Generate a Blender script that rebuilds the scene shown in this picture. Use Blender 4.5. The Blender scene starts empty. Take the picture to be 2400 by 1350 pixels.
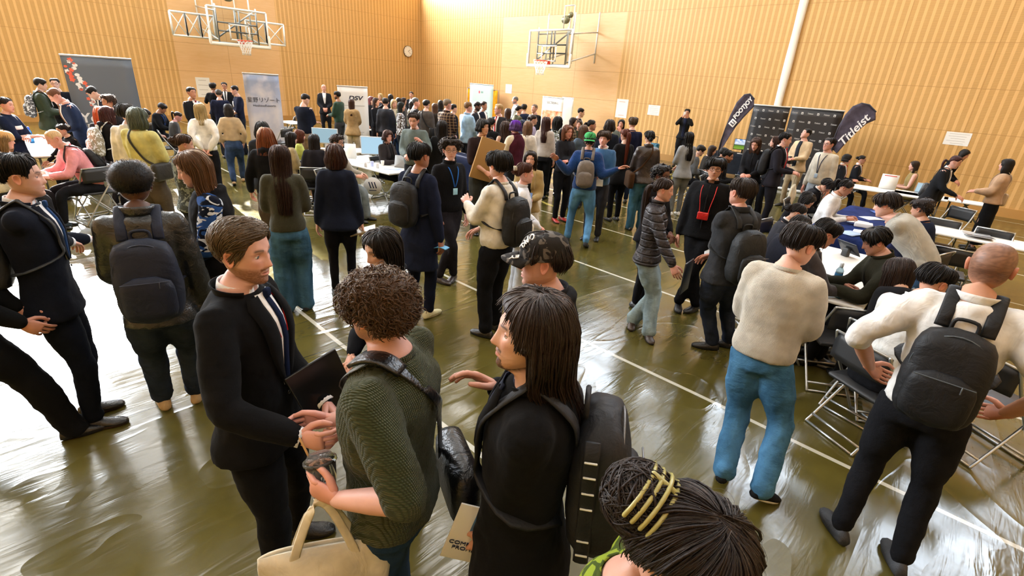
# Career fair in a timber-lined gymnasium, built object by object in metres: X runs along the back wall, Y towards it.
import bpy, math, random
import numpy as np
from mathutils import Vector, Matrix
rnd = random.Random(7)
rng = np.random.default_rng(7)
C = bpy.context.scene.collection
PI = math.pi
A = lambda *v: np.array(v, float)
def unit(v):
    v = np.asarray(v, float); return v / (np.linalg.norm(v) + 1e-12)
def smooth(a, b, x):
    t = np.clip((np.asarray(x, float) - a) / (b - a), 0, 1); return t * t * (3 - 2 * t)
def gs(x, s): return np.exp(-(np.asarray(x, float) / s) ** 2)
def lin(h):
    if not isinstance(h, str): return tuple(h)
    h = h.lstrip('#'); o = []
    for i in (0, 2, 4):
        c = int(h[i:i + 2], 16) / 255; o.append(c / 12.92 if c <= .04045 else ((c + .055) / 1.055) ** 2.4)
    return tuple(o)
# ---------------------------------------------------------------- meshes
class G:
    """collects pieces of ONE mesh"""
    def __init__(s): s.V = []; s.F = []; s.M = []; s.K = []; s.n = 0
    def add(s, V, F, mat=0, col=(1, 1, 1)):
        V = np.asarray(V, float).reshape(-1, 3)
        for f in F:
            f = np.asarray(f, int)
            if len(f): s.F.append(f + s.n); s.M.append(np.full(len(f), mat))
        col = np.asarray(col, float)
        s.K.append(np.broadcast_to(col, (len(V), 3)) if col.ndim == 1 else col)
        s.V.append(V); s.n += len(V); return s
    def box(s, c, d, mat=0, R=None, col=(1, 1, 1)):
        d = np.array(d) / 2; v = np.array([[x, y, z] for x in (-1, 1) for y in (-1, 1) for z in (-1, 1)]) * d
        if R is not None: v = v @ np.asarray(R).T
        return s.add(v + np.asarray(c), [[(0, 1, 3, 2), (4, 6, 7, 5), (0, 4, 5, 1), (2, 3, 7, 6), (0, 2, 6, 4), (1, 5, 7, 3)]], mat, col)
    def rbox(s, c, d, b=.01, mat=0, R=None, col=(1, 1, 1)):
        """box with rounded edges"""
        d = np.array(d) / 2.; b = min(b, *(d * .95)); L = []
        for a, z in ((0., -1), (.5, -1), (1., -1), (1., 1), (.5, 1), (0., 1)):
            ins = b * (1 - math.sin(a * PI / 2)); zz = z * (d[2] - b + b * math.cos(a * PI / 2)); ring = []
            for qx, qy, a0 in ((1, 1, 0), (-1, 1, PI / 2), (-1, -1, PI), (1, -1, 1.5 * PI)):
                for k in range(4):
                    t = a0 + k * PI / 6
                    ring.append(((d[0] - b) * qx + (b - ins) * math.cos(t), (d[1] - b) * qy + (b - ins) * math.sin(t), zz))
            L.append(ring)
        v = np.array(L)
        if R is not None: v = v @ np.asarray(R).T
        return s.loft(v + np.asarray(c), mat=mat, col=col)
    def loft(s, R, ca=True, cb=True, closed=True, mat=0, col=(1, 1, 1)):
        R = np.asarray(R, float); n, N = R.shape[:2]; V = R.reshape(-1, 3)
        i = np.arange(n - 1)[:, None] * N; m = N if closed else N - 1; j = np.arange(m)[None]; k = (j + 1) % N
        F = [np.stack([i + j, i + k, i + N + k, i + N + j], -1).reshape(-1, 4)]
        ex = []; jj = np.arange(N); kk = (jj + 1) % N; cnt = n * N
        if closed and ca: ex.append(R[0].mean(0)); F.append(np.stack([kk, jj, np.full(N, cnt)], -1)); cnt += 1
        if closed and cb: ex.append(R[-1].mean(0)); F.append(np.stack([(n - 1) * N + jj, (n - 1) * N + kk, np.full(N, cnt)], -1))
        col = np.asarray(col, float)
        if ex:
            V = np.vstack([V, ex])
            if col.ndim > 1: col = np.vstack([col.reshape(-1, 3), np.repeat(col.reshape(-1, 3)[-1:], len(ex), 0)])
        elif col.ndim > 1: col = col.reshape(-1, 3)
        return s.add(V, F, mat, col)
    def tube(s, P, r, N=8, mat=0, col=(1, 1, 1), up=None, rnd_ends=True, caps=True):
        """P points, r radius or (ra,rb) per point; up fixes the direction of ra"""
        P = np.asarray(P, float); n = len(P); r = np.asarray(r, float)
        if r.ndim == 0: r = np.full(n, float(r))
        if r.ndim == 1: r = np.stack([r, r], 1) if len(r) == n else np.tile(r, (n, 1))
        T = np.gradient(P, axis=0) if n > 2 else np.repeat((P[1] - P[0])[None], 2, 0)
        T /= np.linalg.norm(T, axis=1)[:, None] + 1e-12
        if rnd_ends:
            e0, e1 = r[0].min(), r[-1].min()
            P = np.vstack([P[0] - T[0] * e0 * .9, P[0] - T[0] * e0 * .6, P, P[-1] + T[-1] * e1 * .6, P[-1] + T[-1] * e1 * .9])
            r = np.vstack([r[0] * .35, r[0] * .8, r, r[-1] * .8, r[-1] * .35]); T = np.vstack([T[0], T[0], T, T[-1], T[-1]]); n += 4
        u = np.asarray(up, float) if up is not None else (A(1, 0, 0) if abs(T[0][0]) < .8 else A(0, 1, 0))
        t = np.linspace(0, 2 * PI, N, endpoint=False); L = []
        for i in range(n):
            w = np.asarray(up, float) if up is not None else u
            w = w - T[i] * (w @ T[i])
            if np.linalg.norm(w) < 1e-5: w = u - T[i] * (u @ T[i])
            u = unit(w); v = np.cross(T[i], u)
            L.append(P[i] + np.cos(t)[:, None] * u * r[i, 0] + np.sin(t)[:, None] * v * r[i, 1])
        return s.loft(np.array(L), caps, caps, mat=mat, col=col)
    def sheet(s, P, t=.004, mat=0, col=(1, 1, 1), nrm=None):
        """grid of points (n,m,3) made into a closed thin slab of thickness t along its normals"""
        P = np.asarray(P, float); n, m = P.shape[:2]
        a = np.gradient(P, axis=0); b = np.gradient(P, axis=1); nn = np.cross(a, b); nn /= np.linalg.norm(nn, axis=2)[..., None] + 1e-12
        if nrm is not None: nn = np.broadcast_to(np.asarray(nrm, float), P.shape)
        Q = P - nn * t; V = np.vstack([P.reshape(-1, 3), Q.reshape(-1, 3)]); K = n * m
        i = np.arange(n - 1)[:, None] * m; j = np.arange(m - 1)[None]
        f = np.stack([i + j, i + j + 1, i + m + j + 1, i + m + j], -1).reshape(-1, 4)
        bd = list(range(m)) + [k * m + m - 1 for k in range(1, n)] + [(n - 1) * m + k for k in range(m - 2, -1, -1)] + [k * m for k in range(n - 2, 0, -1)]
        bd = np.array(bd); b2 = np.roll(bd, -1)
        side = np.stack([b2, bd, bd + K, b2 + K], -1)
        return s.add(V, [f, f[:, ::-1] + K, side], mat, col)
    def ball(s, c, r, N=16, M=10, mat=0, col=(1, 1, 1), R=None):
        r = np.broadcast_to(np.asarray(r, float), (3,)); ph = np.linspace(0, PI, M + 1)[1:-1]; t = np.linspace(0, 2 * PI, N, endpoint=False)
        v = np.stack([np.sin(ph)[:, None] * np.cos(t), np.sin(ph)[:, None] * np.sin(t), -np.cos(ph)[:, None] + 0 * t], -1) * r
        if R is not None: v = v @ np.asarray(R).T
        return s.loft(v + np.asarray(c), mat=mat, col=col)
    def mesh(s, name, mats, flat=False):
        me = bpy.data.meshes.new(name); V = np.vstack(s.V); me.vertices.add(len(V)); me.vertices.foreach_set('co', V.ravel())
        tot = np.concatenate([np.full(len(f), f.shape[1]) for f in s.F]); lv = np.concatenate([f.ravel() for f in s.F])
        me.loops.add(len(lv)); me.loops.foreach_set('vertex_index', lv)
        me.polygons.add(len(tot)); st = np.concatenate([[0], np.cumsum(tot)[:-1]])
        me.polygons.foreach_set('loop_start', st); me.polygons.foreach_set('material_index', np.concatenate(s.M))
        me.polygons.foreach_set('use_smooth', np.full(len(tot), not flat))
        for m in (mats if isinstance(mats, (list, tuple)) else [mats]): me.materials.append(m)
        K = np.vstack(s.K)
        if (K != 1).any():
            a = me.color_attributes.new('col', 'FLOAT_COLOR', 'POINT'); a.data.foreach_set('color', np.hstack([K, np.ones((len(K), 1))]).ravel())
        me.update(); me.validate(); return me
def obj(name, g, mats, parent=None, flat=False, loc=None, rz=0):
    me = g.mesh(name, mats, flat) if isinstance(g, G) else g
    o = bpy.data.objects.new(name, me); C.objects.link(o)
    if parent is not None: o.parent = parent
    if loc is not None: o.location = loc
    if rz: o.rotation_euler = (0, 0, rz)
    return o
def thing(o, label, cat, group=None):
    o['label'] = label; o['category'] = cat
    if group: o['group'] = group
    return o
def empty(name, label, cat, loc, rz=0, group=None):
    o = bpy.data.objects.new(name, None); C.objects.link(o); o.location = loc; o.rotation_euler = (0, 0, rz); o.empty_display_size = .1
    return thing(o, label, cat, group)
def struct(o): o['kind'] = 'structure'; return o
def copytree(o, parent=None):
    c = o.copy(); C.objects.link(c)
    if parent is not None: c.parent = parent
    for ch in list(o.children): copytree(ch, c)
    return c
# ---------------------------------------------------------------- materials
_m = {}
def nt(name):
    m = bpy.data.materials.new(name); m.use_nodes = True; n = m.node_tree.nodes; b = n['Principled BSDF']; return m, m.node_tree, b
def N_(t, ty, **k):
    n = t.nodes.new(ty)
    for a, v in k.items():
        if a.startswith('i_'): n.inputs[a[2:].replace('_', ' ')].default_value = v
        else: setattr(n, a, v)
    return n
def mix(t, a, b, f, mode='MIX'):
    m = t.nodes.new('ShaderNodeMix'); m.data_type = 'RGBA'; m.blend_type = mode; m.clamp_factor = True
    for s_, v in ((6, a), (7, b), (0, f)):
        if hasattr(v, 'is_output'): t.links.new(v, m.inputs[s_])
        elif s_ == 0: m.inputs[0].default_value = v
        else: m.inputs[s_].default_value = (*v[:3], 1)
    return m.outputs[2]
def ramp(t, fac, *st):
    r = t.nodes.new('ShaderNodeValToRGB'); t.links.new(fac, r.inputs[0]); e = r.color_ramp.elements
    while len(e) < len(st): e.new(.5)
    for k, (p, c) in enumerate(st): e[k].position = p; e[k].color = (*c[:3], 1) if hasattr(c, '__len__') else (c, c, c, 1)
    return r.outputs[0]
def bump(t, b, h, strength, dist=.01):
    n = t.nodes.new('ShaderNodeBump'); n.inputs['Strength'].default_value = strength; n.inputs['Distance'].default_value = dist
    t.links.new(h, n.inputs['Height']); t.links.new(n.outputs[0], b.inputs['Normal']); return n
def noise(t, vec, sc, det=2, rough=.5, dist=0):
    n = t.nodes.new('ShaderNodeTexNoise'); n.inputs['Scale'].default_value = sc; n.inputs['Detail'].default_value = det
    n.inputs['Roughness'].default_value = rough; n.inputs['Distortion'].default_value = dist
    if vec is not None: t.links.new(vec, n.inputs['Vector'])
    return n.outputs[0]
def coord(t, scale=(1, 1, 1), kind='Object', rot=(0, 0, 0)):
    c = t.nodes.new('ShaderNodeTexCoord'); m = t.nodes.new('ShaderNodeMapping'); m.inputs['Scale'].default_value = scale; m.inputs['Rotation'].default_value = rot
    t.links.new(c.outputs[kind], m.inputs[0]); return m.outputs[0]
def math_(t, op, a, b=None):
    n = t.nodes.new('ShaderNodeMath'); n.operation = op
    for i, v in enumerate((a, b)):
        if v is None: continue
        if hasattr(v, 'is_output'): t.links.new(v, n.inputs[i])
        else: n.inputs[i].default_value = v
    return n.outputs[0]
def wave(t, vec, sc, axis='X', dist=0, prof='SIN', dsc=1):
    w = t.nodes.new('ShaderNodeTexWave'); w.bands_direction = axis; w.wave_profile = prof; w.inputs['Scale'].default_value = sc
    w.inputs['Distortion'].default_value = dist; w.inputs['Detail Scale'].default_value = dsc; t.links.new(vec, w.inputs['Vector']); return w.outputs['Fac']
def plain(col, rough=.5, metal=0, spec=.5, alpha=None, name='paint', coat=0, trans=0):
    k = ('p', col, rough, metal, spec, name, coat, trans)
    if k in _m: return _m[k]
    m, t, b = nt(name); b.inputs['Base Color'].default_value = (*lin(col), 1); b.inputs['Roughness'].default_value = rough
    b.inputs['Metallic'].default_value = metal; b.inputs['Specular IOR Level'].default_value = spec; b.inputs['Coat Weight'].default_value = coat
    b.inputs['Transmission Weight'].default_value = trans
    _m[k] = m; return m
def glow(col, st, name='screen'):
    k = ('g', col, st)
    if k in _m: return _m[k]
    m, t, b = nt(name); m.cycles.emission_sampling = 'NONE'; b.inputs['Base Color'].default_value = (0, 0, 0, 1); b.inputs['Emission Color'].default_value = (*lin(col), 1); b.inputs['Emission Strength'].default_value = st
    b.inputs['Roughness'].default_value = .3; _m[k] = m; return m
def fabric(kind, col, col2=None):
    k = ('f', kind, col, col2)
    if k in _m: return _m[k]
    m, t, b = nt(kind + '_cloth'); c = lin(col); v = coord(t)
    base = mix(t, [x * .72 for x in c], [min(1, x * 1.18) for x in c], ramp(t, noise(t, v, 9, 3), (.3, 0), (.7, 1)))
    rough, spec = .9, .12; h = noise(t, v, 22, 4, .6); st, di = .5, .012
    if kind == 'knit':
        w = wave(t, coord(t, (1, 1, 1)), 55, 'X', .6); w2 = wave(t, v, 70, 'Z', .4); q = math_(t, 'MULTIPLY', w, w2)
        h = math_(t, 'ADD', math_(t, 'MULTIPLY', q, .35), h); base = mix(t, base, [x * .6 for x in c], math_(t, 'MULTIPLY', math_(t, 'SUBTRACT', 1, q), .35)); st = .7
    elif kind == 'waffle':
        w = wave(t, coord(t, (1, .7, 1)), 50, 'X', .4); w2 = wave(t, v, 52, 'Z', .3); q = math_(t, 'MULTIPLY', w, w2)
        h = math_(t, 'ADD', math_(t, 'MULTIPLY', q, .8), math_(t, 'MULTIPLY', h, .5)); base = mix(t, [x * .6 for x in c], [x * 1.15 for x in c], ramp(t, q, (.05, 0), (.5, 1))); st = .8
    elif kind == 'denim':
        n2 = noise(t, coord(t, (1, 1, .35)), 7, 3); base = mix(t, [x * .55 for x in c], [min(1, x * 1.5 + .02) for x in c], ramp(t, n2, (.35, 0), (.68, 1)))
        f = noise(t, v, 220, 2); base = mix(t, base, [min(1, x * 1.7 + .03) for x in c], math_(t, 'MULTIPLY', f, .25)); h = noise(t, coord(t, (1, 1, 1.8)), 16, 4, .6); st = .75
    elif kind == 'leather': rough, spec = .33, .6; h = math_(t, 'ADD', noise(t, v, 13, 4, .65, .8), math_(t, 'MULTIPLY', noise(t, v, 120, 2), .15)); st = .8
    elif kind == 'nylon': rough, spec = .6, .3; h = noise(t, v, 12, 4, .6, .6); st = .7
    elif kind == 'quilt':
        w = wave(t, coord(t, (1, 1, 1)), 4.5, 'Z', 1.0); h = math_(t, 'ADD', ramp(t, w, (0, 0), (.25, 1)), noise(t, v, 30, 3)); rough, spec = .5, .4; st = .8; di = .015
    elif kind == 'wool': rough = .95; f = noise(t, v, 160, 2); base = mix(t, base, [min(1, x * 1.5 + .006) for x in c], math_(t, 'MULTIPLY', f, .4)); h = noise(t, v, 14, 4, .55); st = .45
    elif kind == 'fleece': rough = 1; h = math_(t, 'ADD', h, noise(t, v, 90, 3)); st = .8
    elif kind == 'shirt': rough = .7; h = noise(t, coord(t, (1, 1, .6)), 15, 3, .5, 1.2); st = .65
    elif kind == 'plaid':
        w = ramp(t, wave(t, v, 5, 'X'), (.8, 0), (.9, 1)); w2 = ramp(t, wave(t, v, 5, 'Z'), (.8, 0), (.9, 1)); base = mix(t, base, lin(col2 or '#a08a6a'), math_(t, 'MULTIPLY', math_(t, 'ADD', w, w2), .6))
    elif kind in ('camo', 'floral', 'stripe'):
        n2 = noise(t, coord(t, (1, 1, 2 if kind == 'camo' else 1)), 11 if kind == 'camo' else 24, 1, .4, 1.2)
        base = mix(t, c, lin(col2 or '#d8dde4'), ramp(t, n2, (.54, 0), (.56, 1)))
        if kind == 'camo': base = mix(t, base, lin('#274a86'), ramp(t, noise(t, coord(t, (1.3, 1, 2.2)), 9, 1, .4, 1), (.56, 0), (.58, 1)))
    if hasattr(base, 'is_output'): t.links.new(base, b.inputs['Base Color'])
    else: b.inputs['Base Color'].default_value = (*base, 1)
    b.inputs['Roughness'].default_value = rough; b.inputs['Specular IOR Level'].default_value = spec
    if kind in ('wool', 'fleece', 'knit', 'waffle'):
        b.inputs['Sheen Weight'].default_value = .2 if sum(c) > .1 else .015; b.inputs['Sheen Roughness'].default_value = .5
    bump(t, b, h, st, di); _m[k] = m; return m
def skin(tone):
    k = ('s', tone)
    if k in _m: return _m[k]
    m, t, b = nt('skin'); c = lin(tone); L_ = sum(c) / 3; c = [x * .86 + L_ * .14 for x in c]; c[2] *= 1.08; a = N_(t, 'ShaderNodeVertexColor', layer_name='col'); v = coord(t)
    base = mix(t, [x * .9 for x in c], [min(1, x * 1.1) for x in c], noise(t, v, 30, 3)); base = mix(t, base, a.outputs[0], 1, 'MULTIPLY')
    t.links.new(base, b.inputs['Base Color']); b.inputs['Roughness'].default_value = .48; b.inputs['Specular IOR Level'].default_value = .4
    b.inputs['Subsurface Weight'].default_value = .0; b.inputs['Subsurface Radius'].default_value = (.012, .004, .002); b.inputs['Subsurface Scale'].default_value = 1
    bump(t, b, noise(t, v, 260, 3), .12, .002); _m[k] = m; return m
def hairmat(col, strand=False):
    k = ('h', col, strand)
    if k in _m: return _m[k]
    m, t, b = nt('hair'); c = lin(col)
    if strand:
        t.nodes.remove(b); h = t.nodes.new('ShaderNodeBsdfHairPrincipled'); h.parametrization = 'COLOR'
        h.inputs['Color'].default_value = (*[min(1, x * .55 + .001) for x in c], 1); h.inputs['Roughness'].default_value = .32; h.inputs['Radial Roughness'].default_value = .4
        t.links.new(h.outputs[0], t.nodes['Material Output'].inputs[0])
    else:
        v = coord(t, (1, 1, .15)); n = noise(t, v, 120, 3); base = mix(t, [x * .35 for x in c], [min(1, x * 1.3) for x in c], n)
        t.links.new(base, b.inputs['Base Color']); b.inputs['Roughness'].default_value = .5; b.inputs['Specular IOR Level'].default_value = .22; bump(t, b, n, .8, .004)
    _m[k] = m; return m
EYEW = lambda: plain('#d9d3cb', .15, name='eye_white')

# ---------------------------------------------------------------- skeleton of a figure (local frame: faces +Y, right hand at +X)
def rotx(a): c, s = math.cos(a), math.sin(a); return np.array([[1, 0, 0], [0, c, -s], [0, s, c]])
def roty(a): c, s = math.cos(a), math.sin(a); return np.array([[c, 0, s], [0, 1, 0], [-s, 0, c]])
def rotz(a): c, s = math.cos(a), math.sin(a); return np.array([[c, -s, 0], [s, c, 0], [0, 0, 1]])
def ik(a, b, l1, l2, pole):
    d = b - a; L = np.linalg.norm(d); M_ = (l1 + l2) * .998
    if L > M_: b = a + d / L * M_; d = b - a; L = M_
    if L < abs(l1 - l2) * 1.05 + .01: L = abs(l1 - l2) * 1.05 + .01; b = a + unit(d) * L; d = b - a
    x = (l1 * l1 - l2 * l2 + L * L) / (2 * L); h = math.sqrt(max(l1 * l1 - x * x, 0)); u = d / L
    p = np.asarray(pole, float); p = unit(p - u * (p @ u)); return a + u * x + p * h, b
ARMS = {'down': ((.135, .015, .497), (.5, -1, 0)), 'front': ((.03, .14, .58), (1, -.8, -.2)), 'fold': ((-.05, .135, .66), (1, -.1, -.8)),
        'pocket': ((.115, .03, .53), (.8, -1, 0)), 'hold': ((.045, .165, .63), (.6, -.6, -1)), 'up': ((.12, .2, .76), (.5, -.3, -1)), 'phone': ((.05, .19, .86), (.7, 0, -1)),
        'back': ((.03, -.115, .55), (1, -.6, 0)), 'hip': ((.13, -.04, .57), (1, -.9, 0)), 'strap': ((.085, .08, .74), (.7, -.1, -1)), 'out': ((.31, .1, .79), (.3, -.3, -1)),
        'side': ((.17, .06, .52), (.5, -1, 0)), 'chin': ((.02, .12, .84), (.6, .1, -1)), 'head': ((.07, .08, .93), (1, .2, 0)), 'bag': ((.16, .05, .5), (.4, -1, 0)), 'reach': ((.03, .22, .64), (.4, -.4, -1))}
LEGS = {'std': ((-.055, .0, 8), (.055, .02, -8)), 'wide': ((-.11, 0, 10), (.11, .03, -12)), 'stride': ((-.05, -.17, 3), (.05, .17, -3)), 'stride2': ((-.05, .17, 3), (.05, -.17, -3)),
        'close': ((-.035, 0, 5), (.035, .01, -5)), 'sit': ((-.06, .26, 5), (.06, .24, -5)), 'tuck': ((-.06, .12, 5), (.06, .16, -5)), 'hipshot': ((-.09, .06, 18), (.05, -.02, -5))}
class Sk:
    def __init__(s, H=1.7, pose='stand', lean=0., yaw=0., pitch=0., roll=0., arms=('down', 'down'), legs=None, fem=0, twist=0., wide=1., seat=.46, side=0.):
        s.H = H; s.fem = fem; s.pose = pose; s.wide = wide
        sit = pose == 'sit'; s.sit = sit
        zp = (seat + .06) if sit else .52 * H
        if not sit and legs is not None:
            far = max(math.hypot(q[0] - (-.05, .05)[i], q[1]) for i, q in enumerate(LEGS[legs] if isinstance(legs, str) else legs)); zp -= (.462 - math.sqrt(max(.462 ** 2 - min(far, .28) ** 2, .1))) * H
        s.zhip = zp - (0 if sit else .012 * H)
        P0 = A(0, 0, zp); Ls = .33 * H; n = 27; s.ss = np.linspace(-.3, 1.0, n); ds = s.ss[1] - s.ss[0]
        s.O = []; s.R = []; i0 = int(round(.3 / ds))
        ang = [math.radians(lean) * (0.25 + .75 * float(smooth(-.05, .55, q))) if not sit else math.radians(lean) * float(smooth(-.2, .5, q)) for q in s.ss]
        tw = [math.radians(twist) * float(smooth(0, .9, q)) for q in s.ss]; sd = [math.radians(side) * float(smooth(-.1, .6, q)) for q in s.ss]
        s.R = [roty(sd[i]) @ rotz(tw[i]) @ rotx(-ang[i]) for i in range(n)]
        O = [None] * n; O[i0] = P0
        for i in range(i0 + 1, n): O[i] = O[i - 1] + s.R[i - 1][:, 2] * ds * Ls
        for i in range(i0 - 1, -1, -1): O[i] = O[i + 1] - s.R[i + 1][:, 2] * ds * Ls
        s.O = np.array(O); s.Rn = np.array(s.R)
        o, R = s.fr(1.0); fy, fp, fr = math.radians(yaw), math.radians(pitch), math.radians(roll)
        # head: neck leans forward a little
        s.nb = o; neckdir = unit(R[:, 2] * 1 + R[:, 1] * .28)
        s.Rt = R; s.hh = .125 * H / .23            # head scale
        base = R if lean < 25 else rotz(math.radians(twist)) @ rotx(-math.radians(lean) * .55)
        s.Rh = base @ rotz(fy) @ rotx(fp) @ roty(fr)
        s.np = o + neckdir * .027 * H               # pivot at skull base
        s.hc = s.np + s.Rh @ (A(0, .018, .105) * s.hh)    # head centre
        s.top = s.hc + s.Rh @ (A(0, -.01, .118) * s.hh)
        s.arm = []
        sw = (.089 if not fem else .079) * H * wide ** .7
        for i, sg in enumerate((-1, 1)):            # 0 = left (-X), 1 = right (+X)
            o, R = s.fr(.885); sh = o + R @ (A(sg * sw, -.004 * H, .0)); a = arms[i]; pole = (.5, -1, -.4); curl = .35
            if isinstance(a, str):
                q, pole = ARMS[a]; rel = A(q[0] * sg, q[1], q[2]) * H
            else:
                q = a; rel = A(q[0] * sg, q[1], q[2]) * H
                if len(q) > 3: pole = q[3:6]
            if isinstance(a, str) and a not in ('down', 'side', 'bag'):
                o2, R2 = s.fr(.6); rest = A(0, 0, .52 * H + .6 * Ls); tgt = o2 + R2 @ (rel - rest)
            else: tgt = rel + A(0, 0, (zp - .52 * H)) if isinstance(a, str) or not sit else rel
            el, wr = ik(sh, tgt, .172 * H, .148 * H, R @ A(pole[0] * sg, pole[1], pole[2]))
            s.arm.append((sh, el, wr))
        s.leg = []
        if legs is None: legs = 'std' if not sit else 'sit'
        F_ = LEGS
        fl = F_[legs] if isinstance(legs, str) else legs
        for i, sg in enumerate((-1, 1)):
            fx, fyy, fa = fl[i]; hp = A(sg * .05 * H, 0, zp - (.0 if sit else .012 * H)); an = A(fx * H, fyy * H, .048 * H)
            if abs(fyy) > .12 and not sit and fyy < 0: an[2] = .075 * H
            hp[2] = s.zhip; lm = .462 * H; rr = math.sqrt(max(lm ** 2 - (hp[2] - an[2]) ** 2, .0004)); hd = an[:2] - hp[:2]; dd = np.linalg.norm(hd)
            if dd > rr: an[:2] = hp[:2] + hd / dd * rr
            kn, an = ik(hp, an, .234 * H, .230 * H, A(sg * .15, 1, .15 if not sit else 1))
            s.leg.append((hp, kn, an, math.radians(fa) * 1.0))
    def fr(s, q):
        x = (q - s.ss[0]) / (s.ss[1] - s.ss[0]); i = int(np.clip(math.floor(x), 0, len(s.ss) - 2)); f = x - i
        return s.O[i] * (1 - f) + s.O[i + 1] * f, s.Rn[i] if f < .5 else s.Rn[i + 1]
    def sec(s, q):
        """half width, depth front, depth back, y shift of the torso at q, in metres"""
        H = s.H; T = SECF if s.fem else SECM
        w = np.interp(q, T[0], T[1]); f = np.interp(q, T[0], T[2]); b = np.interp(q, T[0], T[3])
        k = s.wide if q < .93 else 1 + (s.wide - 1) * .4
        return w * H * k, f * H * k, b * H * k
    def pt(s, x, q, off=0., back=False):
        """point on the front (or back) of the torso at sideways x metres and spine place q"""
        o, R = s.fr(q); w, f, b = s.sec(q); w += off; u = min(abs(x) / w, .995); d = (1 - u ** 2.4) ** (1 / 2.4)
        y = (f + off) * d if not back else -(b + off) * d
        return o + R @ A(x, y, 0)
SECM = ([-.34, -.2, -.05, .1, .3, .5, .7, .82, .9, .96, 1.0, 1.05], [.084, .090, .092, .086, .080, .084, .089, .088, .067, .047, .037, .033], [.05, .056, .058, .058, .058, .062, .067, .06, .048, .038, .034, .034], [.052, .064, .066, .056, .05, .056, .064, .062, .056, .048, .038, .034])
SECF = ([-.34, -.2, -.05, .1, .3, .5, .66, .8, .9, .96, 1.0, 1.05], [.090, .096, .095, .084, .068, .072, .077, .076, .058, .041, .031, .027], [.05, .056, .058, .055, .052, .06, .072, .056, .042, .034, .03, .03], [.052, .066, .068, .054, .045, .048, .054, .054, .05, .042, .033, .03])

# ---------------------------------------------------------------- head
HZ = np.array([.115, .112, .105, .09, .07, .045, .02, 0, -.02, -.04, -.06, -.08, -.095, -.108, -.116])[::-1]
HW = np.array([.0, .024, .042, .059, .070, .0765, .078, .0765, .0735, .0705, .067, .0595, .050, .038, .025])[::-1]
HF = np.array([-.012, .012, .036, .061, .077, .0865, .089, .0875, .0875, .089, .090, .0885, .087, .083, .070])[::-1]
HB = np.array([.010, .032, .052, .073, .087, .095, .097, .094, .089, .077, .066, .060, .057, .055, .054])[::-1]
def zrows(n, lo=-.116):
    ph = np.linspace(.12, 1, n); z = .115 * np.cos(ph * PI * .5) if False else None
    a = .115 * np.cos(np.linspace(.10, 1.25, max(6, n // 3))); b = np.linspace(a[-1], lo, n - len(a) + 1)[1:]
    return np.concatenate([a, b])
def skull(z, th, fem=0, off=0.):
    """surface points at nominal height z and angle th (0 = front, + = right); rows tilt towards the jaw"""
    w = np.interp(z, HZ, HW); f = np.interp(z, HZ, HF); b = np.interp(z, HZ, HB)
    if fem: w = w * .96; f = f * np.interp(z, [-.116, -.06, 0], [.95, .98, 1.])
    c, s = np.cos(th), np.sin(th); d = np.where(c > 0, f, b)
    x = w * np.sign(s) * np.abs(s) ** .93; y = d * np.sign(c) * np.abs(c) ** .9
    T = np.interp(z, [-.116, -.06, .0, .02], [.046, .030, .004, 0]); zz = z + T * (1 - c) / 2
    P = np.stack([x, y, zz], -1)
    if np.any(off):
        n = np.stack([x / (w + .02) ** 2, y / (d + .02) ** 2, z / .13 ** 2 * 1.0 * np.ones_like(x)], -1); n /= np.linalg.norm(n, axis=-1)[..., None] + 1e-9
        P = P + n * np.asarray(off)[..., None]
    return P
def ths(N, k=.45): t = np.linspace(-PI, PI, N, endpoint=False); return t - k * np.sin(t)
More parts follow.
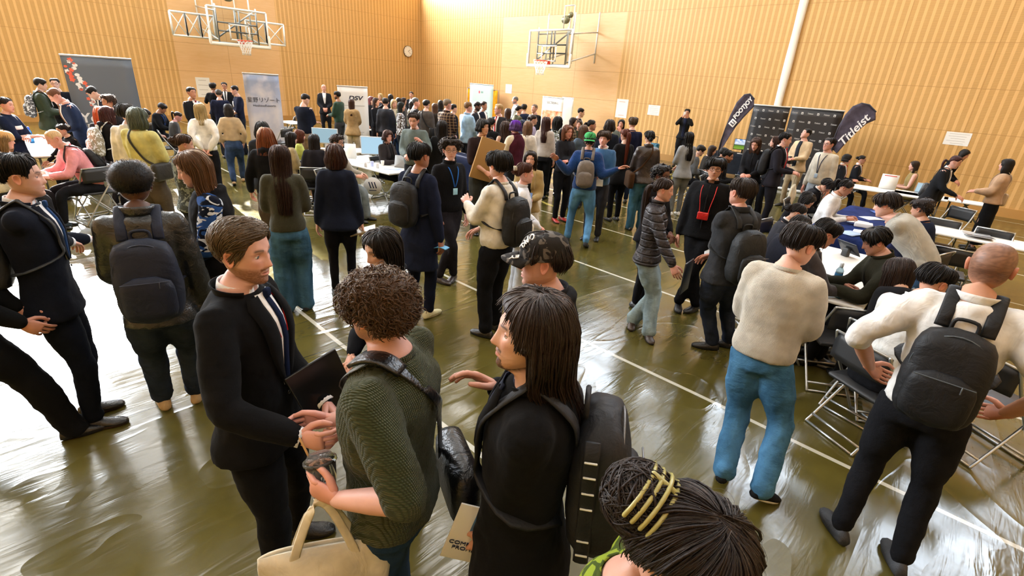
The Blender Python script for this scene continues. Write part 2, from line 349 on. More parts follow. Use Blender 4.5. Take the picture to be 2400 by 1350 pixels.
def head(g, sk, d, tone, lod):
    """head, face and neck in one run of rings down to the collarbones; eyes and ears go into the same mesh"""
    fem = sk.fem; N = (84, 56, 36, 22)[lod]; n = (78, 50, 30, 17)[lod]; th = ths(N)[None]; z = zrows(n)[:, None]
    P = skull(z, th, fem); x, y, zz = P[..., 0].copy(), P[..., 1].copy(), P[..., 2]; fr = np.clip(np.cos(th) * 1.6, 0, 1)
    ns = .85 if fem or d.get('asian') else 1.05; nz = np.interp(z, [-.046, -.040, -.034, -.028, -.015, .0, .012, .026, .036], [0, .010, .021, .0235, .018, .011, .006, .003, 0]) * ns
    sx = np.interp(z, [-.04, -.02, .0, .03], [.0145, .0125, .0075, .008]); dy = nz * np.exp(-(np.abs(x) / sx) ** 2.4)
    ax = np.abs(x)
    dy = dy - .0105 * gs(ax - .031, .016) * gs(z - .008, .012) + .0045 * gs(ax - .026, .02) * gs(z - .030, .008) + .0045 * gs(ax - .044, .018) * gs(z + .018, .018)
    dy = dy + .0062 * gs(x, .019) * gs(z + .0555, .0045) + .0068 * gs(x, .017) * gs(z + .068, .0052) - .004 * gs(x, .022) * gs(z + .0615, .0028) - .0035 * gs(x, .02) * gs(z + .078, .006)
    dy = dy + .005 * gs(x, .016) * gs(z + .098, .011) - .002 * gs(x, .006) * gs(z + .048, .004) - .003 * gs(ax - .05, .012) * gs(z + .055, .02)
    y = y + dy * fr; y = np.where(np.cos(th) > 0, y, y)
    col = np.ones(P.shape); tonec = A(*lin(tone))
    def tint(m, c): nonlocal col; col = col * (1 - m[..., None]) + np.asarray(c) * m[..., None]
    pos = (np.cos(th) > .1)
    tint(.5 * gs(ax - .042, .022) * gs(z + .022, .02) * pos, (1.05, .78, .74)); tint(.35 * gs(x, .014) * gs(z + .03, .012) * pos, (1.05, .75, .72))
    tint(.25 * gs(ax - .031, .02) * gs(z - .004, .012) * pos, (.72, .6, .58))
    lip = (((x / .0245) ** 2 + ((z + .0615) / (.0095 if fem else .0075)) ** 2) < 1) & pos
    tint(lip * (.85 if fem else .6), (.86, .42, .42)); tint((gs(x, .022) * gs(z + .0615, .0016) * pos) * .75, (.3, .12, .12))
    hc = A(*lin(d['hair'][1])) / np.maximum(tonec, .02); brc = np.clip(hc * .8, .02, .8)
    bw = .0036 if fem else .0048; bz = .0305 + .003 * np.cos((ax - .034) / .012) - .12 * np.clip(ax - .04, 0, 1)
    tint((gs(z - bz, bw) * smooth(.012, .017, ax) * (1 - smooth(.045, .053, ax)) * pos * .9), brc)
    be = d.get('beard', 0)
    if be:
        bc = np.clip(A(*lin(d.get('beardcol', d['hair'][1]))) / np.maximum(tonec, .02), .02, .9)
        jaw = smooth(-.035, -.055, z + .25 * (.06 - ax) * 0) * smooth(-.25, .05, np.cos(th) + .25)
        must = gs(z + .049, .006) * (ax < .03) * pos; gap = 1 - .85 * ((((x / .03) ** 2 + ((z + .06) / .012) ** 2) < 1) & pos)
        nzv = .75 + .5 * rng.random(P.shape[:2])
        if be == 2: jaw = jaw * (gs(x, .022) > .2) * (z < -.075)
        tint(np.clip((jaw * gap + must) * .75 * nzv * (.5 if be == 3 else 1), 0, 1), bc)
    if d.get('shave'):   # cropped hair shows as darker scalp
        m = smooth(-.04, .0, zz - np.interp(np.abs(th), [0, .6, 1.1, 1.5, 1.9, PI], [.066, .06, .03, .0, -.04, -.055])) * .62 * (.8 + .4 * rng.random(P.shape[:2]))
        tint(np.clip(m, 0, 1), np.clip(A(*lin(d['hair'][1])) / tonec, .05, 1))
    P = np.stack([x, y, zz], -1) * sk.hh; W = P @ sk.Rh.T + sk.hc
    # neck
    t2 = th[0]; rings = [W]; cols = [col]; last = P[-1] / sk.hh; nw = (.047 if fem else .058); H = sk.H
    for k, (a, dz) in enumerate(((.55, -.004), (1., -.012))):
        tx = nw * np.sin(t2); ty = -.012 + .052 * np.cos(t2) * (.9 if fem else 1.05); q = np.stack([last[:, 0] * (1 - a) + tx * a, last[:, 1] * (1 - a) + ty * a, last[:, 2] + dz + a * .004 * np.cos(t2)], -1)
        rings.append((q * sk.hh @ sk.Rh.T + sk.hc)[None]); cols.append(np.ones((1, N, 3)) * .93)
    top = rings[-1][0]; ro, R = sk.fr(1.0)
    for f, q, wm, sc in ((.4, None, 1, .96), (.75, None, 1, .98), (1, 1.0, 1, 1.)):
        w, fd, bd = sk.sec(1.0); base = ro + (np.stack([np.sin(t2) * w * 1.1, np.where(np.cos(t2) > 0, np.cos(t2) * fd * 1.05, np.cos(t2) * bd), 0 * t2 + .01 * H], -1)) @ R.T
        rings.append((top * (1 - f) + base * f)[None]); cols.append(np.ones((1, N, 3)) * .96)
    for q in (.965, .93, .86):
        o, R = sk.fr(q); w, fd, bd = sk.sec(q); w *= .93; fd *= .96
        rings.append((o + np.stack([np.sin(t2) * w, np.where(np.cos(t2) > 0, np.cos(t2) * fd, np.cos(t2) * bd * .9), 0 * t2], -1) @ R.T)[None]); cols.append(np.ones((1, N, 3)))
    g.loft(np.vstack(rings), col=np.vstack(cols), cb=True)
    # ears
    if not d.get('noear'):
        for sg in (-1, 1):
            m = (14, 12, 8, 6)[lod]; t = np.linspace(0, 2 * PI, m, endpoint=False); L = []
            for r_, o_ in ((.02, .002), (.5, .003), (.78, .010), (.97, .0115), (1.02, .006), (.8, -.006)):
                ww = .0165 * (1 + .25 * np.sin(t)); L.append(np.stack([0 * t + o_ + .004 * -np.cos(t) * r_, -np.cos(t) * ww * r_ * 1.0, np.sin(t) * .031 * r_], -1))
            E_ = np.array(L); E_ = E_ @ rotx(.2).T; E_[..., 0] *= sg; E_ = E_ @ rotz(sg * .42).T
            if sg < 0: E_ = E_[:, ::-1]
            E_ = E_ + A(sg * (.0755 * (.96 if fem else 1)), -.006, -.004)
            g.loft(E_ * sk.hh @ sk.Rh.T + sk.hc, col=(1.03, .8, .76) if lod < 3 else (1, .9, .88))
    # eyes
    if lod < 3 and not d.get('noeye'):
        nn = (20, 14, 8)[lod]; mm = (12, 9, 6)[lod]; down = d.get('gaze', 0); gx = d.get('gx', 0)
        for sg in (-1, 1):
            c = A(sg * .0312, 0, .008); yy = np.interp(.008, HZ, HF) * math.cos(math.asin(.0312 / .079)) ** .9 - .0105
            c[1] = yy - .0052; r = .0122
            dirv = unit(A(math.sin(gx) * .6, 1, -math.sin(down) * .8)); a1 = unit(np.cross(dirv, A(0, 0, 1))); a2 = np.cross(a1, dirv)
            ph = np.concatenate([[.12, .25, .3, .44, .5], np.linspace(.62, 2.2, mm - 5)]) if mm > 6 else np.array([.2, .42, .5, .8, 1.3, 2.]); t = np.linspace(0, 2 * PI, nn, endpoint=False)
            ring = np.array([dirv * math.cos(p) + (a1 * np.cos(t)[:, None] + a2 * np.sin(t)[:, None]) * math.sin(p) for p in ph]) * r
            cc = np.array([(.01,) * 3 if p < .21 else (np.array(d.get('iris', (.10, .05, .025))) if p < .47 else (.02, .015, .012) if p < .52 else (1.0, .95, .9)) for p in ph]); cc = cc / np.maximum(tonec, .05) * .85
            g.loft((ring + c) * sk.hh @ sk.Rh.T + sk.hc, col=np.repeat(cc[:, None], nn, 1))
            # lids
            up = d.get('lid', .16 if (fem or d.get('asian')) else .18); pl = np.linspace(0.02, PI * .62, mm + 2); L = []
            for lo_, hi_, cl in ((up, 1.35, 1), (-1.2, -.46 if up < .4 else -.3, 0)):
                e = np.linspace(lo_ if cl else hi_, hi_ if cl else lo_, 6); az = np.linspace(-1.25, 1.25, nn)
                el = e[:, None] - (.16 * (az[None] ** 2) * (1 if cl else -.8)) * np.linspace(1, .2, 6)[:, None]
                rr = r * 1.10; q = np.stack([np.sin(az)[None] * np.cos(el), np.cos(az)[None] * np.cos(el), np.sin(el)], -1) * rr
                ck = np.ones(q.shape) * A(.93, .84, .82); ck[0] = (.10, .08, .07) if cl else (.75, .55, .5)
                if fem and cl: ck[1] = (.35, .28, .26)
                g.loft((q + c) * sk.hh @ sk.Rh.T + sk.hc, closed=False, col=ck)
# ---------------------------------------------------------------- limbs and hands
def chain(pts, n=5):
    """smooth path through points"""
    pts = np.asarray(pts, float); k = len(pts); out = []
    for i in range(k - 1):
        p0 = pts[max(i - 1, 0)]; p1 = pts[i]; p2 = pts[i + 1]; p3 = pts[min(i + 2, k - 1)]
        for t in np.linspace(0, 1, n, endpoint=False): out.append(.5 * ((2 * p1) + (-p0 + p2) * t + (2 * p0 - 5 * p1 + 4 * p2 - p3) * t * t + (-p0 + 3 * p1 - 3 * p2 + p3) * t ** 3))
    out.append(pts[-1]); return np.array(out)
def limb(g, a, b, c, r, N=12, mat=0, n=5, end=1.):
    """two-bone limb a-b-c with radii given at 5 stations; end < 1 cuts the limb short"""
    e = unit(b - a); f = unit(c - b); bl = .12 * min(np.linalg.norm(b - a), np.linalg.norm(c - b)); P = [a, a * .5 + b * .5, b - e * bl, b + f * bl, b * .5 + c * .5, c]
    R = [r[0], r[1], r[2], r[2], r[3], r[4]]; Q = chain(P, n); rr = np.interp(np.linspace(0, 5, len(Q)), range(6), R)
    if end < 1: k = max(3, int(len(Q) * end)); Q = Q[:k]; rr = rr[:k]
    g.tube(Q, rr, N, mat); return Q, rr
def hand(g, wr, el, nrm, sg, H, lod, curl=.35, thumb=.5, dirv=None, spread=.05, mat=0):
    """palm, four fingers of unequal length and a thumb leaving the side of the palm. nrm = palm normal, sg = side the thumb is on"""
    k = H / 1.75; f = unit(dirv) if dirv is not None else unit(wr - el); n = unit(nrm - f * (np.asarray(nrm) @ f)); s = np.cross(f, n) * sg   # s points to the thumb
    N = (10, 8, 6, 5)[lod]; red = (1.02, .86, .82)
    P = [wr - f * .02 * k, wr, wr + f * .03 * k, wr + f * .06 * k, wr + f * .088 * k]; R = np.array([(.026, .021), (.028, .019), (.036, .0175), (.041, .016), (.040, .013)]) * k
    g.tube(P, R, max(N, 8), mat, up=s, col=red)
    if lod == 3:
        q = wr + f * .088 * k
        for j in range(4):
            o = s * (.03 - .02 * j) * k; fd = unit(f * math.cos(curl) + n * math.sin(curl)); fe = unit(f * math.cos(curl * 2.6) + n * math.sin(curl * 2.6))
            g.tube([q + o, q + o + fd * .035 * k, q + o + fd * .035 * k + fe * .035 * k], np.array([.009, .0085, .007]) * k, 4, mat, col=red)
        g.tube([wr + f * .02 * k + s * .03 * k, wr + f * .05 * k + s * .05 * k + n * .01 * k, wr + f * .08 * k + s * .052 * k + n * .02 * k], np.array([.012, .010, .008]) * k, 4, mat, col=red); return
    L = ((.040, .024, .019), (.045, .028, .021), (.042, .026, .020), (.033, .019, .017))
    for j in range(4):
        o = s * (.0315 - .021 * j) * k; p = wr + f * (.086 - (0, .0, .003, .010)[j]) * k + o; sp = (1.5 - j) * spread; a = curl * (.85 + .1 * j); pts = [p - f * .012 * k, p]; rad = [.0095, .0098]
        c0 = 0
        for q, l in enumerate(L[j]):
            c0 += a * (1.0, 1.25, .8)[q]; dd = unit((f + s * sp) * math.cos(c0) + n * math.sin(c0)); pts.append(pts[-1] + dd * l * k * .55); rad.append((.0088, .0084, .0075)[q]); pts.append(pts[-1] + dd * l * k * .45); rad.append((.0092, .0083, .0062)[q])
        g.tube(pts, np.array(rad) * k * (1, 1, .96, .86)[j], N, mat, col=red)
    b = wr + f * .022 * k + s * .022 * k + n * .006 * k; d1 = unit(f * .75 + s * .8 + n * .35 * (1 + thumb)); d2 = unit(f * (1 - .3 * thumb) + s * (.45 - .5 * thumb) + n * .5 * thumb); d3 = unit(f * (1 - .3 * thumb) + s * (.1 - .7 * thumb) + n * .6 * thumb)
    g.tube([b, b + d1 * .035 * k, b + d1 * .042 * k + d2 * .018 * k, b + d1 * .042 * k + d2 * .034 * k, b + d1 * .042 * k + d2 * .036 * k + d3 * .024 * k], np.array([.0155, .0125, .0108, .0105, .0078]) * k, N, mat, col=red)
# ---------------------------------------------------------------- hair
def hairgrid(sk, st, lod, seed, thick):
    """outer hair surface on a (rows, angles) grid in the person's frame, plus a mask"""
    N = (64, 44, 30, 20)[lod]; n = (44, 30, 20, 12)[lod]; th = ths(N, .15)[None]; z = zrows(n, -.105)[:, None]; a = np.abs(th); R_ = np.random.default_rng(seed)
    S = dict(short=([0, .5, .85, 1.15, 1.45, 1.8, 2.2, PI], [.068, .066, .05, .0, .022, .018, -.045, -.06]), bangs=([0, .5, .8, 1.1, 1.4, 1.8, 2.2, PI], [.034, .034, .02, -.02, .0, .0, -.06, -.075]),
             long=([0, .4, .72, 1.0, 1.25, PI], [.064, .06, .04, -.03, -.12, -.14]), back=([0, .5, .85, 1.15, 1.5, 1.9, 2.3, PI], [.070, .066, .045, .018, .016, .01, -.04, -.07]))
    key = {'short': 'short', 'side': 'short', 'curly': 'short', 'afro': 'short', 'crop': 'short', 'bald': 'short', 'moptop': 'bangs', 'bowl': 'bangs', 'shag': 'bangs', 'bun': 'back', 'pony': 'back', 'clip': 'back', 'updo': 'back', 'bob': 'long', 'long': 'long', 'xlong': 'long', 'wavy': 'long', 'mid': 'long', 'half': 'long'}[st]
    HL = np.interp(a, *S[key])
    if st in ('wavy', 'xlong'): HL = np.interp(a, [0, .5, .9, 1.2, 1.45, PI], [.066, .062, .045, .0, -.12, -.14])
    if st == 'bob' or st == 'mid': HL = np.interp(a, [0, .4, .6, .8, PI], [.045, .045, .02, -.12, -.14]) + 0 * a
    if st == 'bald': HL = HL + .0; HL = np.where(a < 1.6, HL + .09, HL)
    m = smooth(-.004, .012, z - HL)
    t0, t1 = thick; t = t1 + (t0 - t1) * smooth(-.0, .075, z)
    if st == 'crop': t = t * .7
    lump = np.zeros_like(t * th)
    for k in range(14 if st in ('curly', 'afro', 'shag', 'wavy', 'moptop', 'short') else 5):
        c0, z0 = R_.uniform(-PI, PI), R_.uniform(-.06, .11); dd = np.abs(((th - c0 + PI) % (2 * PI)) - PI)
        lump = lump + R_.uniform(-.3, 1) * gs(dd, .45) * gs(z - z0, .022)
    t = t * (1 + .28 * lump)
    if st in ('short', 'side', 'curly', 'crop', 'moptop', 'shag', 'bun', 'pony', 'clip', 'updo', 'back'):
        e = .07 if st in ('short', 'side') else .04 if st in ('moptop', 'curly', 'shag') else .02; t = t * (.22 + .78 * smooth(-.006, e, z - HL)) if st != 'moptop' else t * (.3 + .7 * smooth(-.006, e, z - HL))
    if st in ('moptop', 'shag', 'bangs', 'bowl'): t = t + .006 * gs(a, .8) * gs(z - .05, .03)
    if st == 'side': t = t + .012 * gs(th - .25, .9) * gs(z - .085, .03)
    if st == 'afro': t = t * (1 + .0 * a)
    out = skull(z + 0 * th, th + 0 * z, sk.fem, off=np.maximum(t, .002)); edge = skull(z + 0 * th, th + 0 * z, sk.fem, off=np.full((n, N), -.008))
    if st == 'afro':
        q = out - A(0, -.012, .03); L = np.linalg.norm(q, axis=-1)[..., None]; tgt = .082 + t0; out = A(0, -.012, .03) + q / L * (L * .4 + tgt * .6)
    W = (out * sk.hh) @ sk.Rh.T + sk.hc; E_ = (edge * sk.hh) @ sk.Rh.T + sk.hc
    return W, E_, m, th, z, t
def hang(sk, W, th, z, st, length, t, lod):
    """rows of hair that fall from the widest part of the head, down past neck and shoulders"""
    k = int(np.argmin(np.abs(z[:, 0] + .005))); base = W[k]; n = (22, 16, 10, 7)[lod]; d = np.linspace(0, length, n + 1)[1:]; a = np.abs(th[0])
    lo = {'bob': .75, 'mid': .8, 'long': 1.12, 'xlong': 1.25, 'wavy': 1.3, 'half': 1.1}[st]; arc = smooth(lo, lo + .22, a)
    c0 = base.mean(0); fwd = unit((sk.Rh @ A(0, 1, 0)) * A(1, 1, 0)); rgt = A(fwd[1], -fwd[0], 0); rows = []; tf = unit(sk.Rt[:, 1] * A(1, 1, 0))
    nb = sk.nb
    for dd in d:
        f = dd / max(length, .01); zc = c0[2] - dd; r = base - c0; rx = (r @ rgt); ry = (r @ fwd); ctr = c0.copy(); ctr[2] = zc
        sh = float(smooth(.10, .26, dd)) * .055; bk = float(smooth(.05, .22, dd))
        wf = 1.0 + (.12 if st == 'wavy' else .03) * math.sin(dd * 26 + 1) + (.14 if st in ('bob', 'mid') else .02) * math.sin(f * PI) * 1.0 - (.10 if st in ('bob', 'mid') else .25) * f ** 2
        x = rx * wf; y = ry * (1 - .12 * bk) - np.where(ry < 0, .0, 0)
        # keep the curtain behind the shoulders
        y = np.where(ry < .02, y - sh * 1.0, y * (1 - .5 * bk) - sh * .6)
        inx = .035 * np.sin(th[0]); iny = -.02 + .03 * np.cos(th[0]) - sh * .9
        X = inx * (1 - arc) + x * arc; Y = iny * (1 - arc) + y * arc
        q = ctr + X[:, None] * rgt + Y[:, None] * fwd; q[:, 2] = zc + (r[:, 2]) * (1 - f) * .5
        rows.append(q)
    return np.array(rows), arc, k
def strands(name, roots, par, m, rad=.0006):
    """roots: list of (k,3) arrays -> one hair-curve object"""
    if not roots: return None
    hc = bpy.data.hair_curves.new(name); hc.add_curves([len(r) for r in roots])
    P = np.vstack(roots).astype(np.float32); hc.attributes['position'].data.foreach_set('vector', P.ravel())
    rr = np.concatenate([np.linspace(1, .25, len(r)) * rad for r in roots]).astype(np.float32)
    at = hc.attributes.get('radius') or hc.attributes.new('radius', 'FLOAT', 'POINT'); at.data.foreach_set('value', rr)
    hc.materials.append(m); o = bpy.data.objects.new(name, hc); C.objects.link(o); o.parent = par; return o
def build_hair(sk, d, lod, par, seed):
    st, colr = d['hair'][:2]; opt = d['hair'][2] if len(d['hair']) > 2 else {}
    if st == 'none': return
    TH = {'short': (.020, .007), 'side': (.020, .004), 'curly': (.040, .026), 'afro': (.052, .05), 'crop': (.007, .004), 'bald': (.006, .006), 'moptop': (.02, .014), 'bowl': (.022, .02), 'shag': (.03, .026), 'bun': (.012, .010), 'pony': (.012, .009), 'clip': (.014, .012), 'updo': (.014, .012),
          'bob': (.018, .022), 'mid': (.018, .022), 'long': (.018, .018), 'xlong': (.018, .016), 'wavy': (.022, .028), 'half': (.018, .018)}
    thick = opt.get('t', TH[st]); W, E_, m, th, z, t = hairgrid(sk, st, lod, seed, thick); mt = hairmat(colr); g = G(); R_ = np.random.default_rng(seed + 5)
    S = E_ * (1 - m[..., None]) + W * m[..., None]; grid = W; mask = m; islong = st in ('bob', 'mid', 'long', 'xlong', 'wavy', 'half')
    if islong:
        Ln = opt.get('len', {'bob': .13, 'mid': .19, 'long': .38, 'xlong': .52, 'wavy': .36, 'half': .4}[st]) * sk.H / 1.65
        rows, arc, k = hang(sk, W, th, z, st, Ln, t, lod); S = np.vstack([S[:k + 1], rows]); grid = np.vstack([W[:k + 1], rows]); mask = np.vstack([m[:k + 1], np.repeat(arc[None], len(rows), 0)])
    g.loft(S)
    rr = sk.hh; up = sk.Rh[:, 2]; bk = -sk.Rh[:, 1]; rt = sk.Rh[:, 0]
    H3 = lambda x, y, zz: sk.hc + sk.Rh @ (A(x, y, zz) * sk.hh)
    ext = []
    if st in ('bun', 'clip', 'updo'):
        c = H3(0, -.125, opt.get('z', .03)); r = opt.get('r', .042) * rr; g.ball(c, (r * 1.1, r * .9, r), 18 if lod < 2 else 10, 12 if lod < 2 else 7, R=sk.Rh); ext.append((c, r))
    tail = None
    if st == 'pony':
        zz = opt.get('z', .035); L = opt.get('len', .36) * sk.H / 1.65; a = H3(0, -.112, zz); P = [a, a + bk * .04 * rr + up * .005, a + bk * .055 * rr - A(0, 0, .05)]
        for q in (.3, .6, 1.): P.append(a + bk * (.055 - .01 * q) * rr + A(0, 0, -.05 - (L - .05) * q))
        tail = chain(P, 4); ww = np.interp(np.linspace(0, 1, len(tail)), [0, .12, .4, .8, 1], [.014, .026, .03, .022, .006]) * rr * opt.get('w', 1); g.tube(tail, np.stack([ww * 1.2, ww * .8], 1), 12 if lod < 2 else 7)
    _later = (g, mt)
    if st == 'pony': gt = G(); gt.tube([tail[0] - bk * .012, tail[0] + bk * .012], .019 * rr, 10); obj('hair_tie', gt, plain('#151515', .6, name='elastic'), par)
    if st == 'clip':
        gc = G(); cc = opt.get('clip', '#c9c28a')
        rb = opt.get('r', .042) + .008
        for q in range(4):
            P = [H3(math.sin(t_) * rb * 1.08, -.092 - .016 * q, opt.get('z', .03) + math.cos(t_) * rb * (1.06 - .05 * abs(q - 1))) for t_ in np.linspace(-1.35, 1.35, 13)]; gc.tube(P, .0042 * rr, 6)
        gc.tube([H3(0, -.090, opt.get('z', .03) + rb), H3(0, -.140, opt.get('z', .03) + rb)], .0055 * rr, 6); obj('claw_clip', gc, plain(cc, .3, name='clip_plastic'), par)
    # strands over the shell
    ns = (2600, 900, 260, 0)[lod]
    ns = int(ns * opt.get('n', 1))
    if st in ('crop', 'bald') or ns == 0: obj('hair', g, mt, par); return
    nr, N = mask.shape; curl = {'curly': .011, 'afro': .006, 'wavy': .006, 'shag': .004}.get(st, .0012) * opt.get('curl', 1); out = []
    rows_ok = np.argwhere(mask > .7)
    top = rows_ok[rows_ok[:, 0] < nr * (.75 if not islong else .6)]; top = top if len(top) else rows_ok
    cen = sk.hc + sk.Rh @ (A(0, -.01, .01) * rr); part = opt.get('part', 0)
    for _ in range(ns):
        r0, c0 = top[R_.integers(len(top))]; c = c0 + R_.uniform(-.5, .5); r = r0 + R_.uniform(-.5, .5); dc = R_.normal(0, .10)
        if st == 'afro':
            p = W[r0, c0] + R_.normal(0, .004, 3); nrm = unit(p - cen); k = R_.uniform(.002, .008); j = R_.normal(0, .5, 3); out.append(np.array([p - nrm * .006, p + nrm * k * .5 + j * .002, p + nrm * k + j * .004])); continue
        if st in ('curly',):
            p = W[r0, c0].copy(); nrm = unit(p - cen); dn = A(0, 0, -1) + R_.normal(0, .75, 3); dn = unit(dn - nrm * (dn @ nrm) * .92); a1 = unit(np.cross(dn, nrm)); ph = R_.uniform(0, 6.28); L = R_.uniform(.025, .055); cr = curl * R_.uniform(.4, .9); s_ = np.linspace(0, 1, 11)
            q = p + nrm * (-.005 + R_.uniform(0, .006) * s_[:, None]) + dn * L * s_[:, None] + (a1 * np.cos(ph + s_ * 9)[:, None] + nrm * np.sin(ph + s_ * 9)[:, None]) * cr * s_[:, None] ** .5
            kn = q - cen; rq = np.linalg.norm(kn, axis=1); lim = np.linalg.norm(p - cen); q = cen + kn / rq[:, None] * np.maximum(rq, lim * .97)[:, None]; out.append(q); continue
        if st == 'side' or opt.get('flow'):   # combed from the parting across and back
            fl = opt.get('flow', (1, -.35, 0)); p = W[r0, c0]; v = sk.Rh @ A(*fl); 
            loc = sk.Rh.T @ (p - sk.hc) / rr
            if st == 'side' and (loc[0] < -.045 or loc[2] < .045): v = sk.Rh @ A(-.1, -.7, -.9)
            pts = []; L = R_.uniform(.03, .07); stp = L / 6; q = p.copy(); v = unit(v + R_.normal(0, .10, 3)); r_q = np.linalg.norm(q - cen)
            for i in range(7):
                pts.append(q + unit(q - cen) * (.001 + .0035 * math.sin(i / 6 * PI) * R_.uniform(.2, 1))); nrm = unit(q - cen); vt = unit(v - nrm * (v @ nrm)); q = q + vt * stp
                loc = np.argmin(((W[:, ::2] - q) ** 2).sum(-1)); s2 = W[:, ::2].reshape(-1, 3)[loc]; q = cen + unit(q - cen) * (.5 * np.linalg.norm(s2 - cen) + .5 * np.linalg.norm(q - cen))
            out.append(np.array(pts)); continue
        L = nr - r if islong else R_.uniform(.25, .6) * nr; kk = int(max(5, min(14, L / 2))); rs = np.linspace(r, min(r + L, nr - 1.01), kk); pts = []; ph = R_.uniform(0, 6.28); lift = abs(R_.normal(0, .003)) + .0005; fly = R_.random() < .05
        for i, q in enumerate(rs):
            cq = c + dc * i; q = max(q, 0); i0, j0 = int(q), int(math.floor(cq)) % N; fi, fj = q - i0, cq - math.floor(cq); i1, j1 = min(i0 + 1, nr - 1), (j0 + 1) % N
            if mask[i0, j0] < .45: break
            p = (grid[i0, j0] * (1 - fj) + grid[i0, j1] * fj) * (1 - fi) + (grid[i1, j0] * (1 - fj) + grid[i1, j1] * fj) * fi
            ce = A(cen[0], cen[1], min(cen[2], p[2])); nrm = unit(p - ce) if islong and p[2] < cen[2] else unit(p - cen); s_ = i / (kk - 1)
            p = p + nrm * (lift * (1 + 2 * s_) + (.012 * s_ if fly else 0)) + np.array([math.cos(ph + s_ * 11), math.sin(ph + s_ * 9), 0]) * curl * s_ * (1 if not islong else 1.5); pts.append(p)
        if len(pts) > 3: out.append(np.array(pts))
    for c, r in ext:
        for _ in range(ns // 4):
            u = unit(R_.normal(0, 1, 3)); v = unit(np.cross(u, R_.normal(0, 1, 3))); s_ = np.linspace(0, 1, 9)[:, None] * R_.uniform(1, 2.6); q = c + (u * np.cos(s_) + v * np.sin(s_)) * r * (1 + R_.uniform(.0, .16) + .08 * np.sin(s_ * 3)); out.append(q)
    if tail is not None:
        for _ in range(ns // 4):
            o_ = R_.normal(0, .5, 3) * A(1, 1, .2); o_ = o_ / max(1, np.linalg.norm(o_)); out.append(np.array([tail[i] + o_ * ww[i] * 1.25 for i in range(0, len(tail), 2)]))
    if st != 'afro' and lod < 3:
        nl = int({0: 900, 1: 420, 2: 130}[lod] * min(opt.get('n', 1), 1.6)); rad = {'curly': .0030, 'wavy': .0026, 'shag': .0030, 'moptop': .0030}.get(st, .0024) * (1, 1.25, 1.9)[lod]
        for p in [out[int(k_)] for k_ in np.linspace(0, len(out) - 1, min(nl, len(out)))]:
            w_ = np.sin(np.linspace(.25, 2.9, len(p))) * rad * R_.uniform(.6, 1.25); g.tube(p - 0 * p, np.maximum(w_, .0008), 5)
    o = obj('hair', g, mt, par)
    strands('hair_strands', out, o, hairmat(colr, True), (.00045, .0007, .0013, .002)[lod])

# ---------------------------------------------------------------- clothing
_cl = {}
def clouds(sc):
    if sc not in _cl: t = bpy.data.textures.new('folds', 'CLOUDS'); t.noise_scale = sc; t.noise_depth = 2; _cl[sc] = t
    return _cl[sc]
def soften(o, vox, it=4, fold=.0, fsc=.11, shrink=0):
    r = o.modifiers.new('r', 'REMESH'); r.mode = 'VOXEL'; r.voxel_size = vox; r.use_smooth_shade = True
    s = o.modifiers.new('s', 'SMOOTH'); s.factor = .5; s.iterations = it
    if fold: d = o.modifiers.new('d', 'DISPLACE'); d.texture = clouds(fsc); d.texture_coords = 'LOCAL'; d.mid_level = .5; d.strength = fold
def ring(sk, q, off, N=28, zextra=0, flare=0):
    th = np.linspace(-PI, PI, N, endpoint=False); o, R = sk.fr(q); w, f, b = sk.sec(q); c, s = np.cos(th), np.sin(th); w += off + flare; f += off + flare; b += off + flare
    x = w * np.sign(s) * np.abs(s) ** .85; y = np.where(c > 0, f, b) * np.sign(c) * np.abs(c) ** .85
    return o + np.stack([x, y, 0 * x + zextra], -1) @ R.T
def bandpatch(g, sk, xl, xr, qs, off, m=5, mat=0, col=(1, 1, 1)):
    """a strip of cloth lying on the chest between sideways lines xl(q) and xr(q)"""
    L = []
    for q in qs:
        a, b = xl(q), xr(q); row = []
        for u in np.linspace(0, 1, m): row.append(sk.pt(a + (b - a) * u, q, off - (.006 if u in (0, 1) else 0)))
        L.append(row)
    g.sheet(np.array(L), -.004, mat, col); return g
COL_W = '#e9e9ec'
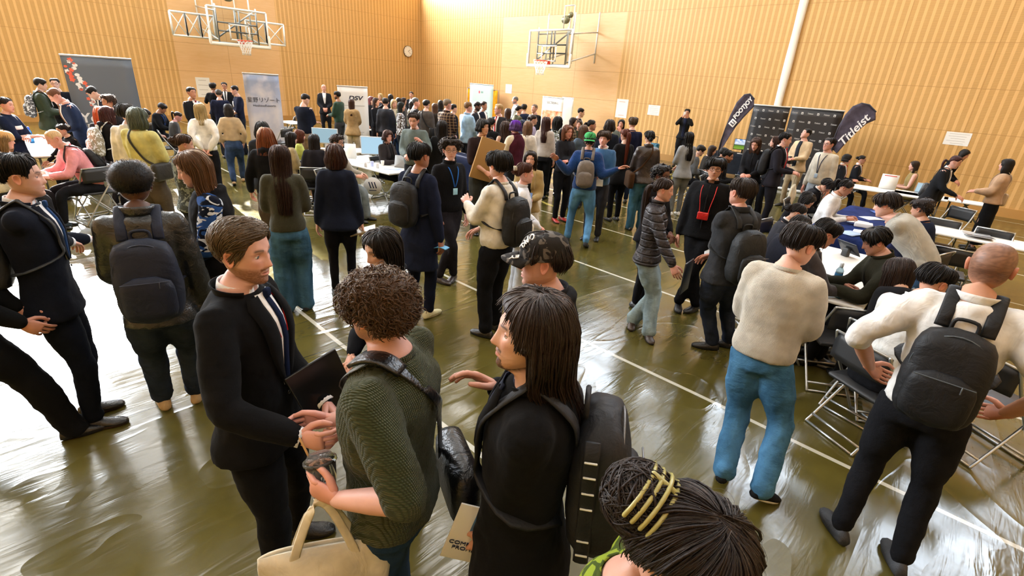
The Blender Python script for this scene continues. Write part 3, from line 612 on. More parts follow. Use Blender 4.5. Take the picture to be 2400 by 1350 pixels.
def dress(sk, d, lod, par):
    H = sk.H; kind, colr = d['top'][:2]; fab = d['top'][2] if len(d['top']) > 2 else 'plain'; o = d['top'][3] if len(d['top']) > 3 else {}
    mt = fabric(fab, colr, o.get('c2')); vox = (.0105, .015, .022, .032)[lod]; N = (28, 24, 18, 14)[lod]
    off = {'tee': .013, 'shirt': .014, 'sweater': .018, 'hoodie': .024, 'suit': .017, 'jacket': .023, 'coat': .024, 'blouse': .018, 'vest': .016, 'fit': .008}[kind] * o.get('loose', 1) * H / 1.7
    hem = o.get('hem', {'tee': .0, 'shirt': -.02, 'sweater': .03, 'hoodie': .0, 'suit': -.17, 'jacket': -.06, 'coat': -.3, 'blouse': .05, 'vest': .0, 'fit': .05}[kind])
    if sk.sit: hem = max(hem, -.02)
    g = G(); qs = [1.0, .985, .95, .9, .84, .74, .6, .45, .3, .15, .02, -.08, -.16, -.24, -.3]; R_ = [ring(sk, 1.0, .006, N), ]
    for q in qs[1:]:
        if q < hem - .04: break
        fl = .02 * float(smooth(.2, -.25, q)) * H if kind in ('suit', 'coat', 'jacket') else .0; bl = .0
        if kind in ('sweater', 'hoodie', 'blouse'): bl = .014 * float(gs(q - hem - .14, .16))
        R_.append(ring(sk, q, off + bl, N, flare=fl))
    if hem < -.3:      # long coat or dress: straight down below the hips
        b = R_[-1]; zz = hem * .33 * H + (.46 if sk.sit else .52 * H) - b[:, 2].mean() + .3 * 0; n = max(3, int(-zz / .08)); 
        for k in range(1, n + 1): q = b.copy(); c = b.mean(0); q = c + (b - c) * (1 + .10 * k / n); q[:, 2] += zz * k / n; R_.append(q)
    if kind in ('sweater', 'hoodie'): q = R_[-1]; c = q.mean(0); R_[-1] = c + (q - c) * .93
    g.loft(np.array(R_))
    sl = o.get('sleeve', .56 if kind == 'tee' else 0 if kind == 'vest' else 1.)
    gm_ = g; gs_ = G() if o.get('sleeves') else g
    if sl:
        g = gs_; full = sl >= .99
        for i, sg in enumerate((-1, 1)):
            sh, el, wr = sk.arm[i]; o3, R3 = sk.fr(.87); inn = o3 + R3 @ A(sg * .04 * H, 0, .002 * H); e = off * .75
            r = [(.0295 * H) + e, (.029 * H) + e, (.024 * H) + e * 1.05, (.0235 * H) + e * .9, (.0155 * H) + e * .9]
            if o.get('puff'): r[3] *= 1.35; r[1] *= 1.2
            if sl > 1: wr = wr + unit(wr - el) * .015
            r2 = dict(tee=1.12).get(kind, 1.); r = [x * r2 for x in r]
            if full: Q, rr = limb(g, sh, el, wr - unit(wr - el) * .012, r, N=(16, 14, 10, 8)[lod])
            else: limb(g, sh, el, wr, [x * 1.05 for x in r], N=(16, 14, 10, 8)[lod], end=sl)
            g.tube([inn, sh - A(0, 0, .004 * H)], np.array([.036 * H, .029 * H]) + e, 12)
    g = gm_
    if gs_ is not g: so = obj('sleeves', gs_, fabric(*o['sleeves']), par); soften(so, vox, 3, .02, .12)
    if kind == 'hoodie' or o.get('hood'):
        o1, R1 = sk.fr(.99); P = [o1 + R1 @ A(math.sin(a) * .082, -.055 + .058 * math.cos(a) - .02, .012 + .012 * math.cos(a + PI)) for a in np.linspace(-2.5, 2.5, 13)[::1]]
        P = [o1 + R1 @ A(math.sin(a) * .075, -.03 - .052 * math.cos(a), .0 + .01 * math.cos(a)) for a in np.linspace(-2.4, 2.4, 13)]; g.tube(P, np.interp(np.linspace(-1, 1, 13), [-1, 0, 1], [.014, .034, .014]), 8)
    ob = obj({'suit': 'suit_jacket', 'tee': 't_shirt', 'fit': 'top', 'vest': 'vest'}.get(kind, kind), g, mt, par)
    soften(ob, vox, (5, 4, 3, 2)[lod], o.get('fold', {'suit': .017, 'jacket': .022, 'coat': .022, 'sweater': .016, 'hoodie': .022, 'shirt': .022, 'tee': .02, 'blouse': .024}.get(kind, .012)), .11 if lod < 2 else .16)
    # collars
    def collar(name, m, r0, h, off2=0, tilt=.0, fl=.004, gap=.35, q=.985):
        gc = G(); t = np.linspace(-PI + gap, PI - gap, 22) + PI; o1, R1 = sk.fr(q); w, f, b = sk.sec(1.0); L = []
        for k in range(4):
            e = r0 + fl * k * .33; z = h * k / 3; L.append(o1 + np.stack([np.sin(t) * (w + e), np.where(np.cos(t) > 0, np.cos(t) * (f + e), np.cos(t) * (b + e)) + (.28 if h > .04 else .10) * z, z - .012 * np.cos(t) * (1) + off2 + 0 * t], -1) @ R1.T)
        gc.sheet(np.array(L), .005); return obj(name, gc, m, par)
    inner = o.get('inner', '#e8e8ea' if kind == 'suit' else None); tie = o.get('tie'); open_ = o.get('open', .30 if kind == 'suit' else 0)
    if kind in ('suit', 'jacket', 'coat') and inner:
        im = fabric('shirt', inner); vw = o.get('vw', .045); q0 = .99; q1 = o.get('vlow', .42 if kind == 'suit' else -.1); qs = np.linspace(q0, q1, 12)
        if kind == 'suit': wd = lambda q: .014 + vw * H * .6 * min(1, max(0, (q - q1) / (q0 - q1))) ** .75 * (1.0 if q < .93 else 1 - (q - .93) * 3)
        else: wd = lambda q: .022 * H * (.8 if q > .93 else 1) + .008
        gi = G(); bandpatch(gi, sk, lambda q: -wd(q), wd, qs, off + .008, 7); obj('shirt_front', gi, im, par)
        if lod < 3 or kind == 'suit': collar('shirt_collar', im, .006, .034, .008, gap=.2, fl=-.006)
        if lod < 3:
            gl = G()
            for sg in (-1, 1):
                lw = .034 * H * (1.1 if kind == 'suit' else .8)
                bandpatch(gl, sk, lambda q: sg * (wd(q) - .003), lambda q: sg * (wd(q) + lw * math.sin(min(1, max(0.05, (q - q1) / (.93 - q1))) * 2.2 if q > q1 else 0.05) * (1 if q < .93 else .6) + .004), qs if kind == 'suit' else np.linspace(.99, .55, 8), off + .016, 5)
            obj('lapels', gl, mt, par); collar('jacket_collar', mt, .016, .034, -.004, fl=.012, gap=.9)
        if tie:
            gt = G(); bandpatch(gt, sk, lambda q: -.016 - .008 * (1 - q), lambda q: .016 + .008 * (1 - q), np.linspace(.965, q1 + .01, 10), off + .017, 5)
            o1 = sk.pt(0, .985, off + .02); gt.rbox(o1, (.034, .022, .036), .008, R=sk.Rt); obj('tie', gt, fabric('plain', tie), par)
        if lod < 2 and kind == 'suit':
            gb = G(); 
            for q in (q1 - .06,): gb.ball(sk.pt(.012, q, off + .016), (.009, .004, .009), 10, 6, R=sk.Rt)
            obj('jacket_button', gb, plain('#101010', .3, name='button'), par)
    elif kind in ('shirt', 'vest') or o.get('collar'):
        collar('collar', fabric('shirt', o['collar']) if isinstance(o.get('collar'), str) else mt, .009, .036, gap=.3, fl=.008)
        if kind == 'shirt' and lod < 3: gb = G(); bandpatch(gb, sk, lambda q: -.014, lambda q: .014, np.linspace(.97, max(hem, -.05), 12), off + .004, 3); obj('placket', gb, mt, par)
    elif kind in ('sweater', 'tee', 'fit', 'blouse', 'hoodie') and lod < 3:
        h = .05 if o.get('turtle') else .02; collar('neckband', mt, .014 if o.get('turtle') else .010, h, gap=.01, fl=.0 if o.get('turtle') else -.002)
    if kind == 'jacket' and not inner and lod < 3:
        collar('jacket_collar', mt, .012, .05, -.002, fl=.01, gap=.4); gz = G(); bandpatch(gz, sk, lambda q: -.006, lambda q: .006, np.linspace(.97, hem + .04, 12), off + .004, 3); obj('zip', gz, plain('#2a2a2c', .3, .6, name='zip_metal'), par)
    if full_cuffs(kind, sl) and lod < 2 and kind == 'suit':
        for i in (0, 1):
            sh, el, wr = sk.arm[i]; gc = G(); u = unit(wr - el); gc.tube([wr - u * .02, wr + u * .008], .0155 * H + off * .45, 14, rnd_ends=False); obj('shirt_cuff', gc, fabric('shirt', o.get('cuffc', inner or COL_W)), par)
    if o.get('print'):   # chest print
        gp = G(); pr = o['print']; bandpatch(gp, sk, lambda q: -pr[1], lambda q: pr[1], np.linspace(pr[2], pr[3], 5), off + .006, 5); obj('chest_print', gp, plain(pr[0], .8, name='print'), par)
    # lower body
    kb, cb = d['bot'][:2]; fb = d['bot'][2] if len(d['bot']) > 2 else 'plain'; ob_ = d['bot'][3] if len(d['bot']) > 3 else {}; mb = fabric(fb, cb); g = G(); w_ = ob_.get('w', {'pants': 1., 'slim': .82, 'wide': 1.38, 'skirt': 1.}[kb]); hemz = ob_.get('hem', 0)
    N2 = (20, 18, 12, 9)[lod]
    tr = [ring(sk, q, .008, N) for q in ((.2, .12, .02, -.06, -.14) if not sk.sit else (.2, .12, .02, -.06, -.12))]; g.loft(np.array(tr))
    if kb == 'skirt':
        b = tr[-1]; c = b.mean(0); zt = ob_.get('hem', .22) * H; n = 8; L = [b]
        if sk.sit:
            for i in (0, 1): hp, kn, an, _ = sk.leg[i]; g.tube([hp, kn * .6 + hp * .4, kn], np.array([.06, .052, .042]) * H, N2)
        else:
            for k in range(1, n + 1): q = c + (b - c) * (1 + ob_.get('flare', .25) * k / n); q[:, 2] = b[:, 2] + (zt - c[2]) * k / n; L.append(q)
            g.loft(np.array(L))
    else:
        for i in (0, 1):
            hp, kn, an, _ = sk.leg[i]; e = .006; an2 = an + A(0, 0, .012 if w_ < 1.2 else -.012)
            r = [(.053 * H + e), (.05 * H + e) * (.5 + .5 * w_), (.034 * H + e) * w_, (.031 * H + e) * w_, (.027 * H + e) * w_ ** 1.2]
            limb(g, hp, kn, an2, r, N2, n=6)
            if lod < 3 and not sk.sit:      # cloth breaking on the shoe
                g.tube([an2 + A(0, 0, .03), an2 + A(0, .008, .008)], [r[4] * 1.0, r[4] * 1.12], 14)
    name = 'skirt' if kb == 'skirt' else 'jeans' if fb == 'denim' else 'trousers'; bo = obj(name, g, mb, par); soften(bo, vox * 1.1, (5, 4, 3, 2)[lod], ob_.get('fold', .026 if w_ > 1.1 else .018), .10)
    # shoes
    sc, ss = (d.get('shoes', ('#0c0c0d', 'leather')) + ('#101010',))[:2] if len(d.get('shoes', ())) != 3 else d['shoes'][:2]
    sole = d['shoes'][2] if len(d.get('shoes', ())) > 2 else '#111112'
    if lod < 3 or not sk.sit:
        for i, sg in enumerate((-1, 1)):
            hp, kn, an, fa = sk.leg[i]; k = H / 1.75; R = rotz(fa); b = A(an[0], an[1], 0) ; tip = (an[2] - .045 * H) ; gz = G(); M = (16, 14, 10, 8)[lod]; t = np.linspace(0, 2 * PI, M, endpoint=False); L = []; L2 = []
            for y, w, h in ((-.075, .018, .03), (-.068, .030, .062), (-.04, .036, .085), (-.01, .039, .09), (.03, .041, .075), (.07, .045, .056), (.11, .047, .046), (.145, .041, .038), (.168, .028, .030), (.178, .012, .02)):
                x = w * np.sin(t); z = np.where(np.cos(t) > 0, .018 + (h - .018) * np.cos(t), .018 + .016 * np.cos(t)); L.append(np.stack([x, 0 * x + y, z], -1))
            for z in (.0, .012, .024): 
                yy = .054 + .126 * np.cos(t); L2.append(np.stack([np.sin(t) * (.040 + .010 * np.cos(t)) * 1.06, yy, 0 * t + z], -1))
            X = rotx(-.0) if tip < .01 else rotx(-.35)
            for LL, mi in ((L, 0), (L2, 1)): P = np.array(LL) * k @ X.T @ R.T + b + A(0, 0, max(0, tip)); gz.loft(P, mat=mi)
            obj('shoe', gz, [fabric(ss, sc) if ss != 'p' else plain(sc, .4, name='shoe'), plain(sole, .6, name='sole')], par)
    return off
def full_cuffs(k, sl): return sl >= .99
# ---------------------------------------------------------------- worn things
def ribbon(g, P, w, t, up, mat=0):
    g.tube(P, np.tile(np.array([[w / 2, t / 2]]), (len(P), 1)), 8, mat, up=up, rnd_ends=False)
def strap_path(sk, sg, off, x=.075, low=.42):
    k = sk.H / 1.7; x *= k; P = [sk.pt(sg * x * 1.0, low, off, True), sk.pt(sg * x * 1.25, low + .0, off * .3, True)]
    P = [sk.pt(sg * x, .8, off, True), sk.pt(sg * x, .92, off, True)]; o, R = sk.fr(.955); P.append(o + R @ A(sg * x, -.01, .028 * k + off)); P.append(o + R @ A(sg * x, .025, .012 * k + off))
    P += [sk.pt(sg * x * 1.05, q, off) for q in (.86, .74, .62, .5)]; o, R = sk.fr(.42); w, f, b = sk.sec(.42); P.append(o + R @ A(sg * (w + off), .01, 0)); P.append(sk.pt(sg * x * 1.2, .34, off, True))
    return chain(P, 4)
def backpack(sk, d, lod, off, root, short):
    b = d['pack']; col, fab = b[:2]; o = b[2] if len(b) > 2 else {}; k = o.get('k', 1.) * sk.H / 1.72; W, Hh, D = .30 * k, .46 * k, .17 * k; q = o.get('q', .52)
    c = sk.pt(0, q, off + .012, True); R = sk.fr(q)[1]; Rb = R @ rotx(o.get('tilt', -.04)); ctr = c + Rb @ A(o.get('dx', 0), -D / 2 + .015, o.get('dz', 0)); g = G(); L = []
    for i, u in enumerate(np.linspace(-1, 1, 15)):
        f = max(0., 1 - abs(u) ** 4.5) ** .5; ww = W / 2 * (.30 + .70 * f) * (1 - .10 * max(0, u)); dd = D / 2 * (.28 + .72 * f) * (1 - .18 * max(0, u)); t = np.linspace(0, 2 * PI, 24, endpoint=False); cs, sn = np.cos(t), np.sin(t)
        L.append(np.stack([ww * np.sign(cs) * np.abs(cs) ** .55, dd * np.sign(sn) * np.abs(sn) ** .62, 0 * t + u * Hh / 2], -1))
    g.loft(np.array(L) @ Rb.T + ctr); m = fabric(fab, col); e = bpy.data.objects.new('backpack', g.mesh('backpack', m)); C.objects.link(e); e.location = root.location; e.rotation_euler = root.rotation_euler
    thing(e, o.get('label', f'{b[3] if len(b) > 3 else "black"} backpack worn on the back by the {short}'), 'backpack')
    if lod < 3: ds = e.modifiers.new('d', 'DISPLACE'); ds.texture = clouds(.12); ds.strength = .022; ds.mid_level = .5
    g = G(); P = []
    L = []
    for u in np.linspace(-1, 1, 9):
        f = max(0., 1 - abs(u) ** 4) ** .5; t = np.linspace(0, 2 * PI, 16, endpoint=False); L.append(np.stack([W * .40 * (.4 + .6 * f) * np.sign(np.cos(t)) * np.abs(np.cos(t)) ** .6, D * .22 * (.3 + .7 * f) * np.sin(t), 0 * t + u * Hh * .27], -1))
    g.loft((np.array(L) + A(0, -D * .50, -Hh * .16)) @ Rb.T + ctr); obj('front_pocket', g, m, e)
    if lod < 2:
        g = G(); zc = plain(o.get('zipc', '#3a3c40'), .35, .3, name='zipper'); a = np.linspace(-.15, PI + .15, 17); P = [ctr + Rb @ A(math.cos(x) * W * .44, -D * .30, Hh * .12 + math.sin(x) * Hh * .34) for x in a]; g.tube(P, .0032, 6)
        P = [ctr + Rb @ A((u - .5) * W * .68, -D * .73, Hh * .06) for u in np.linspace(0, 1, 5)]; g.tube(P, .003, 6)
        g.tube([ctr + Rb @ A(W * .2, -D * .74, Hh * .06), ctr + Rb @ A(W * .2, -D * .78, Hh * .0)], .003, 6); obj('zipper', g, zc, e)
    if o.get('web'):
        g = G(); wx = -W * .36; g.rbox(ctr + Rb @ A(wx, 0, -.02), (.035, D * 1.16, .02), .004, R=Rb)
        g = G(); P = [ctr + Rb @ A(-W * .50 * (1 - .3 * max(0, abs(u) - .6)), D * .16, u * Hh * .45) for u in np.linspace(-1, 1, 9)]; g.tube(P, np.tile([[.022, .006]], (9, 1)), 8, up=Rb[:, 1], rnd_ends=False); obj('webbing', g, m, e)
        for u in (-.75, -.5, .05, .3, .55, .78): g = G(); g.rbox(ctr + Rb @ A(-W * .52, D * .16, u * Hh * .45), (.006, .034, .005), .002, R=Rb); obj('webbing_bar', g, plain('#d9d9d4', .5, name='thread'), e)
    g = G(); P = chain([ctr + Rb @ A(x, y, z) for x, y, z in ((-.045, D * .3, Hh * .47), (-.035, D * .3, Hh * .56), (.035, D * .3, Hh * .56), (.045, D * .3, Hh * .47))], 4); g.tube(P, .008 * k, 7); obj('handle', g, m, e)
    for sg in ((-1, 1) if not o.get('one') else (o['one'],)):
        g = G(); P = strap_path(sk, sg, off + .008, o.get('sx', .075)); ups = sk.Rt[:, 0]; ribbon(g, P, .052 * k, .014, ups); obj('strap', g, fabric(fab, o.get('strap', col)), e)
    return e, ctr, Rb
def glasses(sk, par, lod, col='#151515'):
    g = G(); h = lambda x, y, z: sk.hc + sk.Rh @ (A(x, y, z) * sk.hh)
    for sg in (-1, 1):
        t = np.linspace(0, 2 * PI, 15); g.tube([h(sg * .032 + .0235 * math.cos(a), .098 - .10 * (abs(.032 + .0235 * math.cos(a) * sg) - .02) * .5, .004 + .0175 * math.sin(a)) for a in t], .0014 if lod < 2 else .0022, 5, rnd_ends=False)
        g.tube([h(sg * .056, .093, .008), h(sg * .075, .07, .010), h(sg * .080, .005, .012)], .0014 if lod < 2 else .0022, 5)
    g.tube([h(-.009, .099, .008), h(.009, .099, .008)], .0014, 5); obj('glasses', g, plain(col, .25, .3, name='frame'), par)
def lanyard(sk, par, off, col, badge='#bcdcea', low=.52, lod=1, v=(.06, .075), long=0):
    g = G(); o1, R1 = sk.fr(1.0); P = []
    for sg in (-1, 1):
        A_ = [o1 + R1 @ A(0, -.052, .012), o1 + R1 @ A(sg * .045, -.03, .012), o1 + R1 @ A(sg * .062, .012, .0)] + [sk.pt(sg * x, q, off + .006) for x, q in ((.058, .92), (.045, .82), (.026, .68), (.006, low))]; ribbon(g, chain(A_, 4), .010 if lod < 2 else .014, .003, R1[:, 0])
    o = obj('lanyard', g, fabric('plain', col), par)
    if badge:
        c = sk.pt(0, low - .02, off + .012); g = G(); g.rbox(c + A(0, .004, -v[1] / 2), (v[0], .004, v[1]), .003, R=sk.Rt); b = obj('badge', g, plain(badge, .35, name='badge_card'), o); b['label'] = 'name badge card'
def camloc(p): return math.hypot(p[0], p[1])
PEOPLE = {}
def person(pid, x, y, face, label, H=1.7, fem=0, tone='#c99a7b', lod=None, item=None, glass=None, lan=None, short=None, **d):
    kw = {k: d[k] for k in ('pose', 'lean', 'yaw', 'pitch', 'roll', 'arms', 'legs', 'twist', 'wide', 'seat', 'side') if k in d}
    sk = Sk(H=H, fem=fem, **kw); a = math.radians(face)        # face: compass angle of +Y in the room
    if lod is None: dist = math.hypot(x, y); lod = 0 if dist < 2.3 else 1 if dist < 5.2 else 2 if dist < 11.5 else 3
    d.setdefault('hair', ('short', '#15110f')); d.setdefault('top', ('shirt', '#222222')); d.setdefault('bot', ('pants', '#16171b'))
    g = G(); head(g, sk, d, tone, lod); skm = skin(tone); N = (16, 12, 8, 6)[lod]; Hh = H
    # trunk and limbs under the clothes
    g.loft(np.array([ring(sk, q, -.022, 14) for q in (.9, .7, .5, .3, .1, -.02)]))
    hs = d.get('hands', {}); cu = d.get('curl', (.35, .35))
    for i, sg in enumerate((-1, 1)):
        sh, el, wr = sk.arm[i]; limb(g, sh, el, wr, np.array([.030, .027, .0215, .022, .0145]) * H, N, n=4)
        u = unit(wr - el); R = sk.Rt; hh = hs.get(i, {}); nrm = hh.get('n'); nrm = R @ A(*nrm) if nrm is not None else (-sg * R[:, 0] if u[2] < -.6 else (A(0, 0, -1) if abs(u[2]) < .7 else -R[:, 1]) * 1.0 + -sg * R[:, 0] * .8)
        f_ = unit(u); n_ = unit(nrm - f_ * (nrm @ f_)); s_ = np.cross(f_, n_); want = R @ A(*hh['t']) if 't' in hh else (R[:, 1] if u[2] < -.6 else A(0, 0, 1) * .9 - sg * R[:, 0] * .5); side = 1 if s_ @ want > 0 else -1
        if not hh.get('skip'): hand(g, wr, el, nrm, side, H, lod, cu[i], hh.get('th', .5), dirv=(R @ A(*hh['d'])) if 'd' in hh else None, spread=hh.get('sp', .05))
        hp, kn, an, _ = sk.leg[i]; limb(g, hp, kn, an, np.array([.036, .036, .025, .022, .017]) * H, N, n=3)
    root = bpy.data.objects.new('person', g.mesh('person', skm)); C.objects.link(root); root.location = (x, y, 0); root.rotation_euler = (0, 0, a)
    thing(root, label, 'person')
    if d.get('group'): root['group'] = d['group']
    build_hair(sk, d, lod, root, sum(map(ord, pid)) * 7 + 3)
    off = dress(sk, d, lod, root)
    short = short or ' '.join(label.split()[:7])
    if glass: glasses(sk, root, lod, glass if isinstance(glass, str) else '#151515')
    if lan: lanyard(sk, root, off, lan[0], lan[1] if len(lan) > 1 else '#bcdcea', lan[2] if len(lan) > 2 else .5, lod)
    if d.get('pack'): backpack(sk, d, lod, off, root, short)
    PEOPLE[pid] = (root, sk, off, lod)
    M = Matrix.Rotation(a, 4, 'Z'); Rz = rotz(a); to = lambda p: Rz @ p + A(x, y, 0)
    if item: hold(item, sk, to, Rz, short, lod)
    if d.get('bag'): shoulderbag(sk, d['bag'], root, off, short)
    if sk.sit: chair(x, y, a, f'steel folding chair under the {short}' if len(short.split()) < 10 else 'steel folding chair under a seated person')
    if d.get('cap'): cap(sk, root, lod, *d['cap'])
    return root
def hold(item, sk, to, Rz, short, lod):
    kind, i = item[:2]; col = item[2] if len(item) > 2 else '#e8e8e8'; sh, el, wr = sk.arm[i]; f = unit(wr - el); p = to(wr + f * .09 * sk.H / 1.75); g = G(); sg = (-1, 1)[i]
    if kind == 'phone':
        R = Rz @ sk.Rh; c = p + A(0, 0, .03); g.rbox(c, (.072, .009, .15), .006, R=R); o = obj('phone', g, plain(col, .2, name='phone_glass'), None); thing(o, f'smartphone held up by the {short}', 'phone')
    elif kind in ('paper', 'folder', 'tablet', 'laptop'):
        t = item[3] if len(item) > 3 else (0, 0, 0); R = Rz @ rotz(t[2]) @ rotx(t[0]) @ roty(t[1]); s = item[4] if len(item) > 4 else (.21, .3); n = 8; dz = item[5] if len(item) > 5 else (0, 0, 0)
        if kind == 'paper':
            u, v = np.meshgrid(np.linspace(-.5, .5, n), np.linspace(-.5, .5, n), indexing='ij'); P = np.stack([u * s[0], .02 * np.cos(u * 2.4), v * s[1]], -1); g.sheet(P @ R.T + p + R @ A(*dz), .004)
        else: g.rbox(p + R @ A(*dz), (s[0], .014, s[1]), .005, R=R)
        o = obj({'paper': 'leaflet', 'folder': 'document_folder', 'tablet': 'tablet', 'laptop': 'laptop'}[kind], g, plain(col, .5 if kind != 'folder' else .3, name='paper'), None); thing(o, (item[6] if len(item) > 6 else f'{kind} held by the {short}'), kind)
    elif kind == 'tote': tote(p + A(0, 0, -.02), col, Rz, f'{item[3] if len(item) > 3 else "cream"} tote bag hanging from the hand of the {short}', item[4] if len(item) > 4 else 1)
def tote(p, col, Rz, label, k=1., dk=.16, name='tote_bag', open_=False):
    """cloth bag hanging from point p"""
    g = G(); L = []; W, Hh = .36 * k, .38 * k
    for u in np.linspace(0, 1, 11):
        t = np.linspace(0, 2 * PI, 28, endpoint=False); w = W / 2 * (1 - .10 * u ** 3) * (.97 + .03 * math.sin(u * 9)); dd = (.012 + .045 * math.sin(min(1, u * 1.15) * PI * .8)) * k
        x = w * np.sign(np.cos(t)) * np.abs(np.cos(t)) ** .7; y = dd * np.sin(t) * (1 + .3 * np.sin(t * 3 + u * 4)); L.append(np.stack([x, y, 0 * t - u * Hh - .012 * np.cos(t * 2) * (1 - u)], -1))
    Lf = np.array(L); inner = Lf[:4] * A(.975, .7, 1) - A(0, 0, .002)
    if open_: g.loft(np.vstack([inner[::-1] * A(.98, .6, 1), Lf]), ca=True)
    else: g.loft(Lf)
    V = [v @ Rz.T + p - A(0, 0, dk * k + .02) for v in g.V]; g.V = V; o = obj(name, g, fabric('shirt', col), None); thing(o, label, 'bag')
    for sg in (-1, 1):
        gh = G(); y = .02 * sg * k; P = chain([(-.085 * k, y, -dk * k - .07 * k), (-.07 * k, y, -dk * k), (-.02 * k, y * .3, -.015), (.02 * k, y * .3, -.015), (.07 * k, y, -dk * k), (.085 * k, y, -dk * k - .07 * k)], 4)
        ribbon(gh, P @ Rz.T + p, .026 * k, .004, Rz @ A(.6, 0, .8)); obj('bag_handle', gh, fabric('shirt', col), o)
    return o
def shoulderbag(sk, b, root, off, short):
    sg, col, fab = b[:3]; cname = b[3] if len(b) > 3 else 'black'; o_ = b[4] if len(b) > 4 else {}; k = o_.get('k', 1.); q = o_.get('q', .18); same = o_.get('same', 0)
    o, R = sk.fr(q); w, f, bb = sk.sec(q); s2 = sg if same else sg; c = o + R @ A(sg * (w + off + .045 * k), o_.get('y', -.02), -.02); g = G(); g.rbox(c, (.085 * k, .30 * k, .22 * k), .035, R=R)
    e = obj('shoulder_bag', g, fabric(fab, col), None); e.location = root.location; e.rotation_euler = root.rotation_euler; thing(e, f'{cname} shoulder bag hanging at the side of the {short}', 'bag')
    g = G(); x = -sg * .05 if not same else sg * .10; oo, RR = sk.fr(.95); P = [c + R @ A(0, -.11 * k, .10 * k), sk.pt(sg * w * .5 if not same else sg * w * .9, .45, off + .01, True), sk.pt(x * .9, .84, off + .01, True), oo + RR @ A(x, -.005, .04 + off), sk.pt(x * .9, .84, off + .01), sk.pt(sg * w * .5 if not same else sg * w * .9, .45, off + .01), c + R @ A(0, .11 * k, .10 * k)]
    ribbon(g, chain(P, 5), .03, .006, RR[:, 0]); obj('strap', g, fabric(fab, col), e)
def cap(sk, root, lod, kind='cap', col='#3f9a5c', back=False):
    g = G(); N = 40; th = ths(N, 0); z = zrows(22, .022)[:, None] if kind == 'cap' else zrows(26, .01)[:, None]; tt = .016 if kind == 'cap' else .02
    P = skull(z + 0 * th[None], th[None] + 0 * z, sk.fem, off=np.full((len(z), N), tt) + (.008 * smooth(.06, .115, z) if kind != 'cap' else .006 * smooth(.03, .1, z))); P[..., 2] += .0
    g.loft(P * sk.hh @ sk.Rh.T + sk.hc); cm = fabric('floral', '#262423', '#5b5651') if col == 'CAMO' else fabric('plain', col); o = obj('cap' if kind == 'cap' else 'beanie', g, cm, root)
    if kind == 'cap':
        sg = -1 if back else 1; g = G(); L = []
        for u in np.linspace(0, 1, 7):
            row = []
            for a in np.linspace(-1.15, 1.15, 15): r = A(math.sin(a) * .092, math.cos(a) * .105 * sg, .026); row.append(r + A(0, sg * (.075 * u * math.cos(a * .95) ** .6), -.012 * u * u - .022 * (a / 1.15) ** 2 * u))
            L.append(row)
        g.sheet(np.array(L) * sk.hh @ sk.Rh.T + sk.hc, .004); obj('cap_brim', g, cm, o)
    return o

# ---------------------------------------------------------------- the hall
XL, YR, ZC = -23.76, 17.08, 12.6
def wood(name, axis, plain_lo, plain_hi, plain_top, seams, sw):
    """slatted, finely perforated timber lining with smooth panels behind the hoop; axis = the coordinate along the wall"""
    m, t, b = nt(name); tc = t.nodes.new('ShaderNodeTexCoord'); sx = t.nodes.new('ShaderNodeSeparateXYZ'); t.links.new(tc.outputs['Object'], sx.inputs[0]); u = sx.outputs[axis]; z = sx.outputs['Z']
    M = lambda op, a, c=None: math_(t, op, a, c)
    fr = M('FRACT', M('MULTIPLY', u, 1 / sw)); strip = M('LESS_THAN', fr, .38)                       # pale rib / perforated field
    dots = M('MULTIPLY', M('LESS_THAN', M('FRACT', M('MULTIPLY', z, 1 / .036)), .42), M('LESS_THAN', M('FRACT', M('MULTIPLY', u, 1 / .0245)), .8))
    wv = coord(t, (1, 1, 9) if axis == 'X' else (1, 1, 9)); n = noise(t, wv, 2.2, 5, .6, .4); n2 = noise(t, tc.outputs['Object'], .35, 2)
    warm = mix(t, lin('#c59a5e'), lin('#cfa566'), n); rib = mix(t, lin('#d8ad70'), lin('#deb478'), n); field = mix(t, warm, lin('#a07642'), M('MULTIPLY', dots, .45)); slat = mix(t, field, rib, strip)
    pc = mix(t, lin('#dab07c'), lin('#e1ba8a'), ramp(t, n, (.3, 0), (.7, 1))); pc = mix(t, pc, lin('#d0a268'), M('MULTIPLY', n2, .35))
    isp = M('MULTIPLY', M('MULTIPLY', M('GREATER_THAN', u, plain_lo), M('LESS_THAN', u, plain_hi)), M('LESS_THAN', z, plain_top)); col = mix(t, slat, pc, isp)
    sz = M('LESS_THAN', M('ABSOLUTE', M('SUBTRACT', M('FRACT', M('ADD', z, .15)), .5)), .0); fz = M('FRACT', M('ADD', z, .145)); seam = M('LESS_THAN', fz, .014)
    sv = None
    for s in seams: q = M('MULTIPLY', M('LESS_THAN', M('ABSOLUTE', M('SUBTRACT', u, s)), .008), isp); sv = q if sv is None else M('MAXIMUM', sv, q)
    sl = M('MULTIPLY', M('LESS_THAN', M('ABSOLUTE', M('SUBTRACT', M('FRACT', M('MULTIPLY', u, 1 / 1.92)), .5)), .0035), M('SUBTRACT', 1, isp))
    seam = M('MAXIMUM', M('MAXIMUM', seam, sv), sl); col = mix(t, col, lin('#a67a42'), M('MULTIPLY', seam, .6)); t.links.new(col, b.inputs['Base Color'])
    b.inputs['Roughness'].default_value = .42; b.inputs['Specular IOR Level'].default_value = .35
    h = M('SUBTRACT', M('MULTIPLY', M('MAXIMUM', strip, isp), 1.0), M('MAXIMUM', M('MULTIPLY', seam, 1.5), M('MULTIPLY', M('MULTIPLY', dots, .5), M('SUBTRACT', 1, M('MAXIMUM', strip, isp))))); bump(t, b, h, .55, .006); return m
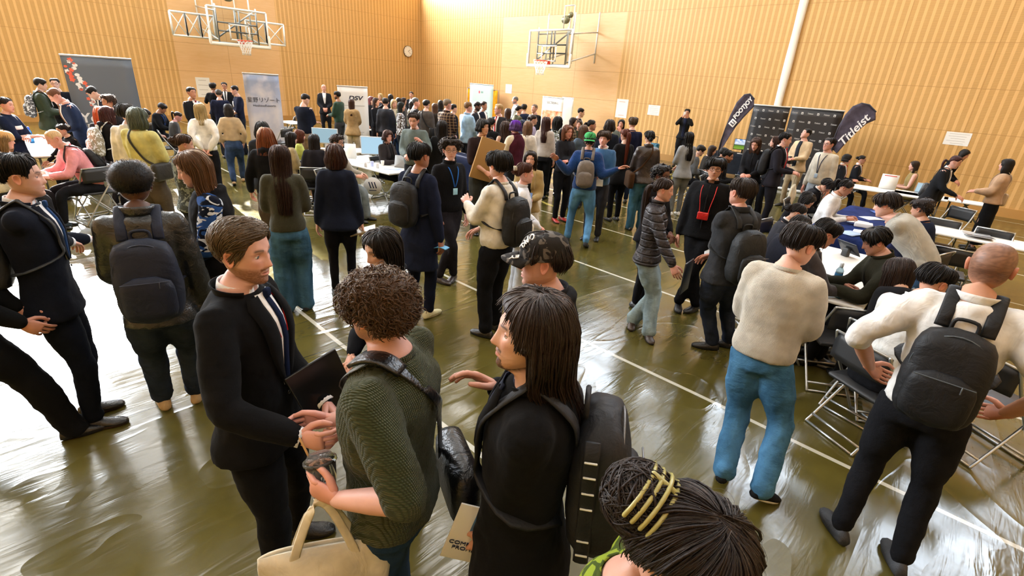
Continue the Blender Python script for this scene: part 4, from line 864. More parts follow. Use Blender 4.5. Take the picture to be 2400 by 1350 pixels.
def floor_mat():
    m, t, b = nt('vinyl_floor_sheet'); tc = t.nodes.new('ShaderNodeTexCoord'); sx = t.nodes.new('ShaderNodeSeparateXYZ'); t.links.new(tc.outputs['Object'], sx.inputs[0]); u, v = sx.outputs['X'], sx.outputs['Y']
    M = lambda op, a, c=None: math_(t, op, a, c); o = tc.outputs['Object']
    n = noise(t, o, 1.1, 4, .6, .3); c = mix(t, lin('#474019'), lin('#5d5526'), ramp(t, n, (.3, 0), (.7, 1)))
    s = M('FRACT', M('ADD', M('MULTIPLY', M('ADD', v, M('MULTIPLY', M('SUBTRACT', noise(t, o, .5, 1), .5), .05)), 1 / 1.825), .02)); line = M('MULTIPLY', M('LESS_THAN', s, .022), M('GREATER_THAN', v, .8)); x2 = M('LESS_THAN', M('ABSOLUTE', M('ADD', u, 3.75)), .006)
    c = mix(t, c, lin('#c9c7ba'), M('MULTIPLY', line, .85)); c = mix(t, c, lin('#2c2814'), M('MULTIPLY', x2, .8)); t.links.new(c, b.inputs['Base Color'])
    ro = ramp(t, noise(t, o, 2.3, 4, .6), (.3, .13), (.75, .28)); t.links.new(ro, b.inputs['Roughness']); b.inputs['Specular IOR Level'].default_value = .75
    mp = t.nodes.new('ShaderNodeMapping'); mp.inputs['Scale'].default_value = (1, .38, 1); mp.inputs['Rotation'].default_value = (0, 0, .35); t.links.new(o, mp.inputs[0])
    w1 = noise(t, mp.outputs[0], 1.7, 3, .5, .45); w2 = noise(t, mp.outputs[0], 1.5, 2, .5, .7); ridge = M('ABSOLUTE', M('SUBTRACT', w2, .5)); ridge = M('POWER', M('SUBTRACT', 1, M('MINIMUM', M('MULTIPLY', ridge, 22), 1)), 2)
    mp2 = t.nodes.new('ShaderNodeMapping'); mp2.inputs['Scale'].default_value = (6.5, 1.1, 1); mp2.inputs['Rotation'].default_value = (0, 0, .12); t.links.new(o, mp2.inputs[0]); w3 = noise(t, mp2.outputs[0], 1.7, 3, .6, .6)
    h = M('ADD', M('ADD', M('MULTIPLY', w1, 1.0), M('MULTIPLY', ridge, .28)), M('ADD', M('ADD', M('MULTIPLY', w3, .5), M('MULTIPLY', noise(t, mp.outputs[0], 6.5, 3, .6, .8), .2)), M('MULTIPLY', noise(t, o, 40, 2), .03))); h = M('ADD', h, M('MULTIPLY', line, .05)); bump(t, b, h, .2, .028); return m
def wallbox(name, lo, hi, m, holes=(), axis=0):
    """a wall slab with rectangular window openings (a0, a1, z0, z1) cut through it"""
    g = G(); a = 1 - axis; A0, A1 = lo[a], hi[a]; zs = sorted({lo[2], hi[2]} | {h[2] for h in holes} | {h[3] for h in holes}); us = sorted({A0, A1} | {h[0] for h in holes} | {h[1] for h in holes})
    for i in range(len(us) - 1):
        for k in range(len(zs) - 1):
            uc, zc = (us[i] + us[i + 1]) / 2, (zs[k] + zs[k + 1]) / 2
            if any(h[0] < uc < h[1] and h[2] < zc < h[3] for h in holes): continue
            c = [0, 0, zc]; d = [0, 0, zs[k + 1] - zs[k]]; c[a] = uc; d[a] = us[i + 1] - us[i]; c[axis] = (lo[axis] + hi[axis]) / 2; d[axis] = hi[axis] - lo[axis]; g.box(c, d)
    return struct(obj(name, g, m, flat=True))
LWIN = [(-10.5, -7.2, 5.9, 11.6), (-6.6, -3.2, 5.9, 11.6), (-2.6, 1.0, 5.9, 11.6), (1.6, 4.6, 5.9, 8.9), (8.8, 12.4, 6.0, 8.4), (13., 16.6, 6.0, 8.4)]
RWIN = [(-12., -8.6, 8.4, 11.4), (-7.8, -4.6, 8.4, 11.4), (-3.8, -.6, 8.4, 11.4), (.2, 3.4, 8.4, 11.4)]
def room():
    wl = wood('slatted_timber_left', 'Y', 5.75, 9.68, 9, (7.62,), .170); wr = wood('slatted_timber_right', 'X', -17.62, -11.28, 4.86, (-15.55, -13.38), .174); ws = plain('#cfa468', .5, name='timber')
    wallbox('wall_left', (XL - .3, -12.3, 0), (XL, YR + .3, ZC), wl, LWIN, 0); wallbox('wall_back', (XL, YR, 0), (9.3, YR + .3, ZC), wr, RWIN, 1)
    g = G(); g.box((9.15, 2.4, ZC / 2), (.3, 29.4, ZC)); struct(obj('wall_right', g, ws, flat=True)); g = G(); g.box(((XL + 9) / 2, -12.15, ZC / 2), (33.1, .3, ZC)); struct(obj('wall_front', g, ws, flat=True))
    g = G(); g.box(((XL + 9) / 2, 2.4, -.1), (33.4, 29.8, .2)); struct(obj('floor', g, floor_mat(), flat=True)); g = G(); g.box(((XL + 9) / 2, 2.4, ZC + .15), (33.4, 29.8, .3)); struct(obj('ceiling', g, plain('#d9d6cf', .8, name='ceiling_paint'), flat=True))
    bm = plain('#b98a4c', .5, name='skirting')
    g = G(); g.box(((XL + 9) / 2, YR - .012, .11), (32.7, .024, .22)); struct(obj('baseboard_back', g, bm, flat=True)); g = G(); g.box((XL + .012, 2.4, .11), (.024, 29, .22)); struct(obj('baseboard_left', g, bm, flat=True))
    # white column set against the far wall
    g = G(); L = []
    for z in np.linspace(0, ZC, 60): w = .115 + .006 * math.sin(z * 26); t = np.linspace(0, 2 * PI, 12, endpoint=False); L.append(np.stack([w * np.sign(np.cos(t)) * np.abs(np.cos(t)) ** .6, .07 * np.sin(t), 0 * t + z], -1))
    g.loft(np.array(L) + A(-5.45, YR - .04, 0)); struct(obj('trim_1', g, plain('#ece8de', .7, name='white_padding')))
    fm = plain('#e6e6e2', .4, name='window_frame'); gm = nt('window_glass'); gm[2].inputs['Transmission Weight'].default_value = 1; gm[2].inputs['Roughness'].default_value = 0; gm[2].inputs['IOR'].default_value = 1.01; gm = gm[0]
    k = 0
    for wins, ax in ((LWIN, 0), (RWIN, 1)):
        for (a0, a1, z0, z1) in wins:
            k += 1; g = G(); n = max(2, round((a1 - a0) / 1.2)); w = XL - .15 if ax == 0 else YR + .15
            P = lambda a, z, da, dz, g=g: g.box((w, a, z) if ax == 0 else (a, w, z), (.09, da, dz) if ax == 0 else (da, .09, dz))
            for i in range(n + 1): P(a0 + (a1 - a0) * i / n, (z0 + z1) / 2, .07, z1 - z0)
            for z in ((z0, z1) if z1 - z0 < 3.5 else (z0, z0 + (z1 - z0) / 3, z0 + (z1 - z0) * 2 / 3, z1)): P((a0 + a1) / 2, z, a1 - a0, .07)
            struct(obj(f'window_{k}', g, fm, flat=True))
def area(name, loc, rot, sx, sy, e, col, spread=180):
    l = bpy.data.lights.new(name, 'AREA'); l.shape = 'RECTANGLE'; l.size = sx; l.size_y = sy; l.energy = e; l.color = col; l.spread = math.radians(spread); o = bpy.data.objects.new(name, l); C.objects.link(o); o.location = loc; o.rotation_euler = rot; return o
def lights():
    s = bpy.data.lights.new('sun', 'SUN'); s.energy = 52; s.angle = math.radians(.9); s.color = (1, .95, .88); o = bpy.data.objects.new('sun', s); C.objects.link(o); el, az = math.radians(25), math.radians(-6)
    o.rotation_euler = Vector((math.cos(el) * math.cos(az), math.cos(el) * math.sin(az), -math.sin(el))).to_track_quat('-Z', 'Y').to_euler()
    for (a0, a1, z0, z1) in LWIN: area('window_daylight', (XL - .32, (a0 + a1) / 2, (z0 + z1) / 2), (0, -PI / 2, 0), z1 - z0, a1 - a0, 120 * (a1 - a0) * (z1 - z0), (.86, .93, 1))
    for (a0, a1, z0, z1) in RWIN: area('window_daylight', ((a0 + a1) / 2, YR + .32, (z0 + z1) / 2), (-PI / 2, 0, 0), a1 - a0, z1 - z0, 38 * (a1 - a0) * (z1 - z0), (.74, .86, 1))
    hm = plain('#d8d8d6', .4, name='fill_lamp_housing'); em = glow('#fff6e8', 11, 'fill_lamp_glow')
    for x in (-19.5, -14.5, -9.5, -4.5, .5, 5.5):  # fill lamps added overhead, out of view, to brighten the hall
        for y in (-8.5, -3.2, 2.1, 7.4, 12.7):
            g = G(); g.box((0, 0, .06), (1.5, .9, .12)); o = obj('added_fill_lamp', g, hm, flat=True, loc=(x, y, ZC - .22)); thing(o, 'white rectangular fill lamp added out of view under the gymnasium ceiling', 'lamp', 'fill lamps added under the ceiling')
            g = G(); g.box((0, 0, -.008), (1.36, .78, .014)); obj('fill_panel', g, em, o, flat=True)
            area('fill_light', (x, y, ZC - .26), (0, 0, 0), 1.3, .7, 52, (.97, .98, 1))
def camera():
    c = bpy.data.cameras.new('camera'); o = bpy.data.objects.new('camera', c); C.objects.link(o); bpy.context.scene.camera = o; c.sensor_width = 36; c.lens = 36 * 1155 / 2400; c.clip_start = .05
    ya, pi_, ro = math.radians(46.9), math.radians(22.7), math.radians(4.0); fh = A(-math.cos(ya), math.sin(ya), 0); up = A(0, 0, 1); r = np.cross(fh, up); f = fh * math.cos(pi_) - up * math.sin(pi_); u = np.cross(r, f)
    R = math.cos(ro) * r + math.sin(ro) * u; U = -math.sin(ro) * r + math.cos(ro) * u; o.matrix_world = Matrix([[R[i], U[i], -f[i], (0, 0, 2.3)[i]] for i in range(3)] + [[0, 0, 0, 1]])
    s = bpy.context.scene; s.view_settings.view_transform = 'Standard'; s.view_settings.look = 'None'; s.view_settings.exposure = EXPO; s.view_settings.gamma = 1
    w = bpy.data.worlds.new('sky'); s.world = w; w.use_nodes = True; b = w.node_tree.nodes['Background']; b.inputs[0].default_value = (.75, .86, 1, 1); b.inputs[1].default_value = 6
    cy = s.cycles; cy.max_bounces = 5; cy.diffuse_bounces = 3; cy.glossy_bounces = 3; cy.transmission_bounces = 6; cy.transparent_max_bounces = 8; cy.caustics_reflective = False; cy.caustics_refractive = False; cy.sample_clamp_indirect = 4; cy.use_adaptive_sampling = True; cy.adaptive_threshold = .12; cy.use_denoising = True
    try: cy.denoiser = 'OPENIMAGEDENOISE'
    except Exception: pass
# ---------------------------------------------------------------- furniture and props
def text(s, par, loc, size, m, rot=(PI / 2, 0, 0), name='lettering', align='CENTER', shear=0, bold=0, sx=1.):
    c = bpy.data.curves.new(name, 'FONT'); c.body = s; c.size = size; c.align_x = align; c.align_y = 'CENTER'; c.extrude = .0015; c.shear = shear; c.offset = bold; c.materials.append(m); o = bpy.data.objects.new(name, c); C.objects.link(o)
    me = bpy.data.meshes.new_from_object(o); bpy.data.objects.remove(o); o = bpy.data.objects.new(name, me); C.objects.link(o)
    o.parent = par; o.location = loc; o.rotation_euler = rot; o.scale = (sx, 1, 1); return o
def tmesh(s, par, M4, size, m, bold=0):
    o = text(s, par, (0, 0, 0), size, m, bold=bold); o.rotation_euler = (0, 0, 0); o.matrix_local = M4; return o
def bars(g, segs, r, N=6, mat=0):
    for a, b in segs: g.tube([a, b], r, N, mat, rnd_ends=False)
def hoop(x, y, rz, out, label, truss=False):
    e = empty('basketball_hoop', label, 'basketball hoop', (x, y, 0), rz); wm = plain('#eef0ee', .35, name='white_steel'); gl, t, b = nt('board_glass'); b.inputs['Transmission Weight'].default_value = 1; b.inputs['Roughness'].default_value = .02; b.inputs['IOR'].default_value = 1.1; b.inputs['Base Color'].default_value = (.86, .9, .9, 1)
    Y = -out; z0, z1 = 2.92, 3.97
    g = G(); g.box((0, Y, (z0 + z1) / 2), (1.76, .014, z1 - z0 - .04)); obj('glass_board', g, gl, e, flat=True)
    g = G(); bars(g, [((-.9, Y, z0), (-.9, Y, z1)), ((.9, Y, z0), (.9, Y, z1)), ((-.9, Y, z1), (.9, Y, z1))], .034)
    for a, b_, c, d in ((-.3, .3, 3.06, 3.06), (-.3, .3, 3.51, 3.51)): g.box(((a + b_) / 2, Y - .012, c), (.64, .006, .045))
    for a in (-.3, .3): g.box((a, Y - .012, 3.285), (.045, .006, .45))
    obj('board_frame', g, wm, e)
    g = G(); g.rbox((0, Y - .01, z0 - .01), (1.9, .075, .10), .03); g.rbox((-.92, Y - .01, z0 + .16), (.085, .075, .40), .03); g.rbox((.92, Y - .01, z0 + .16), (.085, .075, .40), .03); obj('edge_padding', g, plain('#f3efe4', .6, name='padding'), e)
    g = G(); t = np.linspace(0, 2 * PI, 25); g.tube([(.225 * math.cos(a), Y - .375 + .225 * math.sin(a), 3.05) for a in t], .012, 6, rnd_ends=False); g.box((0, Y - .09, 3.05), (.16, .14, .03)); g.box((0, Y - .02, 3.0), (.20, .02, .13)); bars(g, [((-.08, Y - .03, 2.95), (-.08, Y - .2, 3.04)), ((.08, Y - .03, 2.95), (.08, Y - .2, 3.04))], .01); obj('rim', g, plain('#e2502e', .4, name='rim_orange'), e)
    g = G()
    for k in range(12):
        for sg in (-1, 1):
            P = [((.225 - .10 * min(1, u * 1.3)) * math.cos(k * PI / 6 + sg * u * 1.4), Y - .375 + (.225 - .10 * min(1, u * 1.3)) * math.sin(k * PI / 6 + sg * u * 1.4), 3.04 - .42 * u) for u in np.linspace(0, 1, 6)]; g.tube(P, .007, 4, rnd_ends=False)
    obj('net', g, plain('#f6f4f0', .8, name='net_cord'), e)
    g = G(); s = []
    for sx in (-.62, .62): s += [((sx, Y + .12, z0), (sx, Y + .12, z1 + .1)), ((sx * .9, Y + .5, z0 + .1), (sx * .9, Y + .5, z1 + (.9 if truss else .55))), ((sx, Y + .12, z0 + .1), (sx, 0, z0 + .5)), ((sx, Y + .12, z1 - .1), (sx, 0, z1 + .1)), ((sx, 0, z0 + .2), (sx, 0, z1 + .7))]
    for z in (z0 + .04, 3.3, 3.55, z1 + .02): s.append(((-.62, Y + .12, z), (.62, Y + .12, z)))
    s += [((-.6, Y + .14, z0 + .2), (.6, Y + .3, z1)), ((-.05, Y + .13, z0), (-.05, Y + .13, z1)), ((.08, Y + .13, z0), (.08, Y + .13, z1))]; bars(g, s, .026); 
    if not truss: bars(g, [((.1, Y + .5, z1 + .1), (.1, Y + .5, z1 + .75)), ((.1, Y + .5, z1 + .75), (.5, Y + .5, z1 + .75)), ((.5, Y + .5, z1 + .75), (.5, Y + .5, z1))], .018)
    obj('support_frame', g, plain('#d9dbd8', .35, .2, name='support_steel'), e)
    g = G(); g.ball((0, Y + .7, z1 + .38), (.17, .1, .13), 14, 8); g.ball((.16, Y + .75, z1 + .52), (.09, .08, .09), 12, 8); obj('winch_motor', g, plain('#7d7c60', .4, .5, name='motor_metal'), e)
    if truss:
        yt = -1.2; zz0, zz1 = 3.06, 3.74
        for a, b_ in ((-1.75, -.5), (.5, 1.8)):
            g = G()
            n = 3 if a < 0 else 2; bars(g, [((a, yt, zz0), (b_, yt, zz0)), ((a, yt, zz1), (b_, yt, zz1))], .035)
            for i in range(n):
                u0, u1 = a + (b_ - a) * i / n, a + (b_ - a) * (i + 1) / n; bars(g, [((u0, yt, zz0), (u0, yt, zz1)), ((u1, yt, zz0), (u1, yt, zz1))], .032); bars(g, [((u0, yt, zz0), (u1, yt, zz1)), ((u0, yt, zz1), (u1, yt, zz0))], .017)
            obj('side_truss', g, wm, e)
    return e
def table(x, y, rz, w, d, label, h=.70, col='#efeeea', cloth=None, legs=True):
    e = empty('folding_table', label, 'table', (x, y, 0), rz); g = G(); g.rbox((0, 0, h - .015), (w, d, .03), .008); obj('tabletop', g, plain(col, .45, name='laminate'), e)
    lm = plain('#8d9092', .3, .8, name='steel_tube')
    for sx in (-1, 1):
        g = G(); X = sx * (w / 2 - .12); bars(g, [((X, -d * .42, 0.012), (X, d * .42, .012)), ((X - .0, -.0, 0.01), (X, 0, h - .03)), ((X, -d * .36, h - .04), (X, d * .36, h - .04)), ((X, 0, .3), (X - sx * .3, 0, h - .04))], .016); obj('leg', g, lm, e)
    if cloth:
        g = G(); L = []; n = 100; per = []
        for z in np.linspace(h + .012, .12, 8):
            t = np.linspace(0, 2 * PI, n, endpoint=False); t = t - .22 * np.sin(4 * t); k = (h - z) / h; r = 1 + .05 * k; wv = .018 * k * np.sin(t * 19); cx = np.sign(np.cos(t)) * np.abs(np.cos(t)) ** .07; cy = np.sign(np.sin(t)) * np.abs(np.sin(t)) ** .07
            L.append(np.stack([(w / 2 * r + wv + .01) * cx, (d / 2 * r + wv + .01) * cy, 0 * t + z], -1))
        g.loft(np.array(L), ca=True, cb=False); obj('tablecloth', g, fabric('plain', cloth), e)
    return e
CH = {}
def chair(x, y, rz, label, k=1.):
    """steel folding chair with black pads; it faces its own +Y"""
    if 'c' in CH: e = copytree(CH['c']); e.location = (x, y, 0); e.rotation_euler = (0, 0, rz); e['label'] = label; return e
    e = empty('folding_chair', label, 'chair', (x, y, 0), rz, 'steel folding chairs with black pads'); CH['c'] = e; sm = plain('#b4b8ba', .28, .85, name='chrome_tube'); bm = plain('#17181b', .5, name='black_vinyl')
    g = G(); g.rbox((0, 0, .44), (.40, .40, .035), .016); obj('seat', g, bm, e); g = G(); L = []
    for u in np.linspace(-1, 1, 9): L.append([(u * .205, -.235 - .028 * (1 - u * u), z) for z in np.linspace(.60, .79, 5)])
    g.sheet(np.array(L), .022); obj('backrest', g, bm, e)
    for sx in (-1, 1):
        g = G(); P = chain([(sx * .225, .25, .012), (sx * .222, .06, .30), (sx * .215, -.15, .60), (sx * .20, -.25, .80)], 4); g.tube(P, .011, 8); obj('front_leg', g, sm, e)
        g = G(); g.tube(chain([(sx * .20, .14, .43), (sx * .20, -.05, .22), (sx * .20, -.24, .012)], 4), .011, 8); obj('rear_leg', g, sm, e)
    for sg_ in (((-.222, .22, .06), (.222, .22, .06)), ((-.2, -.2, .07), (.2, -.2, .07)), ((-.2, -.245, .80), (.2, -.245, .80)), ((-.225, .25, .012), (.225, .25, .012)), ((-.2, -.24, .012), (.2, -.24, .012))): g = G(); bars(g, [sg_], .010); obj('cross_bar', g, sm, e)
    return e
def banner(x, y, rz, w, h, label, m, extra=None, stand='#c9cbcc', name='roll_up_banner', z0=.0, cat='banner'):
    e = empty(name, label, cat, (x, y, z0), rz); g = G(); L = [[(u * w / 2, .004 * math.sin(u * 3), z) for u in np.linspace(-1, 1, 7)] for z in np.linspace(.08, h, 12)]; g.sheet(np.array(L), .004, nrm=(0, 1, 0)); obj('print_panel', g, m, e)
    sm = plain(stand, .3, .6, name='aluminium'); g = G(); g.rbox((0, 0, h + .008), (w + .02, .03, .035), .01); obj('top_rail', g, sm, e); g = G(); g.rbox((0, 0, .04), (w + .05, .20, .08), .03); obj('base', g, sm, e); g = G(); g.tube([(0, .03, .06), (0, .03, h)], .009, 6); obj('support_pole', g, sm, e); return e
def bottle(x, y, z, label, col='#9fd2ee', capc='#e9f2f8', h=.21, r=.031, lab=None):
    g = G(); t = np.linspace(0, 2 * PI, 14, endpoint=False); L = [np.stack([rr * np.cos(t), rr * np.sin(t), 0 * t + zz * h], -1) for rr, zz in ((r * .8, 0), (r, .03), (r * .96, .2), (r, .4), (r * .95, .6), (r, .72), (r * .5, .86), (r * .42, .9))]; g.loft(np.array(L))
    gm = ('bt', col)
    if gm not in _m: m, tt, b = nt('bottle_plastic'); b.inputs['Base Color'].default_value = (*lin(col), 1); b.inputs['Transmission Weight'].default_value = .65; b.inputs['Roughness'].default_value = .12; b.inputs['IOR'].default_value = 1.25; _m[gm] = m
    o = obj('water_bottle', g, _m[gm], None, loc=(x, y, z)); thing(o, label, 'bottle'); g = G(); g.tube([(0, 0, h * .89), (0, 0, h)], r * .5, 10); obj('bottle_cap', g, plain(capc, .4, name='cap_plastic'), o)
    if lab: g = G(); g.tube([(0, 0, h * .28), (0, 0, h * .62)], r * 1.03, 14, rnd_ends=False, caps=False); obj('wrapper', g, plain(lab, .4, name='wrapper'), o)
    return o
def monitor(x, y, z, rz, label, col, st=1.0, w=.54, land=False):
    e = empty('computer_monitor', label, 'monitor', (x, y, z), rz); h = w * .58; g = G(); g.rbox((0, .012, .12 + h / 2), (w, .03, h), .008); g.box((0, .03, .09), (.05, .02, .18)); obj('housing', g, plain('#c8cbce' if not land else '#111111', .4, name='housing'), e)
    if land:
        m, t, b = nt('landscape_screen'); c = t.nodes.new('ShaderNodeTexCoord'); s = t.nodes.new('ShaderNodeSeparateXYZ'); t.links.new(c.outputs['Object'], s.inputs[0]); zz = s.outputs['Z']; r = ramp(t, math_(t, 'MULTIPLY', zz, 2.2), (.26, lin('#8fb13c')), (.52, lin('#5f8a2c')), (.56, lin('#23402a')), (.64, lin('#dfe9f4')), (.95, lin('#3f86d6')))
        r = mix(t, r, (1, 1, 1), math_(t, 'MULTIPLY', ramp(t, noise(t, c.outputs['Object'], 9, 4), (.5, 0), (.62, 1)), math_(t, 'GREATER_THAN', zz, .3))); t.links.new(r, b.inputs['Emission Color']); b.inputs['Emission Strength'].default_value = 1.0; b.inputs['Base Color'].default_value = (0, 0, 0, 1)
    else: m = glow(col, st)
    g = G(); g.box((0, -.005, .125 + h / 2), (w - .025, .006, h - .03)); obj('screen', g, m, e, flat=True); g = G(); g.rbox((0, .03, .008), (.24, .18, .014), .005); obj('stand_foot', g, plain('#b9bcc0', .4, name='stand'), e); return e
def laptop(x, y, z, rz, label, col='#9da0a4', scr=None, ang=1.9, k=1.):
    e = empty('laptop', label, 'laptop', (x, y, z), rz); mt = plain(col, .35, .5, name='laptop_shell'); g = G(); g.rbox((0, 0, .009), (.31 * k, .22 * k, .016), .006); obj('keyboard_base', g, mt, e); R = rotx(ang); c = A(0, .11 * k, .016); g = G(); g.rbox(c + R @ A(0, .105 * k, 0), (.31 * k, .21 * k, .008), .003, R=R); obj('lid', g, mt, e)
    g = G(); g.box(c + R @ A(0, .105 * k, .0055), (.29 * k, .19 * k, .002), R=R); obj('screen', g, glow(scr or '#9fc4dd', .9) if scr is not False else plain('#111318', .2, name='dark_screen'), e, flat=True); return e
def sheetpaper(x, y, z, rz, label, s=(.21, .297), col='#eceae4', cat='paper', tilt=0, group=None, name='paper_sheet'):
    g = G(); R = rotz(rz) @ rotx(tilt); n = 4; u, v = np.meshgrid(np.linspace(-.5, .5, n), np.linspace(-.5, .5, n), indexing='ij'); P = np.stack([u * s[0], v * s[1], .004 * np.cos(u * 5)], -1); g.sheet(P @ R.T, .002); o = obj(name, g, plain(col, .6, name='paper'), None, loc=(x, y, z)); thing(o, label, cat, group); return o
def wallpaper_sheet(x, y, z, w, h, ax, label, lines, name='paper_notice', hdr='#b9b4ae'):
    """printed notice taped to a wall; ax 0 = left wall, 1 = back wall"""
    e = empty(name, label, 'notice', (x, y, z), PI / 2 if ax == 0 else 0); g = G(); g.box((0, 0, 0), (w, .006, h)); obj('paper', g, plain('#eae9e4', .7, name='paper'), e, flat=True)
    g = G(); r = random.Random(int(abs(x * 100)))
    for i in range(lines): zz = h * (.36 - .72 * i / max(1, lines - 1)); ww = w * r.uniform(.45, .8); g.box(((r.random() - .5) * w * .08, -.0045, zz), (ww, .002, h * .028))
    obj('printed_lines', g, plain(hdr, .8, name='ink'), e, flat=True); return e

EXPO = 0.08
camera(); room(); lights()
person('suit', -1.91, 0.53, -45, 'person in a black suit and blue tie with fair side-parted hair and beard, shaking hands', H=1.79, tone='#d9a58f', hair=('side', '#54432f', {'t': (0.026, 0.008)}), beard=1, beardcol='#7d5033', yaw=-6, pitch=-6, iris=(0.09, 0.14, 0.16), lid=0.36, gaze=0.25, top=('suit', '#0b0b0d', 'wool', {'tie': '#131d38', 'loose': 1.1, 'vw': 0.034, 'vlow': 0.3}), bot=('pants', '#0a0a0c', 'wool'), wide=1.06, arms=((0.002, 0.158, 0.57, 0.5, -1, 0), (0.17, 0.169, 0.609, 0.8, -0.8, -0.8)), hands={1: {'n': (-1, 0.3, 0), 'd': (0.3, 1, 0.05), 't': (0, 0, 1)}}, curl=(0.9, 0.6), legs='wide', lan=('#c8201c', None, 0.9), short='bearded man in the black suit')
person('green', -1.19, 0.73, 122, 'person with curly brown hair in a dark green waffle-knit shirt, holding an iced drink', H=1.745, tone='#d8a18c', hair=('curly', '#48321f', {'n': 1.7, 't': (0.036, 0.034), 'curl': 1.1}), yaw=-12, pitch=-4, beard=3, beardcol='#4a3022', top=('tee', '#3a4223', 'waffle', {'sleeve': 0.5, 'loose': 1.5, 'hem': -0.1, 'fold': 0.026}), bot=('pants', '#1c3858', 'denim'), wide=1.16, arms=((0.141, 0.037, 0.63, 0.35, -1, -0.3), (0.046, 0.166, 0.63, 0.5, -0.5, -1)), hands={1: {'n': (-1, 0.1, 0), 'd': (-0.2, 1, -0.1), 't': (0, 0, 1)}, 0: {'n': (1, 0, 0.1), 'd': (0.1, 1, 0.15), 't': (0.2, 0, 1), 'th': 0.3}}, curl=(0.62, 0.6), short='curly-haired man in the green shirt')
person('longhair', -0.75, 0.93, 123, 'person with long wavy dark brown hair and goatee in a black coat, backpack on', H=1.79, tone='#d2a288', hair=('wavy', '#261912', {'n': 1.5, 'len': 0.43}), beard=2, beardcol='#2a1c14', yaw=16, pitch=2, iris=(0.06, 0.03, 0.02), top=('coat', '#0a0a0c', 'wool', {'inner': '#23283a', 'vlow': 0.6, 'hem': -0.45}), bot=('pants', '#0b0b0d'), arms=((0.008, 0.076, 0.447, 0.5, -1, 0), (0.129, 0.091, 0.737, 0.5, 0.2, -1)), pack=('#1b1c20', 'nylon', {'k': 1.0, 'zipc': '#77797e', 'q': 0.52, 'web': 1}, 'charcoal'), short='long-haired man in the black coat')
person('capman', -1.17, 1.48, 131, 'person wearing a dark patterned baseball cap with white letters and a charcoal jacket', H=1.76, tone='#d29e88', hair=('short', '#221813', {'t': (0.004, 0.014)}), pitch=-4, top=('jacket', '#1f2023', 'plain', {'hood': 1}), bot=('pants', '#17181b'), arms=('pocket', 'pocket'), cap=('cap', 'CAMO'), short='man in the patterned cap')
person('blackhair', -2.06, 1.29, 179, 'person with long straight black hair and fringe in a navy skirt, behind the curly-haired man', H=1.6, fem=1, tone='#d6a88c', asian=1, hair=('long', '#17100d', {'n': 1.4, 'len': 0.3}), pitch=-14, top=('jacket', '#14161c', 'wool', {'inner': '#3a3f4c'}), bot=('skirt', '#141a2a', 'plain', {'hem': 0.08, 'flare': 0.4}), arms=('front', 'front'), short='woman with straight black hair')
person('bun', -0.24, 0.63, -76, 'person with dark hair gathered in a claw clip, in a green patterned top, looking down', H=1.72, fem=1, tone='#c48f74', hair=('clip', '#1f1511', {'n': 1.6, 'r': 0.058, 'z': 0.035, 'clip': '#9a9358', 't': (0.016, 0.016)}), pitch=-26, roll=0, top=('blouse', '#7d8c2c', 'floral', {'c2': '#3d4a1e'}), bot=('pants', '#17181b'), arms=('front', 'front'), short='woman with the claw clip')
person('youngsuit', -3.84, 0.04, -13, 'person in a dark navy suit and blue tie with swept black hair, holding out papers', H=1.76, tone='#d9a78c', asian=1, hair=('short', '#120e0d', {'t': (0.03, 0.014)}), yaw=0, pitch=-3, top=('suit', '#10141f', 'wool', {'tie': '#24406a', 'vlow': 0.4}), bot=('pants', '#0f131d'), arms=((0.287, 0.092, 0.636, 0.5, -0.6, -1), (-0.248, 0.068, 0.625, 0.5, -0.6, -1)), legs='std', shoes=('#0c0d0f', 'leather', '#3a2a1a'), pack=('#3c3e40', 'nylon', {'k': 0.9}, 'grey'), short='young man in the navy suit')
person('stride', -3.81, -0.35, -0, 'person in black trousers and jacket striding past with hands together', H=1.74, tone='#cf9c82', asian=1, hair=('short', '#15110f'), top=('jacket', '#0c0d0f', 'wool', {}), bot=('wide', '#0d0e11', 'wool', {'w': 1.25}), arms=((-0.034, 0.142, 0.563, 0.5, -0.6, -1), (0.125, 0.135, 0.546, 0.5, -0.6, -1)), legs='stride', short='striding person in black')
person('afro', -3.35, 0.49, 74, 'person with a short afro in a black leather jacket, carrying a large navy backpack', H=1.84, tone='#5e3c2a', hair=('afro', '#100c0b', {'t': (0.024, 0.02), 'n': 2.2}), top=('jacket', '#191c1e', 'leather', {'loose': 0.95}), wide=0.9, bot=('wide', '#16253c', 'denim', {'w': 1.15}), arms=('front', 'down'), legs=((-0.083, 0.187, 12), (0.026, 0.189, -6)), shoes=('#b49a72', 'shirt', '#e6e2d8'), pack=('#151c2e', 'nylon', {'k': 0.98, 'q': 0.44, 'strap': '#1b2338', 'zipc': '#2c3448'}, 'navy'), short='man with the afro')
person('longbrown', -3.75, 0.95, 165, 'person with very long light brown hair and goatee in a black hoodie with camouflage sleeves', H=1.76, tone='#cf9c88', hair=('xlong', '#5f4128', {'n': 1.6, 'len': 0.52}), beard=2, beardcol='#4a3424', pitch=-16, top=('hoodie', '#131316', 'plain', {'sleeves': ('camo', '#0d1220', '#c8cdd4')}), bot=('wide', '#2a2320'), arms=('hold', 'front'), short='long-haired man in the camouflage hoodie')
person('pinkclip', -6.18, 1.38, -3, 'person with brown hair tied by a pink scrunchie in a grey patterned jacket', H=1.58, fem=1, tone='#c99678', hair=('bun', '#3b2719', {'r': 0.035, 'z': 0.03}), pitch=-10, top=('jacket', '#3b403f', 'floral', {'c2': '#767d78'}), bot=('pants', '#1a1b1f'), arms=('front', 'front'), short='woman with the pink scrunchie')
